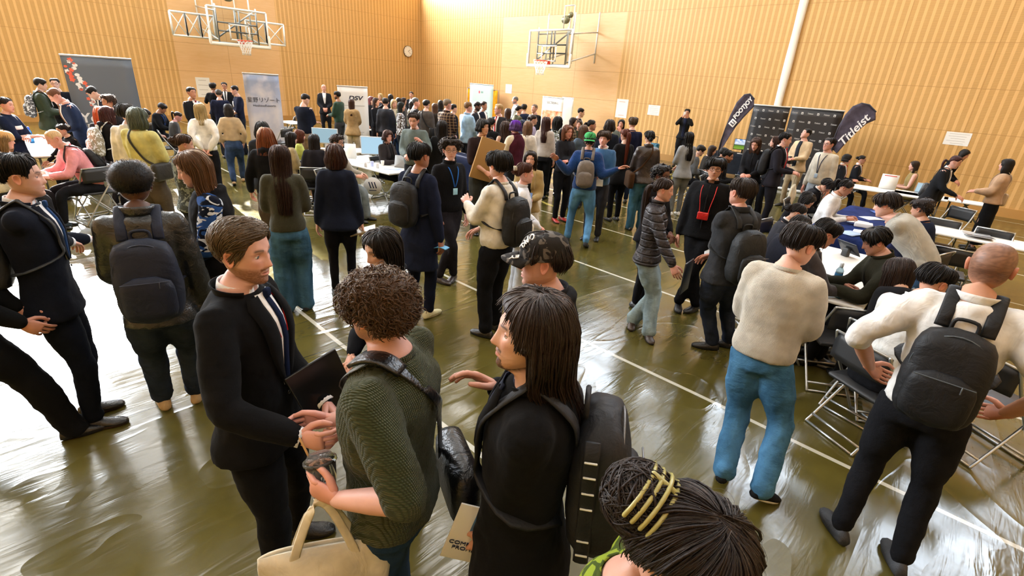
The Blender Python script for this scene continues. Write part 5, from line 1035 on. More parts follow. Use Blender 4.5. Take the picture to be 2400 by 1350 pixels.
person('yellow', -7.64, 1.31, 40, 'person with grey-green bobbed hair and glasses in a pale yellow shirt, dark bag on shoulder', H=1.72, tone='#d49f8a', hair=('mid', '#596053', {'len': 0.13}), glass=1, yaw=-25, top=('tee', '#c2bb79', 'shirt', {'loose': 1.6, 'sleeve': 0.55}), bot=('wide', '#4d453c'), arms=('front', 'front'), bag=(1, '#2a2824', 'nylon', 'dark brown'), short='person in the pale yellow shirt')
person('behindyellow', -8.09, 1.29, 51, 'person with white-lit black hair in a cream sweatshirt behind the yellow shirt', H=1.72, hair=('shag', '#2a2420'), tone='#d6a88c', top=('hoodie', '#d8d2c6', 'plain'), bot=('pants', '#22252b'))
person('redhair', -9.41, 1.24, 12, 'person with dark red hair in a black top carrying a cream patterned backpack', H=1.6, fem=1, tone='#c48d74', hair=('mid', '#3a1614', {'len': 0.15}), pitch=-12, top=('hoodie', '#131215', 'plain'), bot=('slim', '#17171b'), pack=('#8b8474', 'floral', {'k': 0.95}, 'cream patterned'), arms=('front', 'front'), short='woman with dark red hair')
person('orangehair', -9.98, 1.27, 53, 'person with bright orange hair beside the cream backpack', H=1.55, fem=1, hair=('mid', '#b0502a'), top=('sweater', '#26242a', 'knit'), bot=('pants', '#1d1e22'))
person('curlybun', -10.87, 1.55, -158, 'person with curly brown hair and a lit halo beside the grey flower banner', H=1.66, fem=1, hair=('curly', '#3a2a20'), tone='#b88666', top=('sweater', '#2a2c34', 'knit'), bot=('pants', '#1d1e22'))
person('leannavy', -13.01, 1.91, 178, 'person in a navy suit bending forward before the grey flower banner', H=1.76, lean=22, pitch=-22, tone='#d6a88c', asian=1, hair=('short', '#15110f', {'t': (0.024, 0.012)}), top=('suit', '#151c2c', 'wool', {'tie': '#3a3024'}), bot=('pants', '#131927'), arms=('front', 'front'))
person('bluesuit', -11.51, 1.16, -176, 'person in a blue suit with fair hair bending forward towards the green parka', H=1.76, lean=16, pitch=-20, tone='#d59c86', hair=('short', '#6e4a35', {'t': (0.02, 0.008)}), top=('suit', '#1d2b47', 'wool', {'tie': '#7a5540'}), bot=('pants', '#1b2740'), arms=('hold', 'hold'))
person('parka', -14.14, 0.93, -6, 'person in a dark green parka with a grey patterned backpack by the timber wall', H=1.76, pitch=-8, tone='#d6a88c', asian=1, hair=('moptop', '#15110f'), top=('jacket', '#23301f', 'nylon', {'hem': -0.25, 'hood': 1}), bot=('pants', '#1c1e22'), pack=('#55565a', 'floral', {'k': 0.9, 'c2': '#888888'}, 'grey patterned'), arms=('hold', 'hold'), short='person in the green parka')
person('glasswall', -14.90, 1.27, -105, 'person wearing glasses and a black t-shirt against the timber wall behind the parka', H=1.74, tone='#d6a88c', asian=1, hair=('short', '#15110f'), glass=1, top=('tee', '#15161c', 'plain'), bot=('pants', '#1c1e22'))
person('teewoman', -10.59, 0.26, -30, 'person with hair tied back and arms crossed in a navy printed t-shirt', H=1.62, fem=1, tone='#cf9a7e', hair=('pony', '#1e1613'), pitch=-4, top=('tee', '#141d33', 'plain', {'print': ('#d8d8d8', 0.1, 0.72, 0.62)}), bot=('pants', '#191f2c'), arms=('fold', 'fold'))
person('beret', -9.23, 0.01, -16, 'person wearing a tan knitted hat and white hooded coat, seated near the pink shirt', H=1.66, pose='sit', lean=10, hair=('mid', '#8b6b47'), tone='#cf9a7e', top=('hoodie', '#d9d4cc', 'fleece'), bot=('pants', '#2c2c30'), arms=((0.08, 0.24, 0.44), (0.08, 0.24, 0.44)), cap=('beanie', '#c49a68'))
person('pink', -9.27, 0.90, -169, 'person with cropped blond hair in a pink shirt, seated and leaning on the table', H=1.78, pose='sit', lean=24, tone='#c98f74', hair=('crop', '#c9a679'), top=('shirt', '#d98f95', 'shirt', {'loose': 1.4, 'hem': -0.02}), bot=('pants', '#17181d'), arms=((0.06, 0.3, 0.4), (0.1, 0.28, 0.4)), shoes=('#1c2a30', 'nylon', '#0d0d0d'), pack=('#17171a', 'nylon', {'k': 0.7, 'one': -1}, 'black'), short='seated man in the pink shirt')
person('clipback', -11.10, 1.01, -164, 'person in black with pinned-up dark hair, seated beside the pink shirt', H=1.44, fem=1, pose='sit', lean=14, hair=('clip', '#1c1412', {'clip': '#dddddd'}), top=('sweater', '#141316', 'knit'), bot=('pants', '#17181d'), arms=((0.08, 0.28, 0.42), (0.08, 0.28, 0.42)))
person('capglasses', -13.72, 2.30, -6, 'person with black hair in a black fitted top, seated looking down at a tablet', H=1.6, pose='sit', lean=18, pitch=-20, hair=('bowl', '#15110f'), tone='#c08c70', glass=1, top=('sweater', '#17181b', 'knit'), bot=('pants', '#1b1c20'), arms=((0.05, 0.24, 0.42), (0.05, 0.26, 0.42)))
person('lanyblue', -14.76, 2.91, -42, 'person with black hair and a blue lanyard, seated in a black jacket near the wall', H=1.7, pose='sit', lean=14, pitch=-18, hair=('moptop', '#15110f'), tone='#a87858', top=('jacket', '#15171c', 'plain', {'inner': '#222733'}), bot=('pants', '#1b1c20'), lan=('#1f4fa0',), arms=((0.05, 0.24, 0.42), (0.05, 0.26, 0.42)))
person('redtie', -12.58, 3.19, -64, 'person in a black suit and dark red tie standing beside the white wall notice', H=1.76, yaw=-8, tone='#b97f5c', hair=('short', '#15110f'), top=('suit', '#16171b', 'wool', {'tie': '#7c1722'}), bot=('pants', '#15161a'), arms=('front', 'front'))
person('girlsit', -13.35, 2.88, -8, 'person with dark hair and a pink face mask, seated in a dark grey coat', H=1.5, fem=1, pose='sit', lean=14, pitch=-15, hair=('pony', '#221713'), tone='#d99a92', top=('coat', '#3b3d42', 'wool'), bot=('pants', '#1b1c20'), arms=('front', 'front'))
person('blonde', -9.89, 2.60, 73, 'person with long blonde hair in a white blouse and black pinafore top, hands behind back', H=1.63, fem=1, tone='#d7a88e', hair=('long', '#b39a6a', {'len': 0.24}), top=('blouse', '#dedad2', 'shirt', {'puff': 1}), bot=('wide', '#15151a', 'plain', {'w': 1.25}), arms=('back', 'back'), short='blonde woman in the white blouse')
person('beigeback', -11.03, 3.39, 71, 'person with black bobbed hair in a beige sweater and dark jeans, hands in back pockets', H=1.6, fem=1, hair=('bob', '#16100e'), tone='#d6a88c', top=('sweater', '#c3aa85', 'knit', {'hem': 0.1}), bot=('wide', '#1b2f4c', 'denim', {'w': 1.15}), shoes=('#a5855a', 'leather', '#1a1410'), arms=('pocket', 'pocket'), legs='stride')
person('darkcurl', -16.90, 4.87, 64, 'person with black curly hair in a black jacket facing the wall notice', H=1.7, fem=1, tone='#8d5f42', hair=('curly', '#0f0c0b'), top=('jacket', '#121317', 'plain'), bot=('pants', '#15161a'), arms=('up', 'down'))
person('lanyred', -17.43, 5.35, -115, 'person wearing glasses, black suit and red folder, back against the wall', H=1.72, tone='#b9805c', hair=('short', '#15110f'), glass=1, top=('suit', '#121317', 'wool', {'tie': '#222226'}), bot=('pants', '#15161a'), arms=('front', 'front'), item=('folder', 1, '#c22a28', (0, 0, 0), (0.2, 0.28), (0, 0, 0), 'red folder held by the suited man against the left wall'))
person('bald1', -14.29, 4.23, 74, 'person with thinning grey hair in a navy t-shirt over pale sleeves, seen from behind', H=1.66, tone='#d6a88c', hair=('short', '#3c3936', {'t': (0.008, 0.014)}), top=('tee', '#1b2036', 'plain', {'sleeve': 0.6, 'loose': 1.3}), bot=('pants', '#23262d'), arms=('front', 'front'))
person('tallnavy', -14.80, 4.82, 170, 'person tall with black hair in a navy printed t-shirt, looking down to the seated group', H=1.74, tone='#d3a083', asian=1, pitch=-12, hair=('short', '#15110f', {'t': (0.024, 0.014)}), top=('tee', '#191d30', 'plain', {'loose': 1.3, 'print': ('#cfcfcf', 0.06, 0.78, 0.55)}), bot=('wide', '#1e222c'), arms=('front', 'front'))
person('auburn', -6.25, 2.27, 50, 'person with shoulder-length auburn hair in a black hooded sweatshirt with a bow on the sleeve', H=1.62, fem=1, tone='#d7a88e', hair=('mid', '#7d4324', {'len': 0.2}), top=('hoodie', '#121215', 'plain'), bot=('wide', '#4b4036'), arms=('side', 'front'))
person('behindaub', -7.34, 2.64, 60, 'person with black hair in a dark coat in front of the pale blue banner', H=1.58, fem=1, hair=('bob', '#15110f'), top=('coat', '#22252c', 'wool'), bot=('pants', '#15161a'))
person('olive', -4.65, 1.80, 67, 'person with long dark brown hair down the back of an olive sweater, wide blue jeans', H=1.64, fem=1, tone='#d7a88e', hair=('xlong', '#2a1812', {'len': 0.5}), top=('sweater', '#3d3d2d', 'knit', {'hem': 0.0}), bot=('wide', '#2f5570', 'denim', {'w': 1.45}), shoes=('#23252a', 'nylon', '#c9c9c9'), glass=1, arms=('hold', 'hold'))
person('bob', -4.75, 2.37, 59, 'person with a chin-length brown bob in a fitted navy blazer and black trousers', H=1.62, fem=1, tone='#dcae92', hair=('bob', '#33190f'), top=('suit', '#161b2a', 'wool', {'hem': -0.12}), bot=('slim', '#101014', 'plain', {'w': 0.9}), arms=('down', 'down'), item=('folder', 1, '#8a7a5a', (1.3, 0, 1.57), (0.2, 0.27)), short='woman in the navy blazer')
person('armsx', -11.15, 4.93, 36, 'person in a navy sweater standing with arms crossed and head bowed', H=1.78, tone='#d6a88c', pitch=-24, yaw=-20, hair=('short', '#15110f'), top=('sweater', '#151b2c', 'knit'), bot=('pants', '#8a7765'), arms=('fold', 'fold'))
person('baldsuit', -17.17, 8.35, -116, 'person with a bald head in a dark suit against the timber wall', H=1.8, tone='#cf9476', hair=('none', '#15110f'), top=('suit', '#1c1d22', 'wool', {}), bot=('pants', '#1c1d22'), arms=('front', 'front'))
person('greensw', -13.70, 7.06, 118, 'person with a dark beard in a bottle-green sweater and grey trousers', H=1.74, tone='#a8734e', beard=1, hair=('curly', '#15110f', {'t': (0.022, 0.016)}), top=('sweater', '#2c4a3c', 'knit'), bot=('wide', '#3b3d40', 'plain', {'w': 1.1}), arms=('hold', 'hold'))
person('beaniedark', -15.57, 8.20, -128, 'person wearing a dark navy beanie near the timber wall', H=1.76, tone='#8d5f42', hair=('short', '#15110f'), top=('jacket', '#1c2233', 'plain'), bot=('pants', '#1c1d22'), cap=('beanie', '#151a2c'))
person('brownlong', -16.31, 8.69, -108, 'person with long brown hair and a burgundy top beside the tan blazer', H=1.62, fem=1, tone='#cf9a80', hair=('long', '#3a2118'), top=('sweater', '#4a1d22', 'knit'), bot=('pants', '#1c1d22'))
person('redbadge', -14.75, 8.20, -119, 'person with slicked black hair, black suit and a red badge by the wall', H=1.72, tone='#c9936f', hair=('short', '#15110f', {'t': (0.01, 0.006)}), top=('suit', '#15161a', 'wool', {'inner': '#4c443c'}), bot=('pants', '#15161a'), lan=('#222222', '#c8402c', 0.62))
person('tanblazer', -12.42, 6.75, 53, 'person with long brown hair in a belted tan jacket and cream trousers', H=1.62, fem=1, hair=('long', '#3a2218', {'len': 0.3}), top=('coat', '#a88d66', 'plain', {'hem': -0.22}), bot=('wide', '#c7bfae', 'plain', {'w': 1.1}), arms=('front', 'front'))
person('sit1', -8.66, 3.49, -2, 'person wearing a black hair clip and a beige cardigan, seated at the round of laptops', H=1.6, fem=1, pose='sit', lean=6, hair=('long', '#17110f'), top=('sweater', '#bfae85', 'knit'), bot=('skirt', '#c9bfa5'), arms=((0.06, 0.2, 0.42), (0.06, 0.2, 0.42)))
person('sit2', -9.19, 3.88, -18, 'person with auburn hair in a lime-yellow top, seated in profile', H=1.54, fem=1, pose='sit', lean=4, tone='#cf8f78', hair=('bob', '#5b2c1c'), top=('tee', '#b4bd62', 'shirt'), bot=('skirt', '#2a2b30'), arms=((0.06, 0.22, 0.42), (0.06, 0.22, 0.42)))
person('sit3', -8.15, 3.71, 57, 'person with very long black hair down the back, seated in a dark coat', H=1.62, fem=1, pose='sit', lean=6, hair=('xlong', '#17110f', {'len': 0.5}), top=('coat', '#1f1d22', 'wool'), bot=('pants', '#1c1d22'))
person('sit4', -7.65, 3.81, -57, 'person with curly dark hair and round glasses, seated behind the navy blazer', H=1.72, pose='sit', lean=4, tone='#cf9c80', hair=('curly', '#2b1d16'), glass=1, top=('sweater', '#b9b4aa', 'knit'), bot=('wide', '#7e8a90'), arms=((0.06, 0.24, 0.44), (0.06, 0.24, 0.44)))
person('darkbag', -14.06, 8.27, -61, 'person with dark red hair in a black jacket, black bag on the arm', H=1.62, fem=1, hair=('long', '#4a1a1c'), top=('jacket', '#15161a', 'plain'), bot=('pants', '#15161a'), bag=(-1, '#141416', 'leather'), short='red-haired woman in the black jacket')
person('handhead', -12.63, 7.57, -61, 'person with long brown hair raising a hand to the forehead, black sweater and skirt', H=1.66, fem=1, tone='#cf9a80', hair=('long', '#38241a', {'len': 0.3}), top=('sweater', '#16181f', 'knit'), bot=('skirt', '#1d1a1c', 'plain', {'hem': 0.12}), arms=('head', 'front'), lan=('#333333', '#a6d84a', 0.4))
person('blondefar', -15.35, 9.42, -152, 'person with blonde hair far back beside the corner of the hall', H=1.66, fem=1, hair=('long', '#c0a36c'), top=('sweater', '#3a3c42', 'knit'), bot=('pants', '#1c1d22'))
person('navyback', -11.74, 7.33, 54, 'person with short black hair in a navy puffer coat carrying a camera', H=1.7, tone='#d6a88c', hair=('short', '#15110f', {'t': (0.026, 0.02)}), top=('jacket', '#161a26', 'nylon'), bot=('pants', '#15161a'))
person('creamsw', -12.15, 7.83, -101, 'person with blonde hair in a cream cardigan with a lime green badge', H=1.66, fem=1, tone='#d9a78e', hair=('long', '#c1a679', {'len': 0.2}), pitch=-8, top=('sweater', '#d8d0b6', 'knit', {'loose': 1.4}), bot=('pants', '#24406a', 'denim'), arms=('front', 'front'), lan=('#3a5a2a', '#9fe03c', 0.45))
person('dk1', -14.49, 9.24, 47, 'person with black hair behind the cream cardigan', H=1.68, fem=1, hair=('bob', '#15110f'), top=('sweater', '#22252c', 'knit'))
person('dk2', -12.99, 8.54, 27, 'person with dark hair in a charcoal coat near the hall corner', H=1.66, fem=1, hair=('long', '#1b1412'), top=('coat', '#2a2c30', 'wool'))
person('dk3', -14.74, 9.88, -24, 'person with wavy brown hair near the hall corner, grey coat', H=1.58, fem=1, hair=('wavy', '#2b1c16'), top=('coat', '#3a3b40', 'wool'))
person('dk4', -11.03, 7.30, -29, 'person with dark green-black hair and a patterned scarf in the crowd', H=1.66, fem=1, hair=('long', '#141a16'), top=('sweater', '#4a4038', 'floral'))
person('suitwoman', -16.27, 11.27, -140, 'person with slicked-back black hair and dark suit standing tall at the corner', H=1.72, fem=1, hair=('bun', '#15110f'), tone='#c68f72', top=('suit', '#15161a', 'wool', {}))
person('greycap', -11.22, 7.87, -30, 'person with grey hair in a dark jacket facing the back wall', H=1.76, hair=('short', '#5a5a5a'), tone='#cf9a80', top=('jacket', '#24262b', 'plain'))
person('bobgrey', -13.13, 9.08, -5, 'person with a dark bob and olive waistcoat over white, bag in hand', H=1.57, fem=1, hair=('bob', '#1a1412'), top=('vest', '#6b6450', 'plain', {'sleeve': 1}), bag=(1, '#1b1b1d', 'leather'), short='woman in the olive waistcoat')
person('brownjk', -10.75, 7.87, 24, 'person with short black hair in a grey-brown jacket, black tote on the shoulder', H=1.74, tone='#d6a88c', hair=('short', '#15110f', {'t': (0.024, 0.016)}), top=('jacket', '#4a4542', 'plain'), bot=('pants', '#1a1b1f'), bag=(1, '#121214', 'nylon', 'black'), short='man in the grey-brown jacket')
person('br5', -11.17, 8.46, 33, 'person with long light brown hair between the jacket and the plaid shirt', H=1.64, fem=1, hair=('long', '#4a3222'), top=('coat', '#2a2520', 'wool'))
person('br6', -12.30, 9.53, 42, 'person with dark hair in a dark coat close to the timber wall', H=1.66, fem=1, hair=('mid', '#1b1412'), top=('coat', '#1d1f24', 'wool'))
person('plaid', -9.42, 7.47, 14, 'person with greying fair hair in a dark plaid shirt', H=1.84, tone='#d29a84', yaw=-20, hair=('short', '#7a6a58', {'t': (0.02, 0.01)}), top=('shirt', '#2f2526', 'plaid', {'c2': '#8c765e', 'loose': 1.5}), bot=('pants', '#1c1d22'), arms=('front', 'front'))
person('dk7', -10.34, 8.40, -9, 'person with black hair beyond the plaid shirt', H=1.68, hair=('short', '#15110f'), top=('jacket', '#1a1b1f', 'plain'))
person('ltblue', -9.22, 7.92, 1, 'person with light brown hair in a loose pale blue shirt and black trousers', H=1.8, tone='#d9a08a', yaw=-15, hair=('short', '#77593a', {'t': (0.022, 0.014)}), top=('shirt', '#9cbfdd', 'shirt', {'loose': 1.6, 'hem': -0.1}), bot=('pants', '#17181d'), arms=('front', 'front'))
person('indsuit', -10.31, 9.13, -52, 'person with curly black hair and beard in a charcoal suit before the mint banner', H=1.76, tone='#6b4632', beard=1, pitch=-14, hair=('curly', '#0f0c0b', {'t': (0.022, 0.014)}), top=('suit', '#1f2128', 'wool', {}))
person('suitcurl', -10.78, 9.83, -72, 'person with curly brown hair in a navy suit beside the mint banner', H=1.74, tone='#a8785a', hair=('curly', '#2a1d16', {'t': (0.022, 0.014)}), top=('suit', '#1a1f2c', 'wool', {}))
person('blondsuit', -8.71, 8.46, -174, 'person with fair hair and glasses in a dark suit and long red tie', H=1.8, tone='#dba48e', glass=1, hair=('short', '#b5935f', {'t': (0.028, 0.016)}), yaw=-20, top=('suit', '#26262b', 'wool', {'tie': '#b92c38', 'vlow': 0.1}), bot=('pants', '#202025'), arms=('down', 'down'))
person('greytall', -12.04, 12.44, 129, 'person with cropped grey hair and beard in a white shirt standing above the crowd', H=1.86, tone='#b98468', beard=1, beardcol='#55504a', hair=('crop', '#6a6662'), top=('shirt', '#cdd6e2', 'shirt'), arms=('front', 'front'))
person('wavy8', -9.46, 9.49, 30, 'person with wavy chestnut hair in a dark coat behind the varsity jacket', H=1.66, fem=1, hair=('wavy', '#3a241a'), top=('coat', '#24211f', 'wool'))
person('hood9', -9.93, 10.35, -16, 'person with black hair in a khaki hooded coat', H=1.7, hair=('short', '#15110f', {'t': (0.024, 0.018)}), top=('hoodie', '#4a4a38', 'plain'))
person('navy10', -10.42, 11.11, 33, 'person with dark hair and a navy coat and backpack strap', H=1.72, hair=('moptop', '#1c1614'), top=('jacket', '#1a2236', 'plain'))
person('baldblack', -9.48, 10.55, -178, 'person with a balding head in a black sweater beside the section banner', H=1.78, tone='#cf9a82', hair=('crop', '#6a5a4c'), top=('sweater', '#17181b', 'knit'), arms=('front', 'front'))
person('lowhair', -7.89, 8.71, -38, 'person with brown hair pinned by a mint ribbon, lavender jumper', H=1.64, fem=1, hair=('bun', '#2a1c16'), top=('sweater', '#b5a8c4', 'knit', {'loose': 1.3}), bot=('pants', '#38506c', 'denim'))
person('zipgrey', -7.00, 4.90, -140, 'person with short dark hair in a sage quarter-zip sweater, gesturing with both hands', H=1.74, tone='#d29c84', pitch=-14, hair=('short', '#251a15', {'t': (0.026, 0.016)}), top=('sweater', '#6a7b7c', 'knit', {'loose': 1.4, 'inner': 0}), bot=('pants', '#22252b'), arms=('up', 'hold'))
person('blazersit', -8.43, 5.24, -77, 'person with parted brown hair in a dark blazer, seated behind the monitor', H=1.66, fem=1, pose='sit', lean=4, tone='#cf957c', yaw=-15, hair=('bob', '#3c2018', {'len': 0.08}), top=('jacket', '#2e2a2b', 'wool', {'inner': '#141416'}), bot=('pants', '#1b1c20'), arms=((0.05, 0.19, 0.46), (0.05, 0.19, 0.46)))
person('longblack', -6.73, 5.25, 48, 'person with long black hair down the back of a black coat, behind the curly hair', H=1.64, fem=1, hair=('xlong', '#16100f', {'len': 0.4}), top=('coat', '#16171a', 'wool'), bot=('pants', '#15161a'))
person('cardboard', -5.75, 5.24, -104, 'person with parted black hair in a brown t-shirt hugging a big cardboard folder', H=1.76, tone='#c79474', asian=1, hair=('mid', '#15110f', {'len': 0.06}), yaw=12, top=('tee', '#2a1f20', 'plain'), bot=('wide', '#2e2f2c', 'plain', {'w': 1.25}), arms=((0.07, 0.15, 0.55, 0.5, -0.6, -1), 'front'), short='person in the brown t-shirt')
person('dk11', -7.39, 6.96, 37, 'person with black hair and a dark top between the folder and the red tie', H=1.62, fem=1, hair=('bun', '#15110f'), top=('sweater', '#1a1b1f', 'knit'))
person('varsity', -6.25, 6.51, 84, 'person wearing a purple beanie and a cream and maroon varsity jacket over teal', H=1.68, tone='#cf9a88', yaw=10, hair=('mid', '#5a3a78', {'len': 0.06}), top=('jacket', '#4a1f2e', 'plain', {'hood': 1, 'loose': 1.3, 'sleeves': ('wool', '#d2c5ae')}), bot=('pants', '#24262c'), arms=('front', 'front'), cap=('beanie', '#54268a'), short='person in the varsity jacket')
person('whitetop', -6.71, 7.29, 28, 'person with straight ash-brown hair in a white blouse, cloth totes on the shoulder', H=1.62, fem=1, hair=('long', '#7a5c44', {'len': 0.18}), top=('blouse', '#d9d6d0', 'shirt'), bot=('wide', '#2c4668', 'denim'), bag=(1, '#c9bda0', 'shirt', 'cream'), short='ash-haired woman in white')
person('bluebean', -7.58, 8.06, 13, 'person with dark blue dyed hair beside the purple beanie', H=1.56, fem=1, hair=('bob', '#1a2440'), top=('sweater', '#22304a', 'knit'))
person('wavyvest', -6.73, 6.73, 65, 'person with long wavy brown hair and a black waistcoat beside the varsity jacket', H=1.62, fem=1, hair=('wavy', '#3a261c'), top=('vest', '#1a1a1e', 'plain'), bot=('pants', '#1a1b1f'))
person('navycoat', -3.81, 2.70, 17, 'person with short black hair in a long navy overcoat and black backpack', H=1.73, tone='#a87252', hair=('short', '#0f0c0c', {'t': (0.03, 0.014)}), yaw=-12, top=('coat', '#141a2e', 'wool', {'hem': -0.62}), bot=('pants', '#13182a'), shoes=('#c9c19a', 'shirt', '#e6e0c8'), arms=('front', 'down'), wide=0.88, pack=('#151619', 'nylon', {'k': 0.92, 'dx': -0.02}, 'black'), item=('paper', 1, '#58a8d8', (1.5, 0, 0.2), (0.12, 0.1)), short='man in the navy overcoat')
person('turtle', -4.54, 3.65, -97, 'person with big curly dark hair, wire glasses and black turtleneck with a blue lanyard', H=1.72, tone='#d29e84', asian=1, yaw=-22, hair=('curly', '#231813', {'t': (0.062, 0.052), 'n': 1.5}), glass='#8a7a60', top=('sweater', '#121216', 'knit', {'turtle': 1, 'hem': -0.0}), bot=('slim', '#1d1a1e', 'plain', {'w': 0.95}), shoes=('#33241e', 'leather', '#1a1410'), arms=('down', 'down'), lan=('#2a62b0', '#9fd2ea', 0.55), legs=((0.12, 0.085, 20), (0.015, 0.101, -55)), short='man in the black turtleneck')
person('whitesw', -3.06, 3.03, 98, 'person with black hair in an off-white sweatshirt gesturing with one hand, black backpack', H=1.74, tone='#dba88e', asian=1, yaw=-8, hair=('moptop', '#120e0d', {'t': (0.03, 0.024)}), top=('sweater', '#dcdad2', 'shirt', {'loose': 1.3, 'fold': 0.026}), bot=('wide', '#101116', 'plain', {'w': 1.15}), arms=((0.029, 0.19, 0.718, 0.5, -0.5, -1), 'front'), pack=('#131417', 'nylon', {'k': 0.95, 'q': 0.46}, 'black'), short='man in the off-white sweatshirt')
person('tanface', -4.24, 4.71, -143, 'person with dark brown hair in a tan jacket and black waistcoat, facing the camera', H=1.52, fem=1, tone='#d9a48c', hair=('long', '#241913', {'len': 0.3}), top=('jacket', '#9a8458', 'wool', {'inner': '#1c1c1c'}), bot=('wide', '#c9c4b8'), arms=('hold', 'hold'), item=('folder', 1, '#3a5a8c', (0.9, 0, 0), (0.22, 0.28)), short='woman in the tan jacket')
person('clawclip', -3.41, 3.68, -39, 'person with reddish brown hair in a white claw clip and white shirt, hoop earring', H=1.56, fem=1, tone='#d9a08a', hair=('clip', '#4a2717', {'clip': '#e0d3b4', 'r': 0.04}), top=('shirt', '#d9dbe2', 'shirt'), bot=('wide', '#c4c9d0'), arms=('front', 'front'), bag=(1, '#d9d4c4', 'shirt', 'cream'), short='woman with the white claw clip')
person('darkred', -6.91, 8.05, 31, 'person with dark red-brown hair before the section banner', H=1.68, fem=1, hair=('long', '#3a1c18'), top=('sweater', '#cfc6be', 'knit'))
person('wavyback', -7.01, 8.54, 24, 'person with long wavy black hair and a grey-green backpack', H=1.68, fem=1, hair=('wavy', '#101010', {'len': 0.34}), top=('jacket', '#15161a', 'plain'), bot=('pants', '#1a1b1f'), pack=('#5f6350', 'floral', {'c2': '#8a8c7a', 'k': 0.9}, 'grey-green'), short='woman with wavy black hair')
person('midaged', -5.50, 6.97, -107, 'person with straight auburn hair in a black shirt, arms folded, red shoes', H=1.68, fem=1, tone='#d08f78', hair=('long', '#6a4028', {'len': 0.2}), pitch=-5, top=('shirt', '#191a20', 'shirt', {'loose': 1.3}), bot=('pants', '#131317'), arms=('fold', 'fold'), shoes=('#a8281e', 'leather'))
person('dk12', -7.29, 9.41, -72, 'person with dark brown hair in a plaid scarf behind the black shirt', H=1.64, fem=1, hair=('long', '#2a1c16'), top=('coat', '#2c2523', 'plaid'))
person('dk13', -7.53, 10.00, -153, 'person with a round face and parted brown hair, green and black top', H=1.55, fem=1, tone='#d29c82', hair=('long', '#3a2a20'), top=('sweater', '#24301f', 'knit'))
person('suitright', -8.59, 11.35, -55, 'person in a dark suit with cropped black hair standing alone by the smooth wall panel', H=1.76, tone='#d6a88c', pitch=-10, hair=('short', '#15110f', {'t': (0.024, 0.01)}), top=('suit', '#17181c', 'wool', {}))
person('ltbrown', -5.93, 8.05, 66, 'person with light brown hair in a loose slate-blue top, seen from behind', H=1.62, fem=1, hair=('long', '#5d4534', {'len': 0.22}), top=('tee', '#4a5a6c', 'shirt', {'loose': 1.7}), bot=('wide', '#2a2c33'), arms=('front', 'front'))
person('dk14', -6.50, 9.03, -54, 'person with neatly tied black hair in profile behind the green cap', H=1.66, fem=1, hair=('pony', '#15110f'), tone='#b57f60', top=('suit', '#1a1b20', 'wool', {}))
person('fleece', -4.41, 6.15, 34, 'person wearing a green cap backwards and a blue fleece, both arms spread wide', H=1.74, tone='#b88468', hair=('curly', '#1a1310', {'t': (0.012, 0.02)}), top=('sweater', '#173a72', 'fleece', {'loose': 1.5, 'hem': -0.02, 'collar': 0}), bot=('wide', '#4a7ba6', 'denim', {'w': 1.02}), shoes=('#24272c', 'nylon', '#17181a'), arms=((0.242, -0.121, 0.764, 0.3, -0.4, -1), (0.262, -0.082, 0.736, 0.3, -0.4, -1)), legs=((-0.096, 0.013, 6), (0.077, -0.156, -6)), cap=('cap', '#3f9a5c', True), pack=('#6e6763', 'nylon', {'k': 0.86, 'q': 0.45, 'zipc': '#4c4642'}, 'taupe'), short='man in the blue fleece')
person('bluevest', -4.45, 6.58, -158, 'person with shaggy brown hair in a blue vest over a white collar, holding a brochure', H=1.7, tone='#d99c88', hair=('shag', '#3b2a1e'), top=('sweater', '#3d6da0', 'knit', {'collar': '#e6e6e6'}), bot=('wide', '#2e2f34', 'plain', {'w': 1.05}), arms=('hold', 'down'), legs='std', shoes=('#1a1b1e', 'leather', '#3a3a3a'), item=('folder', 0, '#c7cdd2', (0.5, 0, 0.3), (0.2, 0.28), (0, 0, 0), 'pale printed brochure held in front of the blue vest'), short='man in the blue vest')
person('bobnavy', -5.72, 8.57, 19, 'person with a round brown bob in a dark navy coat, seen from behind', H=1.74, hair=('bob', '#2b211c', {'len': 0.1}), top=('coat', '#151a26', 'wool'), bot=('pants', '#15161a'))
person('facelong', -6.76, 10.63, -158, 'person with long black hair and open face under the paper notice', H=1.64, fem=1, tone='#c98f74', hair=('long', '#14100e'), top=('coat', '#4a4c42', 'wool'), arms=('chin', 'front'))
person('navytee', -5.71, 9.41, 46, 'person with short brown hair in a navy t-shirt under the paper notice', H=1.78, tone='#d2a086', hair=('short', '#4a3a2a', {'t': (0.026, 0.012)}), top=('tee', '#181c36', 'plain'), bot=('pants', '#1b2436'), arms=('front', 'front'))
person('redpony', -4.90, 7.89, 62, 'person with a very long copper ponytail down the back of a black coat', H=1.66, fem=1, tone='#d6a88c', hair=('pony', '#5a2412', {'len': 0.62, 'z': 0.05, 'w': 1.1}), top=('coat', '#131316', 'wool'), bot=('pants', '#101013'), arms=('front', 'front'))
person('leatherbr', -4.30, 7.67, 44, 'person with pinned black hair in a brown leather bomber jacket, suede bag at the side', H=1.7, fem=1, tone='#d6a88c', hair=('bun', '#120e0d', {'z': -0.02, 'r': 0.03}), top=('jacket', '#2b211f', 'leather', {'loose': 1.4}), bot=('wide', '#2a5368', 'denim', {'w': 1.3}), bag=(-1, '#3c2818', 'wool', 'brown suede', {'k': 1.2, 'q': 0.05}), arms=('front', 'front'), short='person in the brown leather jacket')
person('photo', -7.87, 16.17, -159, 'person in a black suit with a lanyard, raising a phone to take a picture', H=1.84, fem=1, tone='#b5805f', hair=('short', '#15110f', {'t': (0.03, 0.02)}), top=('jacket', '#1d1e22', 'wool', {'inner': '#1a2036'}), bot=('pants', '#1a1a1e'), arms=('phone', 'phone'), item=('phone', 1, '#d9d9d9'), short='woman taking a picture')
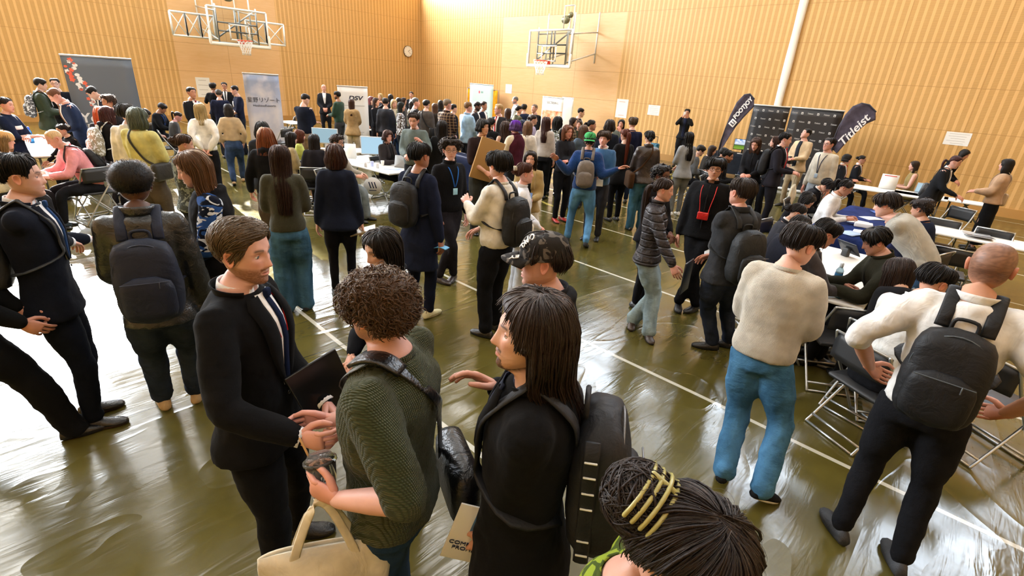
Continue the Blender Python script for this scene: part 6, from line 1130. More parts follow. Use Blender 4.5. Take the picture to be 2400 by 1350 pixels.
person('greyblazer', -4.45, 9.43, 55, 'person with long black hair in a light grey trouser suit', H=1.63, fem=1, tone='#d6a88c', yaw=15, hair=('xlong', '#0f0d0d', {'len': 0.42}), top=('suit', '#83868a', 'wool', {'hem': -0.12}), bot=('slim', '#6a6e70', 'plain', {'w': 1.0}), shoes=('#d8d8d6', 'leather', '#efefef'), arms=('hold', 'front'))
person('sit5', -4.89, 10.63, -56, 'person with short black hair in a grey jacket, seated beside the grey trouser suit', H=1.68, pose='sit', lean=12, pitch=-10, tone='#d6a88c', hair=('bowl', '#15110f'), top=('jacket', '#5d6063', 'plain'), bot=('pants', '#1b1c20'), arms=((0.05, 0.2, 0.45), (0.05, 0.2, 0.45)))
person('sit6', -4.85, 11.23, -62, 'person with brushed-back long brown hair and a mustard collar, seated in a dark coat', H=1.6, fem=1, pose='sit', lean=10, hair=('long', '#2b1c14', {'len': 0.3}), tone='#cf9c80', top=('coat', '#2a2622', 'wool', {'inner': '#c2a24a'}), bot=('pants', '#1b1c20'))
person('sit7', -4.03, 10.01, -79, 'person with a black beard and dark hair, seated before the landscape monitor', H=1.74, pose='sit', lean=12, beard=1, tone='#b5805f', hair=('short', '#15110f', {'t': (0.026, 0.018)}), top=('sweater', '#17171a', 'knit'), bot=('pants', '#1b1c20'), arms=((0.05, 0.2, 0.45), (0.05, 0.2, 0.45)))
person('sit8', -4.35, 10.72, -38, 'person with dark hair, seated behind the bearded man at the monitor', H=1.66, pose='sit', lean=8, hair=('moptop', '#15110f'), top=('jacket', '#24252a', 'plain'), bot=('pants', '#1b1c20'))
person('leanw', -3.33, 9.97, 179, 'person with long brown hair and fringe leaning forward in front of the black backdrop', H=1.68, fem=1, tone='#cf957c', lean=14, pitch=-10, hair=('long', '#3a2419', {'len': 0.24}), top=('jacket', '#17171b', 'plain'), bot=('pants', '#15161a'), arms=('hold', 'hold'))
person('brownside', -3.35, 10.98, 112, 'person with chestnut hair in profile before the black backdrop', H=1.64, fem=1, tone='#cf9a80', hair=('long', '#3a221a'), top=('jacket', '#1b1b1f', 'plain'), bot=('pants', '#15161a'))
person('sit9', -3.77, 11.07, 9, 'person with messy brown hair, seated with back turned at the monitor table', H=1.62, fem=1, pose='sit', lean=10, hair=('mid', '#3b2820'), top=('sweater', '#3b4a6a', 'knit'), bot=('pants', '#1b1c20'))
person('redtie2', -2.94, 9.93, -82, 'person in a dark suit, white shirt and bright red tie, black backpack, holding folders', H=1.78, tone='#cf9c84', pitch=-6, hair=('short', '#14100f', {'t': (0.03, 0.018)}), top=('suit', '#1d1b22', 'wool', {'tie': '#c02226', 'vlow': 0.15}), bot=('pants', '#1c1b22'), arms=('hold', 'hold'), pack=('#15161a', 'nylon', {}, 'black'), item=('tote', 1, '#d9d2bd'), short='man in the bright red tie')
person('beigephoto', -3.35, 12.80, 160, 'person in a beige blazer holding a black camera, head turned up', H=1.76, tone='#d29c84', yaw=-25, pitch=14, hair=('short', '#15110f', {'t': (0.022, 0.008)}), top=('jacket', '#b8a283', 'wool', {'inner': '#20242c', 'hem': -0.12}), bot=('wide', '#9a8a70', 'plain', {'w': 1.05}), arms=('hold', 'front'), short='photographer in the beige blazer')
person('whitelan', -2.33, 10.55, 161, 'person wearing glasses and an off-white sweater with a navy lanyard and badge', H=1.74, tone='#cf957c', yaw=-8, glass=1, hair=('short', '#1e1512', {'t': (0.026, 0.014)}), top=('sweater', '#d8d0bf', 'knit', {'loose': 1.2}), bot=('pants', '#9aa6b4'), arms=('down', 'down'), lan=('#1c2440', '#a9bfd6', 0.38), short='man with the navy lanyard')
person('sitsuit1', -2.60, 13.31, -77, 'person with a short black bob in a black suit, seated at the long table', H=1.62, fem=1, pose='sit', lean=4, hair=('bob', '#15110f', {'len': 0.05}), tone='#c99276', top=('suit', '#15161b', 'wool', {'tie': '#a81f24'}), bot=('pants', '#15161a'), arms=((0.05, 0.19, 0.46), (0.05, 0.19, 0.46)))
person('sitsuit2', -2.47, 14.25, -80, 'person with tied-back black hair and dark red tie, seated in a black suit', H=1.5, fem=1, pose='sit', lean=4, hair=('bun', '#15110f'), tone='#c99276', glass=1, top=('suit', '#15161b', 'wool', {'tie': '#6a1c24'}), bot=('pants', '#15161a'), arms=((0.05, 0.19, 0.46), (0.05, 0.19, 0.46)))
person('blackred', -2.21, 5.45, -166, 'person in black glasses and black zip jacket with a red pouch on a cord', H=1.76, tone='#b5805f', asian=1, yaw=10, hair=('moptop', '#120e0d', {'t': (0.034, 0.024)}), glass=1, top=('jacket', '#111113', 'plain', {'loose': 1.2, 'hem': -0.06}), bot=('wide', '#0e0e11', 'plain', {'w': 1.1}), arms=('down', 'down'), legs=((0.02, 0.166, 15), (-0.08, 0.139, -25)), shoes=('#16161a', 'leather', '#3a3a3a'), item=('paper', 0, '#d4d6d8', (1.1, 0, 0.2), (0.22, 0.3), (0.06, 0.02, -0.06)), short='man with the red pouch')
person('curlbeh', -2.52, 4.82, -93, 'person with curly black hair in a black jacket behind the long ponytail', H=1.6, tone='#6b4632', hair=('curly', '#15100e'), glass=1, top=('jacket', '#15151a', 'plain'), bot=('pants', '#15161c'), arms=('front', 'front'))
person('ponyq', -2.23, 4.32, -65, 'person with a long brown ponytail in a charcoal quilted jacket and light blue jeans', H=1.63, fem=1, tone='#d49f86', pitch=-6, hair=('pony', '#2a1b13', {'len': 0.42, 'z': 0.0}), top=('jacket', '#2b2629', 'quilt', {'hem': -0.1}), bot=('wide', '#8aa0aa', 'denim', {'w': 1.3}), shoes=('#3a2a20', 'leather', '#1f1612'), arms=('down', (0.188, 0.17, 0.515)), legs=((0.118, 0.089, -70), (-0.012, -0.024, -85)), item=('folder', 1, '#161c28', (0, 0, -0.3), (0.22, 0.3), (0, 0.1, 0)), short='woman in the quilted jacket')
person('greyback', -1.45, 4.26, 61, 'person with short brown hair in a dark grey jacket, black roll-top backpack, hand raised', H=1.76, tone='#d0987e', yaw=8, hair=('short', '#2b211b', {'t': (0.026, 0.012)}), top=('jacket', '#303236', 'plain', {'loose': 1.1, 'hem': -0.1, 'collar': 0}), bot=('wide', '#141f33', 'denim', {'w': 1.12}), shoes=('#111113', 'leather', '#1c1c1c'), arms=((-0.095, 0.226, 0.739, 0.4, -0.4, -1), 'front'), legs=((0.108, 0.082, 60), (0.22, 0.084, 40)), pack=('#1b1e21', 'nylon', {'k': 1.0, 'q': 0.4}, 'black roll-top'), short='man in the dark grey jacket')
person('sitright', -1.31, 13.91, 108, 'person with brown hair in an olive waistcoat over black, seated against the timber wall', H=1.6, fem=1, pose='sit', lean=4, tone='#d29c82', hair=('long', '#2f2017', {'len': 0.16}), top=('vest', '#8a7a4e', 'wool', {'c2': '#000000'}), bot=('pants', '#6a6238'), arms=((0.05, 0.18, 0.45), (0.05, 0.18, 0.45)))
person('bendblack', -0.91, 14.56, -102, 'person with glossy black hair bending forward in black by the wall', H=1.64, fem=1, lean=22, tone='#cf9a80', hair=('long', '#15110f'), top=('jacket', '#15161a', 'plain'), bot=('pants', '#15161a'), arms=('hold', 'hold'))
person('ponysuit', -0.78, 11.65, -95, 'person with a dark red ponytail in a black suit, leaning with a leather tote', H=1.64, fem=1, lean=14, tone='#cf9a80', hair=('pony', '#3a1c1c', {'len': 0.22, 'z': -0.03}), top=('suit', '#1a1c20', 'wool', {}), bot=('pants', '#14151a'), arms=('hold', 'reach'), bag=(-1, '#2b2e32', 'leather', 'dark grey', {'k': 1.2}), short='woman with the dark red ponytail')
person('shearl', 0.06, 12.17, 88, 'person with black hair in a tan shearling jacket and long black skirt', H=1.63, fem=1, tone='#cf9a80', hair=('mid', '#15110f', {'len': 0.18}), top=('jacket', '#a98a6e', 'wool', {'loose': 1.4, 'hem': -0.02}), bot=('skirt', '#121316', 'plain', {'hem': 0.07, 'flare': 0.05}), arms=('hold', 'hold'), bag=(1, '#b59f84', 'wool', 'tan'), short='woman in the shearling jacket')
person('t1', -2.16, 9.14, -84, 'person with wavy black hair in a black jacket, seated bowed over the blue-clothed table', H=1.56, pose='sit', lean=22, pitch=-26, tone='#c08c6c', hair=('shag', '#141010'), top=('jacket', '#14151a', 'plain', {'inner': '#dddddd'}), bot=('pants', '#15161a'), arms=((0.05, 0.2, 0.45), (0.05, 0.2, 0.45)))
person('t2', -1.72, 8.43, -85, 'person with tied-back hair and glasses in a white shirt, seated, light blue badge', H=1.74, pose='sit', lean=16, pitch=-8, tone='#b07a58', hair=('pony', '#17110f', {'len': 0.1}), glass='#9a8a70', top=('shirt', '#dfe1e4', 'shirt'), bot=('pants', '#15161a'), lan=('#c9d6e4', '#8cc4ea', 0.35), arms=((0.05, 0.2, 0.45), (0.05, 0.2, 0.45)))
person('t3', -1.83, 7.11, -97, 'person with straight black hair, seated looking down beside the black jacket', H=1.62, fem=1, pose='sit', lean=14, pitch=-24, tone='#d6a184', hair=('long', '#15100f', {'len': 0.2}), top=('sweater', '#17181c', 'knit'), bot=('pants', '#15161a'))
person('t4', -1.63, 6.03, -67, 'person with a low bun and white collar, seated in a grey suit jacket', H=1.62, fem=1, pose='sit', lean=14, pitch=-12, hair=('bun', '#1c1412', {'z': 0.0}), top=('suit', '#2a2a30', 'wool', {}), bot=('pants', '#15161a'))
person('t5', -1.37, 5.33, -37, 'person with loose black hair and a pearl earring, seated in a navy jacket', H=1.62, fem=1, pose='sit', lean=14, pitch=-14, hair=('bob', '#15110f'), top=('jacket', '#1f212b', 'wool'), bot=('pants', '#15161a'))
person('t6', -1.11, 4.93, -60, 'person with dark hair, seated in a grey-brown suit behind the off-white sweater', H=1.8, pose='sit', lean=14, pitch=-14, tone='#c99276', hair=('short', '#17120f', {'t': (0.03, 0.02)}), top=('suit', '#3c3739', 'wool', {}), bot=('pants', '#15161a'), arms=((0.06, 0.28, 0.42), (0.06, 0.28, 0.42)))
person('greybend', -0.23, 5.87, 92, 'person with tousled dark hair in a pale grey sweater, bending over the table', H=1.74, lean=50, pitch=10, tone='#d6a288', hair=('shag', '#241a16'), top=('sweater', '#b9b6ab', 'knit', {'loose': 1.4}), bot=('wide', '#33557c', 'denim', {'w': 1.1}), arms=((-1.284, 0.317, 0.483, 0.3, -0.3, -1), (1.512, 0.389, 0.471, 0.3, -0.3, -1)), short='man in the pale grey sweater')
person('t7', -0.38, 7.48, 74, 'person with curly dark hair in a navy sweater, seated beyond the bending man', H=1.74, pose='sit', lean=12, tone='#c08c6c', hair=('curly', '#1f1512'), top=('sweater', '#16203a', 'knit'), bot=('pants', '#15161a'))
person('t8', -0.36, 5.28, 117, 'person with black hair in a dark olive overshirt, seated reading a tablet', H=1.84, pose='sit', lean=18, pitch=-10, tone='#d29c82', hair=('moptop', '#15110f'), top=('jacket', '#2b2a20', 'plain', {'hem': -0.02}), bot=('pants', '#15161a'), arms=((0.05, 0.28, 0.43), (0.05, 0.28, 0.43)))
person('sweater', -0.70, 3.06, 2, 'person with short dark hair in an off-white sweater and blue jeans, seen from behind', H=1.74, tone='#d9a488', yaw=-38, pitch=-12, hair=('short', '#1c1411', {'t': (0.03, 0.02)}), top=('sweater', '#cdc6b8', 'knit', {'loose': 1.6, 'hem': -0.03, 'fold': 0.018}), bot=('wide', '#325f80', 'denim', {'w': 1.2}), arms=('front', 'front'), legs=((0.024, -0.175, 10), (0.152, -0.16, -30)), shoes=('#101012', 'shirt', '#e8e8e6'), lan=('#6fae3a', None, 0.9), short='man in the off-white sweater')
person('bendhair', -0.16, 4.60, 34, 'person with long dark brown hair falling forward, seated bent over in black', H=1.58, fem=1, pose='sit', lean=30, pitch=-10, hair=('xlong', '#2b1c15', {'len': 0.42, 't': (0.035, 0.035), 'n': 1.5}), top=('coat', '#17181d', 'wool'), bot=('pants', '#15161a'))
person('t9', -0.18, 4.08, -29, 'person with combed black hair in a white shirt, seated at the near table', H=1.8, pose='sit', lean=12, pitch=-10, yaw=-20, tone='#c58c6a', hair=('short', '#141010', {'t': (0.024, 0.014)}), top=('shirt', '#dcdcd8', 'shirt'), bot=('pants', '#15161a'), arms=((0.08, 0.26, 0.43), (0.08, 0.26, 0.43)))
person('shaved', 0.10, 2.97, 2, 'person with a shaved head and rolled white shirt sleeves, hands on hips, black backpack', H=1.8, tone='#bf8560', noeye=1, shave=1, pitch=-6, yaw=-8, hair=('none', '#1a1412'), top=('shirt', '#dddcda', 'shirt', {'loose': 1.5, 'sleeve': 0.62, 'fold': 0.03}), bot=('slim', '#141519', 'plain', {'w': 1.0}), arms=((0.15, 0.02, 0.575, 1, -0.9, 0.1), (0.15, 0.02, 0.575, 1, -0.9, 0.1)), hands={0: {'d': (0.5, 0.6, -0.5)}, 1: {'d': (-0.5, 0.6, -0.5)}}, legs=((-0.064, -0.034, 35), (0.091, -0.038, 20)), shoes=('#34363a', 'nylon', '#25262a'), pack=('#131417', 'nylon', {'k': 0.98, 'q': 0.44, 'zipc': '#4a5258'}, 'black'), lan=('#3a5fae', None, 0.9), short='man with the shaved head')
o = hoop(-13.17, YR, 0, 1.7, 'wall-mounted basketball hoop with white net above the smooth panel of the back wall'); o.scale = (1.12,) * 3; o.location.z = -.35
o = hoop(XL, 7.4, PI / 2, 2.0, 'basketball hoop with white side trusses reaching out from the left wall', True); o.scale = (1.11,) * 3; o.location.z = -.35
e = empty('wall_clock', 'round white wall clock near the corner of the hall', 'clock', (XL + .03, 16.25, 3.38), PI / 2)
g = G(); g.tube([(0, .02, 0), (0, -.03, 0)], .27, 36, rnd_ends=False); obj('clock_case', g, plain('#6d5a44', .4, name='clock_rim'), e, flat=True); g = G(); g.tube([(0, -.028, 0), (0, -.036, 0)], .245, 36, rnd_ends=False); obj('dial', g, plain('#f2f0ea', .5, name='dial'), e, flat=True)
g = G(); [g.box((.205 * math.sin(k * PI / 6), -.038, .205 * math.cos(k * PI / 6)), (.012, .003, .04), R=roty(k * PI / 6)) for k in range(12)]; obj('hour_marks', g, plain('#222222'), e, flat=True)
g = G(); g.box(roty(.9) @ A(0, -.042, .06), (.016, .003, .14), R=roty(.9)); g.box(roty(2.3) @ A(0, -.044, .09), (.010, .003, .19), R=roty(2.3)); obj('clock_hands', g, plain('#151515'), e, flat=True)
wallpaper_sheet(XL + .004, 6.52, 1.28, .50, .74, 0, 'tall white paper notice taped to the left wall behind the red-tied man', 4)
wallpaper_sheet(-1.04, YR - .004, 1.69, .50, .31, 1, 'white paper notice alone on the timber near the leaning women', 5)
wallpaper_sheet(-9.6, YR - .004, 1.67, .47, .34, 1, 'small square paper notice beside the woman taking a picture', 5)
wallpaper_sheet(-10.95, YR - .004, 1.62, .5, .66, 1, 'tall white paper notice above the navy t-shirt', 2, hdr='#e0a090')
wallpaper_sheet(-17.05, YR - .004, 1.98, .4, .38, 1, 'small paper notice beside the yellow cloth banner', 5)
m, t, b = nt('grey_flower_print'); tc = t.nodes.new('ShaderNodeTexCoord'); b.inputs['Base Color'].default_value = (*lin('#5f6770'), 1); b.inputs['Roughness'].default_value = .5
e = banner(-14.35, 2.0, PI / 2 + .04, 1.2, 2.2, 'grey roll-up banner with red and white flowers down one edge', m)
for mt_, cnt, nm in (('#e4664a', 0, 'red_flower_print'), ('#f2efec', 1, 'white_flower_print')):
    g = G(); r = random.Random(5 + cnt)
    for k in range(44):
        z = 2.12 - k * .031; x = -.50 + max(0, (1.9 - z)) * .42 + r.uniform(-.06, .11); R0 = r.uniform(.026, .05)
        if (k % 2) != cnt: continue
        pet = r.choice((5, 1, 5)); tt = np.linspace(0, 2 * PI, 20, endpoint=False); rr = R0 * (1 + (.22 * np.cos(5 * tt) if pet == 5 else 0)); g.loft(np.array([np.stack([x + rr * np.cos(tt), 0 * tt - .0065 - q, z + rr * np.sin(tt) * (1 if pet == 5 else .75)], -1) for q in (0, .002)]))
    obj(nm, g, plain(mt_, .6, name='flower_ink'), e, flat=True)
wm = plain('#f2f0ee', .5, name='white_lettering'); text('Yo', e, (-.52, -.011, .98), .27, wm, align='LEFT', bold=.006); text('be', e, (-.44, -.011, .76), .25, wm, align='LEFT', bold=.006)
m, t, b = nt('pale_sky_print'); tc = t.nodes.new('ShaderNodeTexCoord'); sx = t.nodes.new('ShaderNodeSeparateXYZ'); t.links.new(tc.outputs['Object'], sx.inputs[0]); t.links.new(mix(t, ramp(t, math_(t, 'MULTIPLY', sx.outputs['Z'], .5), (.1, lin('#c9c3c6')), (.6, lin('#b9bdd0')), (1, lin('#8f9dba'))), lin('#dcd7d8'), ramp(t, noise(t, tc.outputs['Object'], 2.2, 3), (.45, 0), (.65, .8))), b.inputs['Base Color'])
e = banner(-14.2, 5.25, PI / 2 - .1, .85, 2.05, 'pale blue-grey roll-up banner with dark Japanese lettering', m); im = plain('#3c4152', .6, name='dark_ink'); text('星野リゾート', e, (0, -.011, 1.43), .135, im); text('HoshinoResorts', e, (0, -.011, 1.30), .074, im, sx=1.15)
g = G(); [g.tube([(.12 + .05 * k, -.008, .12 + .06 * abs(k - 2)), (.30, -.008, .45)], .004, 4) for k in range(5)]; obj('printed_sketch', g, plain('#8d93b4', .7, name='sketch_ink'), e)
e = banner(-13.9, 7.62, PI / 2 - .25, .85, 1.86, 'white roll-up banner with a dark blue DSV wordmark', plain('#eceded', .5, name='white_vinyl')); im = plain('#22263e', .5, name='navy_ink'); text('DSV', e, (.06, -.011, 1.56), .16, im, bold=.004, shear=.2, sx=1.35); g = G(); [g.box((.02, -.008, z), (w_, .002, .012)) for z, w_ in ((1.36, .6), (.62, .5), (.57, .42), (.40, .6), (.30, .5))]; obj('printed_lines', g, plain('#a9adb4'), e, flat=True)
e = banner(-16.81, 15.2, 0, 1.48, 2.09, 'pale mint roll-up banner with a small pink emblem', plain('#c3dcd8', .5, name='mint_vinyl')); g = G(); tt = np.linspace(0, 2 * PI, 24, endpoint=False); g.loft(np.array([np.stack([-.12 + .055 * (1 + .15 * np.cos(6 * tt)) * np.cos(tt), 0 * tt - .0065 - q, 1.79 + .055 * (1 + .15 * np.cos(6 * tt)) * np.sin(tt)], -1) for q in (0, .002)])); obj('emblem', g, plain('#ea6a78', .6, name='pink_ink'), e, flat=True); g = G(); [g.box((.02 + .07 * k, -.008, 1.79), (.045, .002, .07)) for k in range(2)]; obj('printed_name', g, plain('#6d9a94'), e, flat=True)
g = G(); L = [[(-19.34 + (-17.22 - -19.34) * u, 16.6 + .03 * math.sin(u * 17), z) for u in np.linspace(0, 1, 18)] for z in np.linspace(0.28, 1.88, 6)]; g.sheet(np.array(L), .01); o = obj('cloth_banner', g, fabric('plain', '#d8951c'), None); thing(o, 'golden yellow cloth hanging behind the pale mint banner', 'banner')
g = G(); bars(g, [((-19.34, 16.6, 0), (-19.34, 16.6, 1.88)), ((-17.22, 16.6, 0), (-17.22, 16.6, 1.88)), ((-19.34, 16.6, 1.88), (-17.22, 16.6, 1.88))], .015); obj('frame_pole', g, plain('#999999', .4, .6), o)
e = banner(-12.62, 15.0, 0, 1.01, 1.84, 'white roll-up banner headed SECTION L with a warm orange picture', plain('#f0eeea', .5, name='white_vinyl')); text('SECTION L', e, (0, -.011, 1.66), .115, plain('#7a7a7c'), sx=1.0)
m, t, b = nt('orange_room_print'); t.links.new(ramp(t, noise(t, coord(t), 7, 4), (.3, lin('#c9693a')), (.5, lin('#e7a97c')), (.7, lin('#f4d9c2'))), b.inputs['Base Color']); g = G(); g.box((0, -.007, 0.89), (0.96, .003, 1.0)); obj('picture_print', g, m, e, flat=True)
banner(-12.40, 15.6, 0, 0.55, 1.86, 'narrow blank white banner tucked behind the SECTION L banner', plain('#efefec', .5, name='white_vinyl'))
e = banner(-5.00, 15.2, 0, 0.95, 2.13, 'black logo backdrop nearer the dark feather flag with white block letters', plain('#17161a', .45, name='black_vinyl'), name='logo_backdrop', cat='backdrop'); wm = plain('#c9c9c9', .5, name='logo_ink'); n = 0
for r in range(9):
    for c in range(5):
        x = -0.47 + .09 + c * .19 + (.03 if r % 2 else 0); z = 2.01 - r * .215
        if x > 0.43: continue
        if (r + c) % 2: g = G(); g.box((x, -.0075, z), (.05, .003, .055)); g.box((x, -.0095, z - .006), (.026, .002, .02), mat=1); obj('square_logo', g, [wm, plain('#17161a')], e, flat=True)
        else: text('Titleist', e, (x, -.0085, z), .052, wm, shear=.35)
e = banner(-3.87, 15.2, 0, 1.23, 2.14, 'black logo backdrop nearer the dark feather flag with white script', plain('#17161a', .45, name='black_vinyl'), name='logo_backdrop', cat='backdrop'); wm = plain('#c9c9c9', .5, name='logo_ink'); n = 0
for r in range(9):
    for c in range(6):
        x = -0.61 + .09 + c * .19 + (.03 if r % 2 else 0); z = 2.02 - r * .215
        if x > 0.57: continue
        if (r + c) % 2: g = G(); g.box((x, -.0075, z), (.05, .003, .055)); g.box((x, -.0095, z - .006), (.026, .002, .02), mat=1); obj('square_logo', g, [wm, plain('#17161a')], e, flat=True)
        else: text('Titleist', e, (x, -.0085, z), .052, wm, shear=.35)
FP = np.array([(0.0, 0.884), (0.014, 1.142), (0.059, 1.468), (0.121, 1.81), (0.222, 2.168), (0.367, 2.371), (0.506, 2.401), (0.645, 2.283), (0.692, 2.096), (0.501, 1.822), (0.345, 1.565), (0.23, 1.305), (0.135, 1.041), (0.053, 0.867)]); e = empty('feather_flag', 'dark feather flag with white block lettering beside the black backdrop', 'flag', (-5.87, 14.4, 0)); k = len(FP) // 2; L = []
for i in range(k): a, b_ = FP[i], FP[-1 - i]; L.append([(a[0] + (b_[0] - a[0]) * u, .03 * math.sin(u * PI) + .008 * math.sin(i * 1.3 + u * 5), a[1] + (b_[1] - a[1]) * u) for u in np.linspace(0, 1, 8)])
g = G(); g.sheet(np.array(L), .006, nrm=(0, 1, 0)); obj('flag_cloth', g, fabric('plain', '#4a4450'), e); g = G(); g.tube([(FP[0][0], .01, .02)] + [(p[0], .01, p[1]) for p in FP[:k]] + [(FP[k][0], .01, FP[k][1])], .016, 6); obj('flag_pole', g, plain('#1c2030', .4, name='pole'), e); g = G(); g.rbox((FP[0][0], 0, .02), (.5, .5, .03), .01); obj('flag_base', g, plain('#222222', .5, name='base'), e)
wm = plain('#d9d9db', .5, name='white_print'); text('FOOTJOY', e, (0.42, -.03, 2.03), .15, wm, rot=(PI / 2, -1.00, 0), bold=.006, sx=.95, shear=.1); g = G(); R = roty(-1.00); g.rbox((0.24, -.03, 1.64), (.17, .006, .17), .002, R=R); g.rbox((0.24, -.034, 1.64), (.10, .004, .11), .002, mat=1, R=R); g.rbox((0.24, -.038, 1.65), (.035, .004, .09), .002, R=R); obj('shield_logo', g, [wm, plain('#4a4450')], e)
FP = np.array([(0.0, 1.273), (-0.024, 1.522), (-0.003, 1.772), (0.066, 2.07), (0.167, 2.269), (0.315, 2.355), (0.475, 2.33), (0.641, 2.195), (0.692, 2.023), (0.544, 1.924), (0.408, 1.738), (0.292, 1.53), (0.19, 1.319), (0.135, 1.19)]); e = empty('feather_flag', 'dark feather flag with large white script lettering by the black backdrop', 'flag', (-3.11, 14.4, 0)); k = len(FP) // 2; L = []
for i in range(k): a, b_ = FP[i], FP[-1 - i]; L.append([(a[0] + (b_[0] - a[0]) * u, .03 * math.sin(u * PI) + .008 * math.sin(i * 1.3 + u * 5), a[1] + (b_[1] - a[1]) * u) for u in np.linspace(0, 1, 8)])
g = G(); g.sheet(np.array(L), .006, nrm=(0, 1, 0)); obj('flag_cloth', g, fabric('plain', '#4a4450'), e); g = G(); g.tube([(FP[0][0], .01, .02)] + [(p[0], .01, p[1]) for p in FP[:k]] + [(FP[k][0], .01, FP[k][1])], .016, 6); obj('flag_pole', g, plain('#1c2030', .4, name='pole'), e); g = G(); g.rbox((FP[0][0], 0, .02), (.5, .5, .03), .01); obj('flag_base', g, plain('#222222', .5, name='base'), e)
text('Titleist', e, (0.33, -.03, 1.74), 0.25, wm, rot=(PI / 2, -1.06, 0), bold=.004, shear=.25, sx=1.12)
table(-12.55, 0.57, -0.05, 2.9, 0.7, 'white folding table with the blue bottle beside the pink shirt')
table(-8.46, 5.07, 0.10, 1.9, 0.95, 'white folding table carrying the computer monitor and grey laptop')
table(-10.13, 5.56, 1.25, 1.3, 0.6, 'white table set crosswise behind the monitor table')
table(-14.20, 8.22, 0.20, 1.0, 0.5, 'small white table with the lime green bottle near the left wall')
table(-16.09, 6.72, 0.10, 0.9, 0.5, 'small white table by the pale blue banner')
table(-8.24, 7.23, 0.05, 1.6, 0.75, 'folding table under a navy cloth behind the turtleneck', cloth='#141b33')
table(-5.73, 16.10, 0.10, 1.7, 0.7, 'table in front of the black backdrops with the landscape monitor', cloth='#20242c')
table(-1.65, 12.93, 0.05, 1.9, 0.62, 'long white folding table with the printed sign and pale laptop')
table(-1.02, 13.16, 0.05, 0.9, 0.62, 'white folding table end beside the leaning women')
table(-0.28, 13.25, 0.05, 0.75, 0.45, 'small white folding table next to the shearling jacket')
table(-1.18, 8.81, 1.57, 2.7, 0.95, 'folding table under a blue cloth covered with papers', cloth='#1c2c60')
table(0.09, 9.51, -0.02, 1.9, 0.62, 'white table with a grey cloth and cables behind the shaved head')
table(-0.87, 5.88, 1.60, 2.0, 0.75, 'near white table with the water bottle and brochures')
bottle(-12.73, 0.54, .70, 'tall blue drinking bottle standing on the table beside the pink shirt', '#2f86d8', '#1f4fc0', .27, .036)
bottle(-13.60, 0.42, .70, 'small clear water bottle near the navy t-shirt', '#bfe0ea')
sheetpaper(-11.50, 0.42, .703, .3, 'white sheet of paper on the table beside the blue bottle', (.3, .21))
monitor(-10.44, 5.02, .70, -1.99+PI-.35, 'computer monitor with pale screen in front of the DSV banner', '#93b4c2')
monitor(-8.68, 5.19, .70, 0.95, 'large computer monitor with pale blue screen beside the grey laptop', '#a9cde2', 1.05, .58)
laptop(-7.91, 5.30, .70, 3.75, 'open grey laptop seen from its lid side behind the navy overcoat', '#8b8f92', False)
bottle(-8.41, 5.32, .70, 'clear bottle with a lime cap beside the big monitor', '#dfe9ea', '#b5d63a', .22)
g = G(); g.tube([(0, 0, 0), (0, 0, .09)], np.array([.026, .034]), 14, rnd_ends=False); o = obj('paper_cup', g, plain('#e8e8e8', .5, name='cup'), None, loc=(-8.18, 4.66, .70)); thing(o, 'white cup nearest the table corner under the big monitor', 'cup')
g = G(); g.tube([(0, 0, 0), (0, 0, .09)], np.array([.026, .034]), 14, rnd_ends=False); o = obj('paper_cup', g, plain('#b9c2ea', .5, name='cup'), None, loc=(-8.22, 4.81, .70)); thing(o, 'bluish paper cup in the row below the big monitor', 'cup')
g = G(); g.tube([(0, 0, 0), (0, 0, .09)], np.array([.026, .034]), 14, rnd_ends=False); o = obj('paper_cup', g, plain('#dcdcdc', .5, name='cup'), None, loc=(-8.02, 4.80, .70)); thing(o, 'grey-white cup standing before the monitor foot', 'cup')
g = G(); g.tube([(0, 0, 0), (0, 0, .09)], np.array([.026, .034]), 14, rnd_ends=False); o = obj('paper_cup', g, plain('#e8e4da', .5, name='cup'), None, loc=(-8.22, 5.03, .70)); thing(o, 'cream cup beside the lime-capped bottle', 'cup')
sheetpaper(-7.84, 5.00, .703, .6, 'pale blue sheet of paper between bottle and laptop', (.3, .21), '#b7c8ee')
sheetpaper(-8.72, 4.82, .703, .2, 'white papers spread beside the cups', (.4, .28))
g = G(); g.box((0, 0, .14), (.21, .006, .28), R=rotx(-.2)); g.box((0, .06, .13), (.21, .006, .27), R=rotx(.25)); o = obj('table_sign', g, plain('#e9e8e4', .6, name='card'), None, loc=(-9.13, 4.88, .705), rz=.9); thing(o, 'white tented card sign on the table near the round glasses', 'sign')
bottle(-13.87, 8.04, .70, 'lime green bottle on the small table near the tan blazer', '#8fdc2a', '#7acc20', .2)
monitor(-5.78, 15.95, .71, .35, 'monitor showing a green field under blue sky', '#000000', land=True)
g = G(); g.box((0, 0, .15), (.30, .006, .30), R=rotx(-.2)); g.box((0, .06, .14), (.30, .006, .29), R=rotx(.25)); e = obj('table_sign', g, plain('#e9e8e4', .6, name='card'), None, loc=(-1.62, 13.18, .705), rz=.15); thing(e, 'white tented sign with a red line on the long table', 'sign'); g = G(); g.box(rotx(-.2) @ A(0, -.006, .12) + A(0, 0, .15), (.22, .003, .015), R=rotx(-.2)); obj('red_line', g, plain('#c83a30'), e, flat=True)
laptop(-0.99, 13.30, .70, .25, 'open laptop with bright pale screen on the long white table', '#aab0b4', '#bcd8e6')
sheetpaper(-1.27, 8.74, 0.716, 0.3, 'white leaflet near the white-shirted man on the blue cloth', (.3, .21), '#e4e6ea')
sheetpaper(-1.18, 9.25, 0.718, 0.9, 'pale leaflet at the middle of the blue cloth', (.3, .21), '#cdd5e2')
sheetpaper(-1.04, 9.81, 0.720, -0.3, 'white sheet held down beside the bending man', (.3, .21), '#e8e8e6')
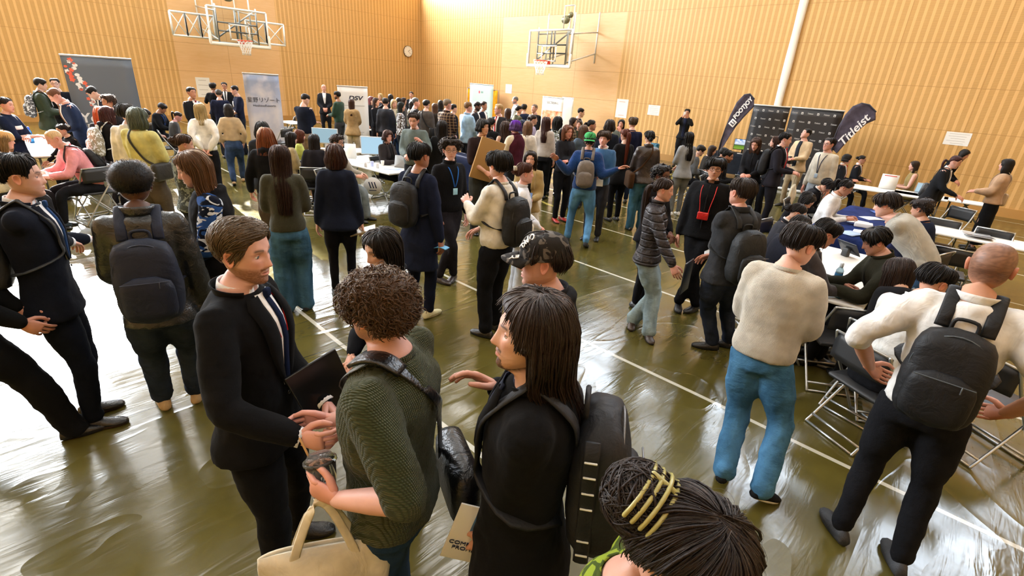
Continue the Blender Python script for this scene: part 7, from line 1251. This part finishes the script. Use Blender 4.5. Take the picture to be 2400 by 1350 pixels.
sheetpaper(-1.04, 8.05, 0.722, 0.1, 'white folder near the front edge of the blue cloth', (.3, .21), '#dfe3ea')
sheetpaper(-1.15, 9.89, 0.724, 0.5, 'blue leaflet at the far edge of the blue cloth', (.3, .21), '#3a5aa0')
sheetpaper(-1.16, 7.79, 0.726, 1.2, 'light blue leaflet at the cloth corner', (.3, .21), '#9ab0d0')
sheetpaper(-0.75, 8.54, 0.728, 0.8, 'grey sheet near the tablet', (.3, .21), '#c4c8cc')
g = G(); g.rbox((0, 0, .03), (.22, .15, .06), .01); o = obj('card_box', g, plain('#d9dcdf', .5, name='card'), None, loc=(-1.15, 8.42, .716), rz=.2); thing(o, 'white card box standing on the blue cloth', 'box')
g = G(); g.rbox((0, 0, .0), (.26, .19, .008), .004); R = rotx(.9); e = empty('tablet', 'tablet with a bright screen in front of the olive overshirt', 'tablet', (-0.96, 6.59, .80), 2.6); g2 = G(); g2.rbox((0, 0, 0), (.25, .18, .009), .004, R=R); obj('shell', g2, plain('#202226', .3), e); g3 = G(); g3.box(R @ A(0, 0, .006), (.23, .16, .003), R=R); obj('screen', g3, glow('#bfe6ee', 1.1), e, flat=True); g4 = G(); g4.rbox((0, .02, -.05), (.08, .05, .10), .01); obj('stand', g4, plain('#333333'), e)
bottle(-0.78, 5.31, .70, 'clear water bottle with a blue wrapper on the near white table', '#bfe2f2', '#e9f2f8', .23, .033, '#3f8fd0')
sheetpaper(-0.91, 5.45, .703, .4, 'white brochure beside the water bottle', (.3, .42))
sheetpaper(-0.68, 5.15, .703, 1.0, 'blue-green brochure hanging over the table corner near the long hair', (.28, .2), '#2a5a6e')
laptop(0.04, 9.58, .70, 3.3, 'closed grey laptop on the white table behind the shaved head', '#b9bbbd', False, .12)
chair(-9.31, 0.90, 1.90, 'empty steel folding chair beside the pink shirt')
chair(-8.82, 3.90, 0.60, 'black folding chair behind the long-haired seated woman')
chair(-13.63, 5.34, 2.00, 'dark folding chair by the pale blue banner')
chair(-16.95, 6.92, 2.60, 'folding chair at the small table near the left wall')
chair(-0.38, 11.21, 2.60, 'dark folding chair at the small table near the shearling jacket')
chair(-0.38, 9.59, 3.10, 'dark folding chair behind the bending man in grey')
chair(0.20, 9.48, 3.10, 'dark folding chair near the wall side of the grey-clothed table')
chair(-0.11, 8.01, 0.10, 'dark folding chair in front of the grey-clothed table')
chair(-0.20, 4.47, -0.30, 'chrome folding chair between the off-white sweater and the rolled sleeves')
chair(-0.57, 4.76, 0.60, 'folding chair whose legs show beside the off-white sweater')
chair(0.47, 4.61, -0.60, 'folding chair at the picture edge beyond the black backpack')
chair(-1.52, 6.34, 0.90, 'folding chair behind the black roll-top backpack')
g = G(); tt = np.linspace(0, 2 * PI, 30, endpoint=False); g.loft(np.array([np.stack([.15 * np.cos(tt), 0 * tt + y_, .15 * np.sin(tt)], -1) for y_ in (0, .01)])); o = obj('round_sign', g, plain('#e9eaea', .5, name='white_board'), None, loc=(-7.53, 4.40, .5), rz=.95); thing(o, 'round white sign with dark blue strokes hanging from the monitor table', 'sign'); g = G(); [g.box((-.045 + .045 * k, -.004, .02), (.018, .004, .11), R=roty(-.3)) for k in range(3)]; g.box((.0, -.004, -.07), (.12, .003, .012)); obj('emblem', g, plain('#1f2c50'), o, flat=True)
g = G(); g.rbox((0, 0, .34), (.40, .24, .60), .05); o = obj('suitcase', g, fabric('floral', '#1d4a66', '#6fa0b8'), None, loc=(-8.90, 16.20, 0), rz=.3); thing(o, 'upright blue patterned suitcase beside the woman taking a picture', 'suitcase'); g = G(); bars(g, [((-.1, .08, .6), (-.1, .08, .85)), ((.1, .08, .6), (.1, .08, .85)), ((-.1, .08, .85), (.1, .08, .85))], .01); obj('pull_handle', g, plain('#333333'), o); g = G(); [g.ball((x_, y_, .03), .03, 10, 6) for x_ in (-.15, .15) for y_ in (-.08, .08)]; obj('wheels', g, plain('#151515'), o)
g = G(); g.rbox((0, 0, .2), (.55, .35, .4), .12); o = obj('rucksack', g, fabric('floral', '#8a7862', '#b0a088'), None, loc=(-9.40, 15.60, 0), rz=.5); d_ = o.modifiers.new('d', 'DISPLACE'); d_.texture = clouds(.12); d_.strength = .05; thing(o, 'tan bag heaped on the floor beside the blue suitcase', 'bag')
g = G(); g.rbox((0, 0, .24), (.30, .18, .44), .08); o = obj('rucksack', g, fabric('nylon', '#7d705c'), None, loc=(-13.14, 7.39, 0), rz=.5); thing(o, 'khaki rucksack standing on the floor under the small table', 'bag')
r_, sk, off, lod = PEOPLE['blackred']; g = G(); P = []
for sg in (-1, 1):
    o1, R1 = sk.fr(1.0); P = [o1 + R1 @ A(0, -.055, .02), o1 + R1 @ A(sg * .06, .0, .012)] + [sk.pt(sg * x_, q_, off + .012) for x_, q_ in ((.075, .9), (.07, .75), (.055, .6), (.045, .44))]; g.tube(chain(P, 4), .0035, 6)
o = obj('red_cord', g, plain('#d8261c', .5, name='red_cord'), r_); g = G(); g.rbox(sk.pt(0, .40, off + .03), (.115, .03, .085), .01, R=sk.Rt); obj('pouch', g, fabric('leather', '#c21f1c'), o)
r_, sk, off, lod = PEOPLE['capman']; wm = plain('#c9c6be', .5, name='cap_lettering'); hc_, hh_ = sk.hc, sk.hh
for i, ch in enumerate('OAKLEY'):
    z_ = .104 - .0125 * i; th_ = np.array([-.62 + .05 * i]); p_ = skull(np.array([z_]), th_, 0, off=np.array([.0235]))[0]; q_ = skull(np.array([z_]), th_, 0, off=np.array([.0335]))[0]
    if i > 3: p_ = A(-.045, .108 + .022 * (i - 4), .032 - .003 * (i - 4)); q_ = p_ + A(-.1, .2, 1) * .01
    w_ = sk.Rh @ (p_ * hh_) + hc_; nn = unit(sk.Rh @ unit(q_ - p_)); up_ = unit(sk.Rh @ A(-1, .1, 0)); up_ = unit(up_ - nn * (up_ @ nn)); rt_ = np.cross(up_, nn); tmesh(ch, r_, Matrix([[rt_[k], up_[k], nn[k], w_[k] + nn[k] * .002] for k in range(3)] + [[0, 0, 0, 1]]), .036, wm, .0008)
r_, sk, off, lod = PEOPLE['green']; Mz = rotz(r_.rotation_euler[2]); W_ = lambda p: Mz @ p + A(r_.location[0], r_.location[1], 0); sh, el, wr = sk.arm[0]; R = sk.Rt; hd = unit(R @ A(.1, 1, .15)); c_ = W_(wr + hd * .085 + R @ A(.045, 0, .0)); ax = unit(Mz @ (R @ A(.25, .25, 1)))
cm, t, b = nt('clear_plastic'); b.inputs['Transmission Weight'].default_value = .92; b.inputs['Roughness'].default_value = .06; b.inputs['IOR'].default_value = 1.15; b.inputs['Base Color'].default_value = (.93, .94, .93, 1)
g = G(); g.tube([c_ - ax * .075, c_ + ax * .055], np.array([.033, .047]), 28, rnd_ends=False); o = obj('plastic_cup', g, cm, None); thing(o, 'clear plastic iced-drink cup held by the man in the green shirt', 'cup')
g = G(); g.tube([c_ + ax * .054, c_ + ax * .062], np.array([.052, .051]), 28, rnd_ends=False); g.tube([c_ + ax * .062, c_ + ax * .078], np.array([.046, .036]), 28, rnd_ends=False); obj('cup_lid', g, cm, o)
g = G(); g.tube([c_ - ax * .04 + A(.01, 0, 0), c_ + ax * .115 + A(-.055, -.03, 0)], .0035, 8); obj('straw', g, plain('#b98d55', .6, name='straw_paper'), o)
g = G(); [g.rbox(c_ + ax * (-.03 + .02 * k) + A(.012 * math.cos(k * 2), .012 * math.sin(k * 2), 0), (.02, .02, .02), .003, R=rotz(k)) for k in range(4)]; obj('ice_cubes', g, plain('#e4ecee', .1, trans=.8, name='ice'), o)
tp = W_(wr + hd * .07 + R @ A(.0, 0, -.05)); tote(tp, '#d6cdb8', rotz(1.05), 'cream canvas tote bag hanging open from the hand of the man in the green shirt', 1.15, dk=.14, open_=True)
g = G(); oo, RR = sk.fr(.95); P = [sk.pt(.20, .05, off + .03, True), sk.pt(.13, .45, off + .012, True), sk.pt(-.02, .8, off + .012, True), oo + RR @ A(-.085, -.03, .035 + off), oo + RR @ A(-.09, .03, .02 + off), sk.pt(-.03, .8, off + .012), sk.pt(.10, .5, off + .012), sk.pt(.17, .1, off + .02)]; P = chain(P, 5) @ Mz.T + A(r_.location[0], r_.location[1], 0)
lm = fabric('leather', '#0e0e10'); g2 = G(); c2 = sk.pt(.19, -.02, off + .08, True) + A(.02, .02, -.05); g2.rbox(A(0, 0, 0), (.34, .12, .26), .05, R=R @ rotz(.6)); V_ = [v + c2 for v in g2.V]; g2.V = [v @ Mz.T + A(r_.location[0], r_.location[1], 0) for v in V_]; e = obj('shoulder_bag', g2, lm, None); thing(e, 'glossy black leather bag slung across the back of the man in the green shirt', 'bag')
ribbon(g, P, .042, .006, Mz @ RR[:, 0]); obj('strap', g, lm, e); g3 = G(); pc = oo + RR @ A(-.088, .0, .045 + off); L_ = []
for u in np.linspace(-1, 1, 11): L_.append([pc + RR @ A(v_ * .032 * (1 - .15 * abs(u) ** 4), u * .085, -.035 * u * u + .006) for v_ in np.linspace(-1, 1, 6)])
g3.sheet(np.array(L_) @ Mz.T + A(r_.location[0], r_.location[1], 0), -.012); obj('shoulder_pad', g3, lm, e)
g4 = G(); o1, R1 = sk.fr(1.0); P = [o1 + R1 @ A(.045, .03, .01)] + [sk.pt(x_, q_, off + .012) for x_, q_ in ((.06, .85), (.06, .6), (.04, .4))]; g4.tube(chain(P, 4), .0028, 6); g4.rbox(P[-1] + A(0, 0, -.03), (.03, .004, .07), .002, R=R); obj('red_lanyard', g4, plain('#c8201c', .5, name='red_cord'), r_)
g5 = G(); g5.tube([sk.hc + sk.Rh @ (A(.075 + .012 * math.sin(a_), -.02 + .0 * a_, .02 + .10 * math.cos(a_) - .03) * sk.hh) for a_ in np.linspace(-.4, 1.9, 9)], .004, 6)
r_, sk, off, lod = PEOPLE['suit']; Mz = rotz(r_.rotation_euler[2]); sh, el, wr = sk.arm[0]; g = G(); c_ = Mz @ (wr + A(.0, .0, .06)) + A(r_.location[0], r_.location[1], 0); g.rbox(c_, (.014, .22, .30), .005, R=Mz @ rotz(.75) @ rotx(.3)); o = obj('document_folder', g, plain('#0d0d0f', .3, name='folder'), None); thing(o, 'slim black folder carried under the arm of the bearded man in the black suit', 'folder')
r_, sk, off, lod = PEOPLE['longhair']; Mz = rotz(r_.rotation_euler[2]); sh, el, wr = sk.arm[1]; c_ = Mz @ (wr + A(.0, .05, -.02)) + A(r_.location[0], r_.location[1], 0)
Rb = rotz(.75) @ rotx(.12) @ roty(.25); g = G(); g.rbox(A(-0.87, 0.86, .86), (.215, .006, .30), .002, R=Rb); o = obj('company_brochure', g, plain('#eceef2', .4, name='glossy_paper'), None); thing(o, 'white and blue company profile brochure held by the long-haired man', 'brochure'); cb = A(-0.87, 0.86, .86)
g = G(); g.box(cb + Rb @ A(.03, -.0045, .07), (.15, .002, .13), R=Rb); obj('blue_picture', g, plain('#4a7ab8', .4, name='blue_print'), o, flat=True)
for k, s_ in enumerate(('COMPANY', 'PROFILE')): M3 = Rb @ rotx(PI / 2); p_ = cb + Rb @ A(-.035, -.005, -.05 - .028 * k); tmesh(s_, o, Matrix([[*M3[i], p_[i]] for i in range(3)] + [[0, 0, 0, 1]]), .026, plain('#2a3550'))
bottle(-0.62, 1.11, .82, 'bottle with a white cap in the side pocket of the charcoal backpack', '#20262a', '#eceae6', .22, .033)
r_, sk, off, lod = PEOPLE['beigephoto']; Mz = rotz(r_.rotation_euler[2]); sh, el, wr = sk.arm[1]; c_ = Mz @ (wr + A(-.06, .08, .03)) + A(r_.location[0], r_.location[1], 0); g = G(); g.rbox(c_, (.15, .08, .11), .015, R=Mz); g.tube([c_ + Mz @ A(0, .04, 0), c_ + Mz @ A(0, .16, -.02)], np.array([.04, .045]), 16); g.rbox(c_ + A(0, 0, .08), (.06, .07, .06), .01, R=Mz); o = obj('camera_body', g, plain('#101012', .4, name='camera_black'), None); thing(o, 'black camera with flash held by the photographer in the beige blazer', 'camera')
r_, sk, off, lod = PEOPLE['cardboard']; Mz = rotz(r_.rotation_euler[2]); c_ = Mz @ (sk.pt(-.02, .45, off + .05)) + A(r_.location[0], r_.location[1], 0); g = G(); g.rbox(c_, (.42, .03, .62), .004, R=Mz @ roty(-.28) @ rotx(-.08)); o = obj('cardboard_folder', g, plain('#a8834f', .8, name='cardboard'), None); thing(o, 'large brown cardboard folder hugged by the person in the brown t-shirt', 'folder')
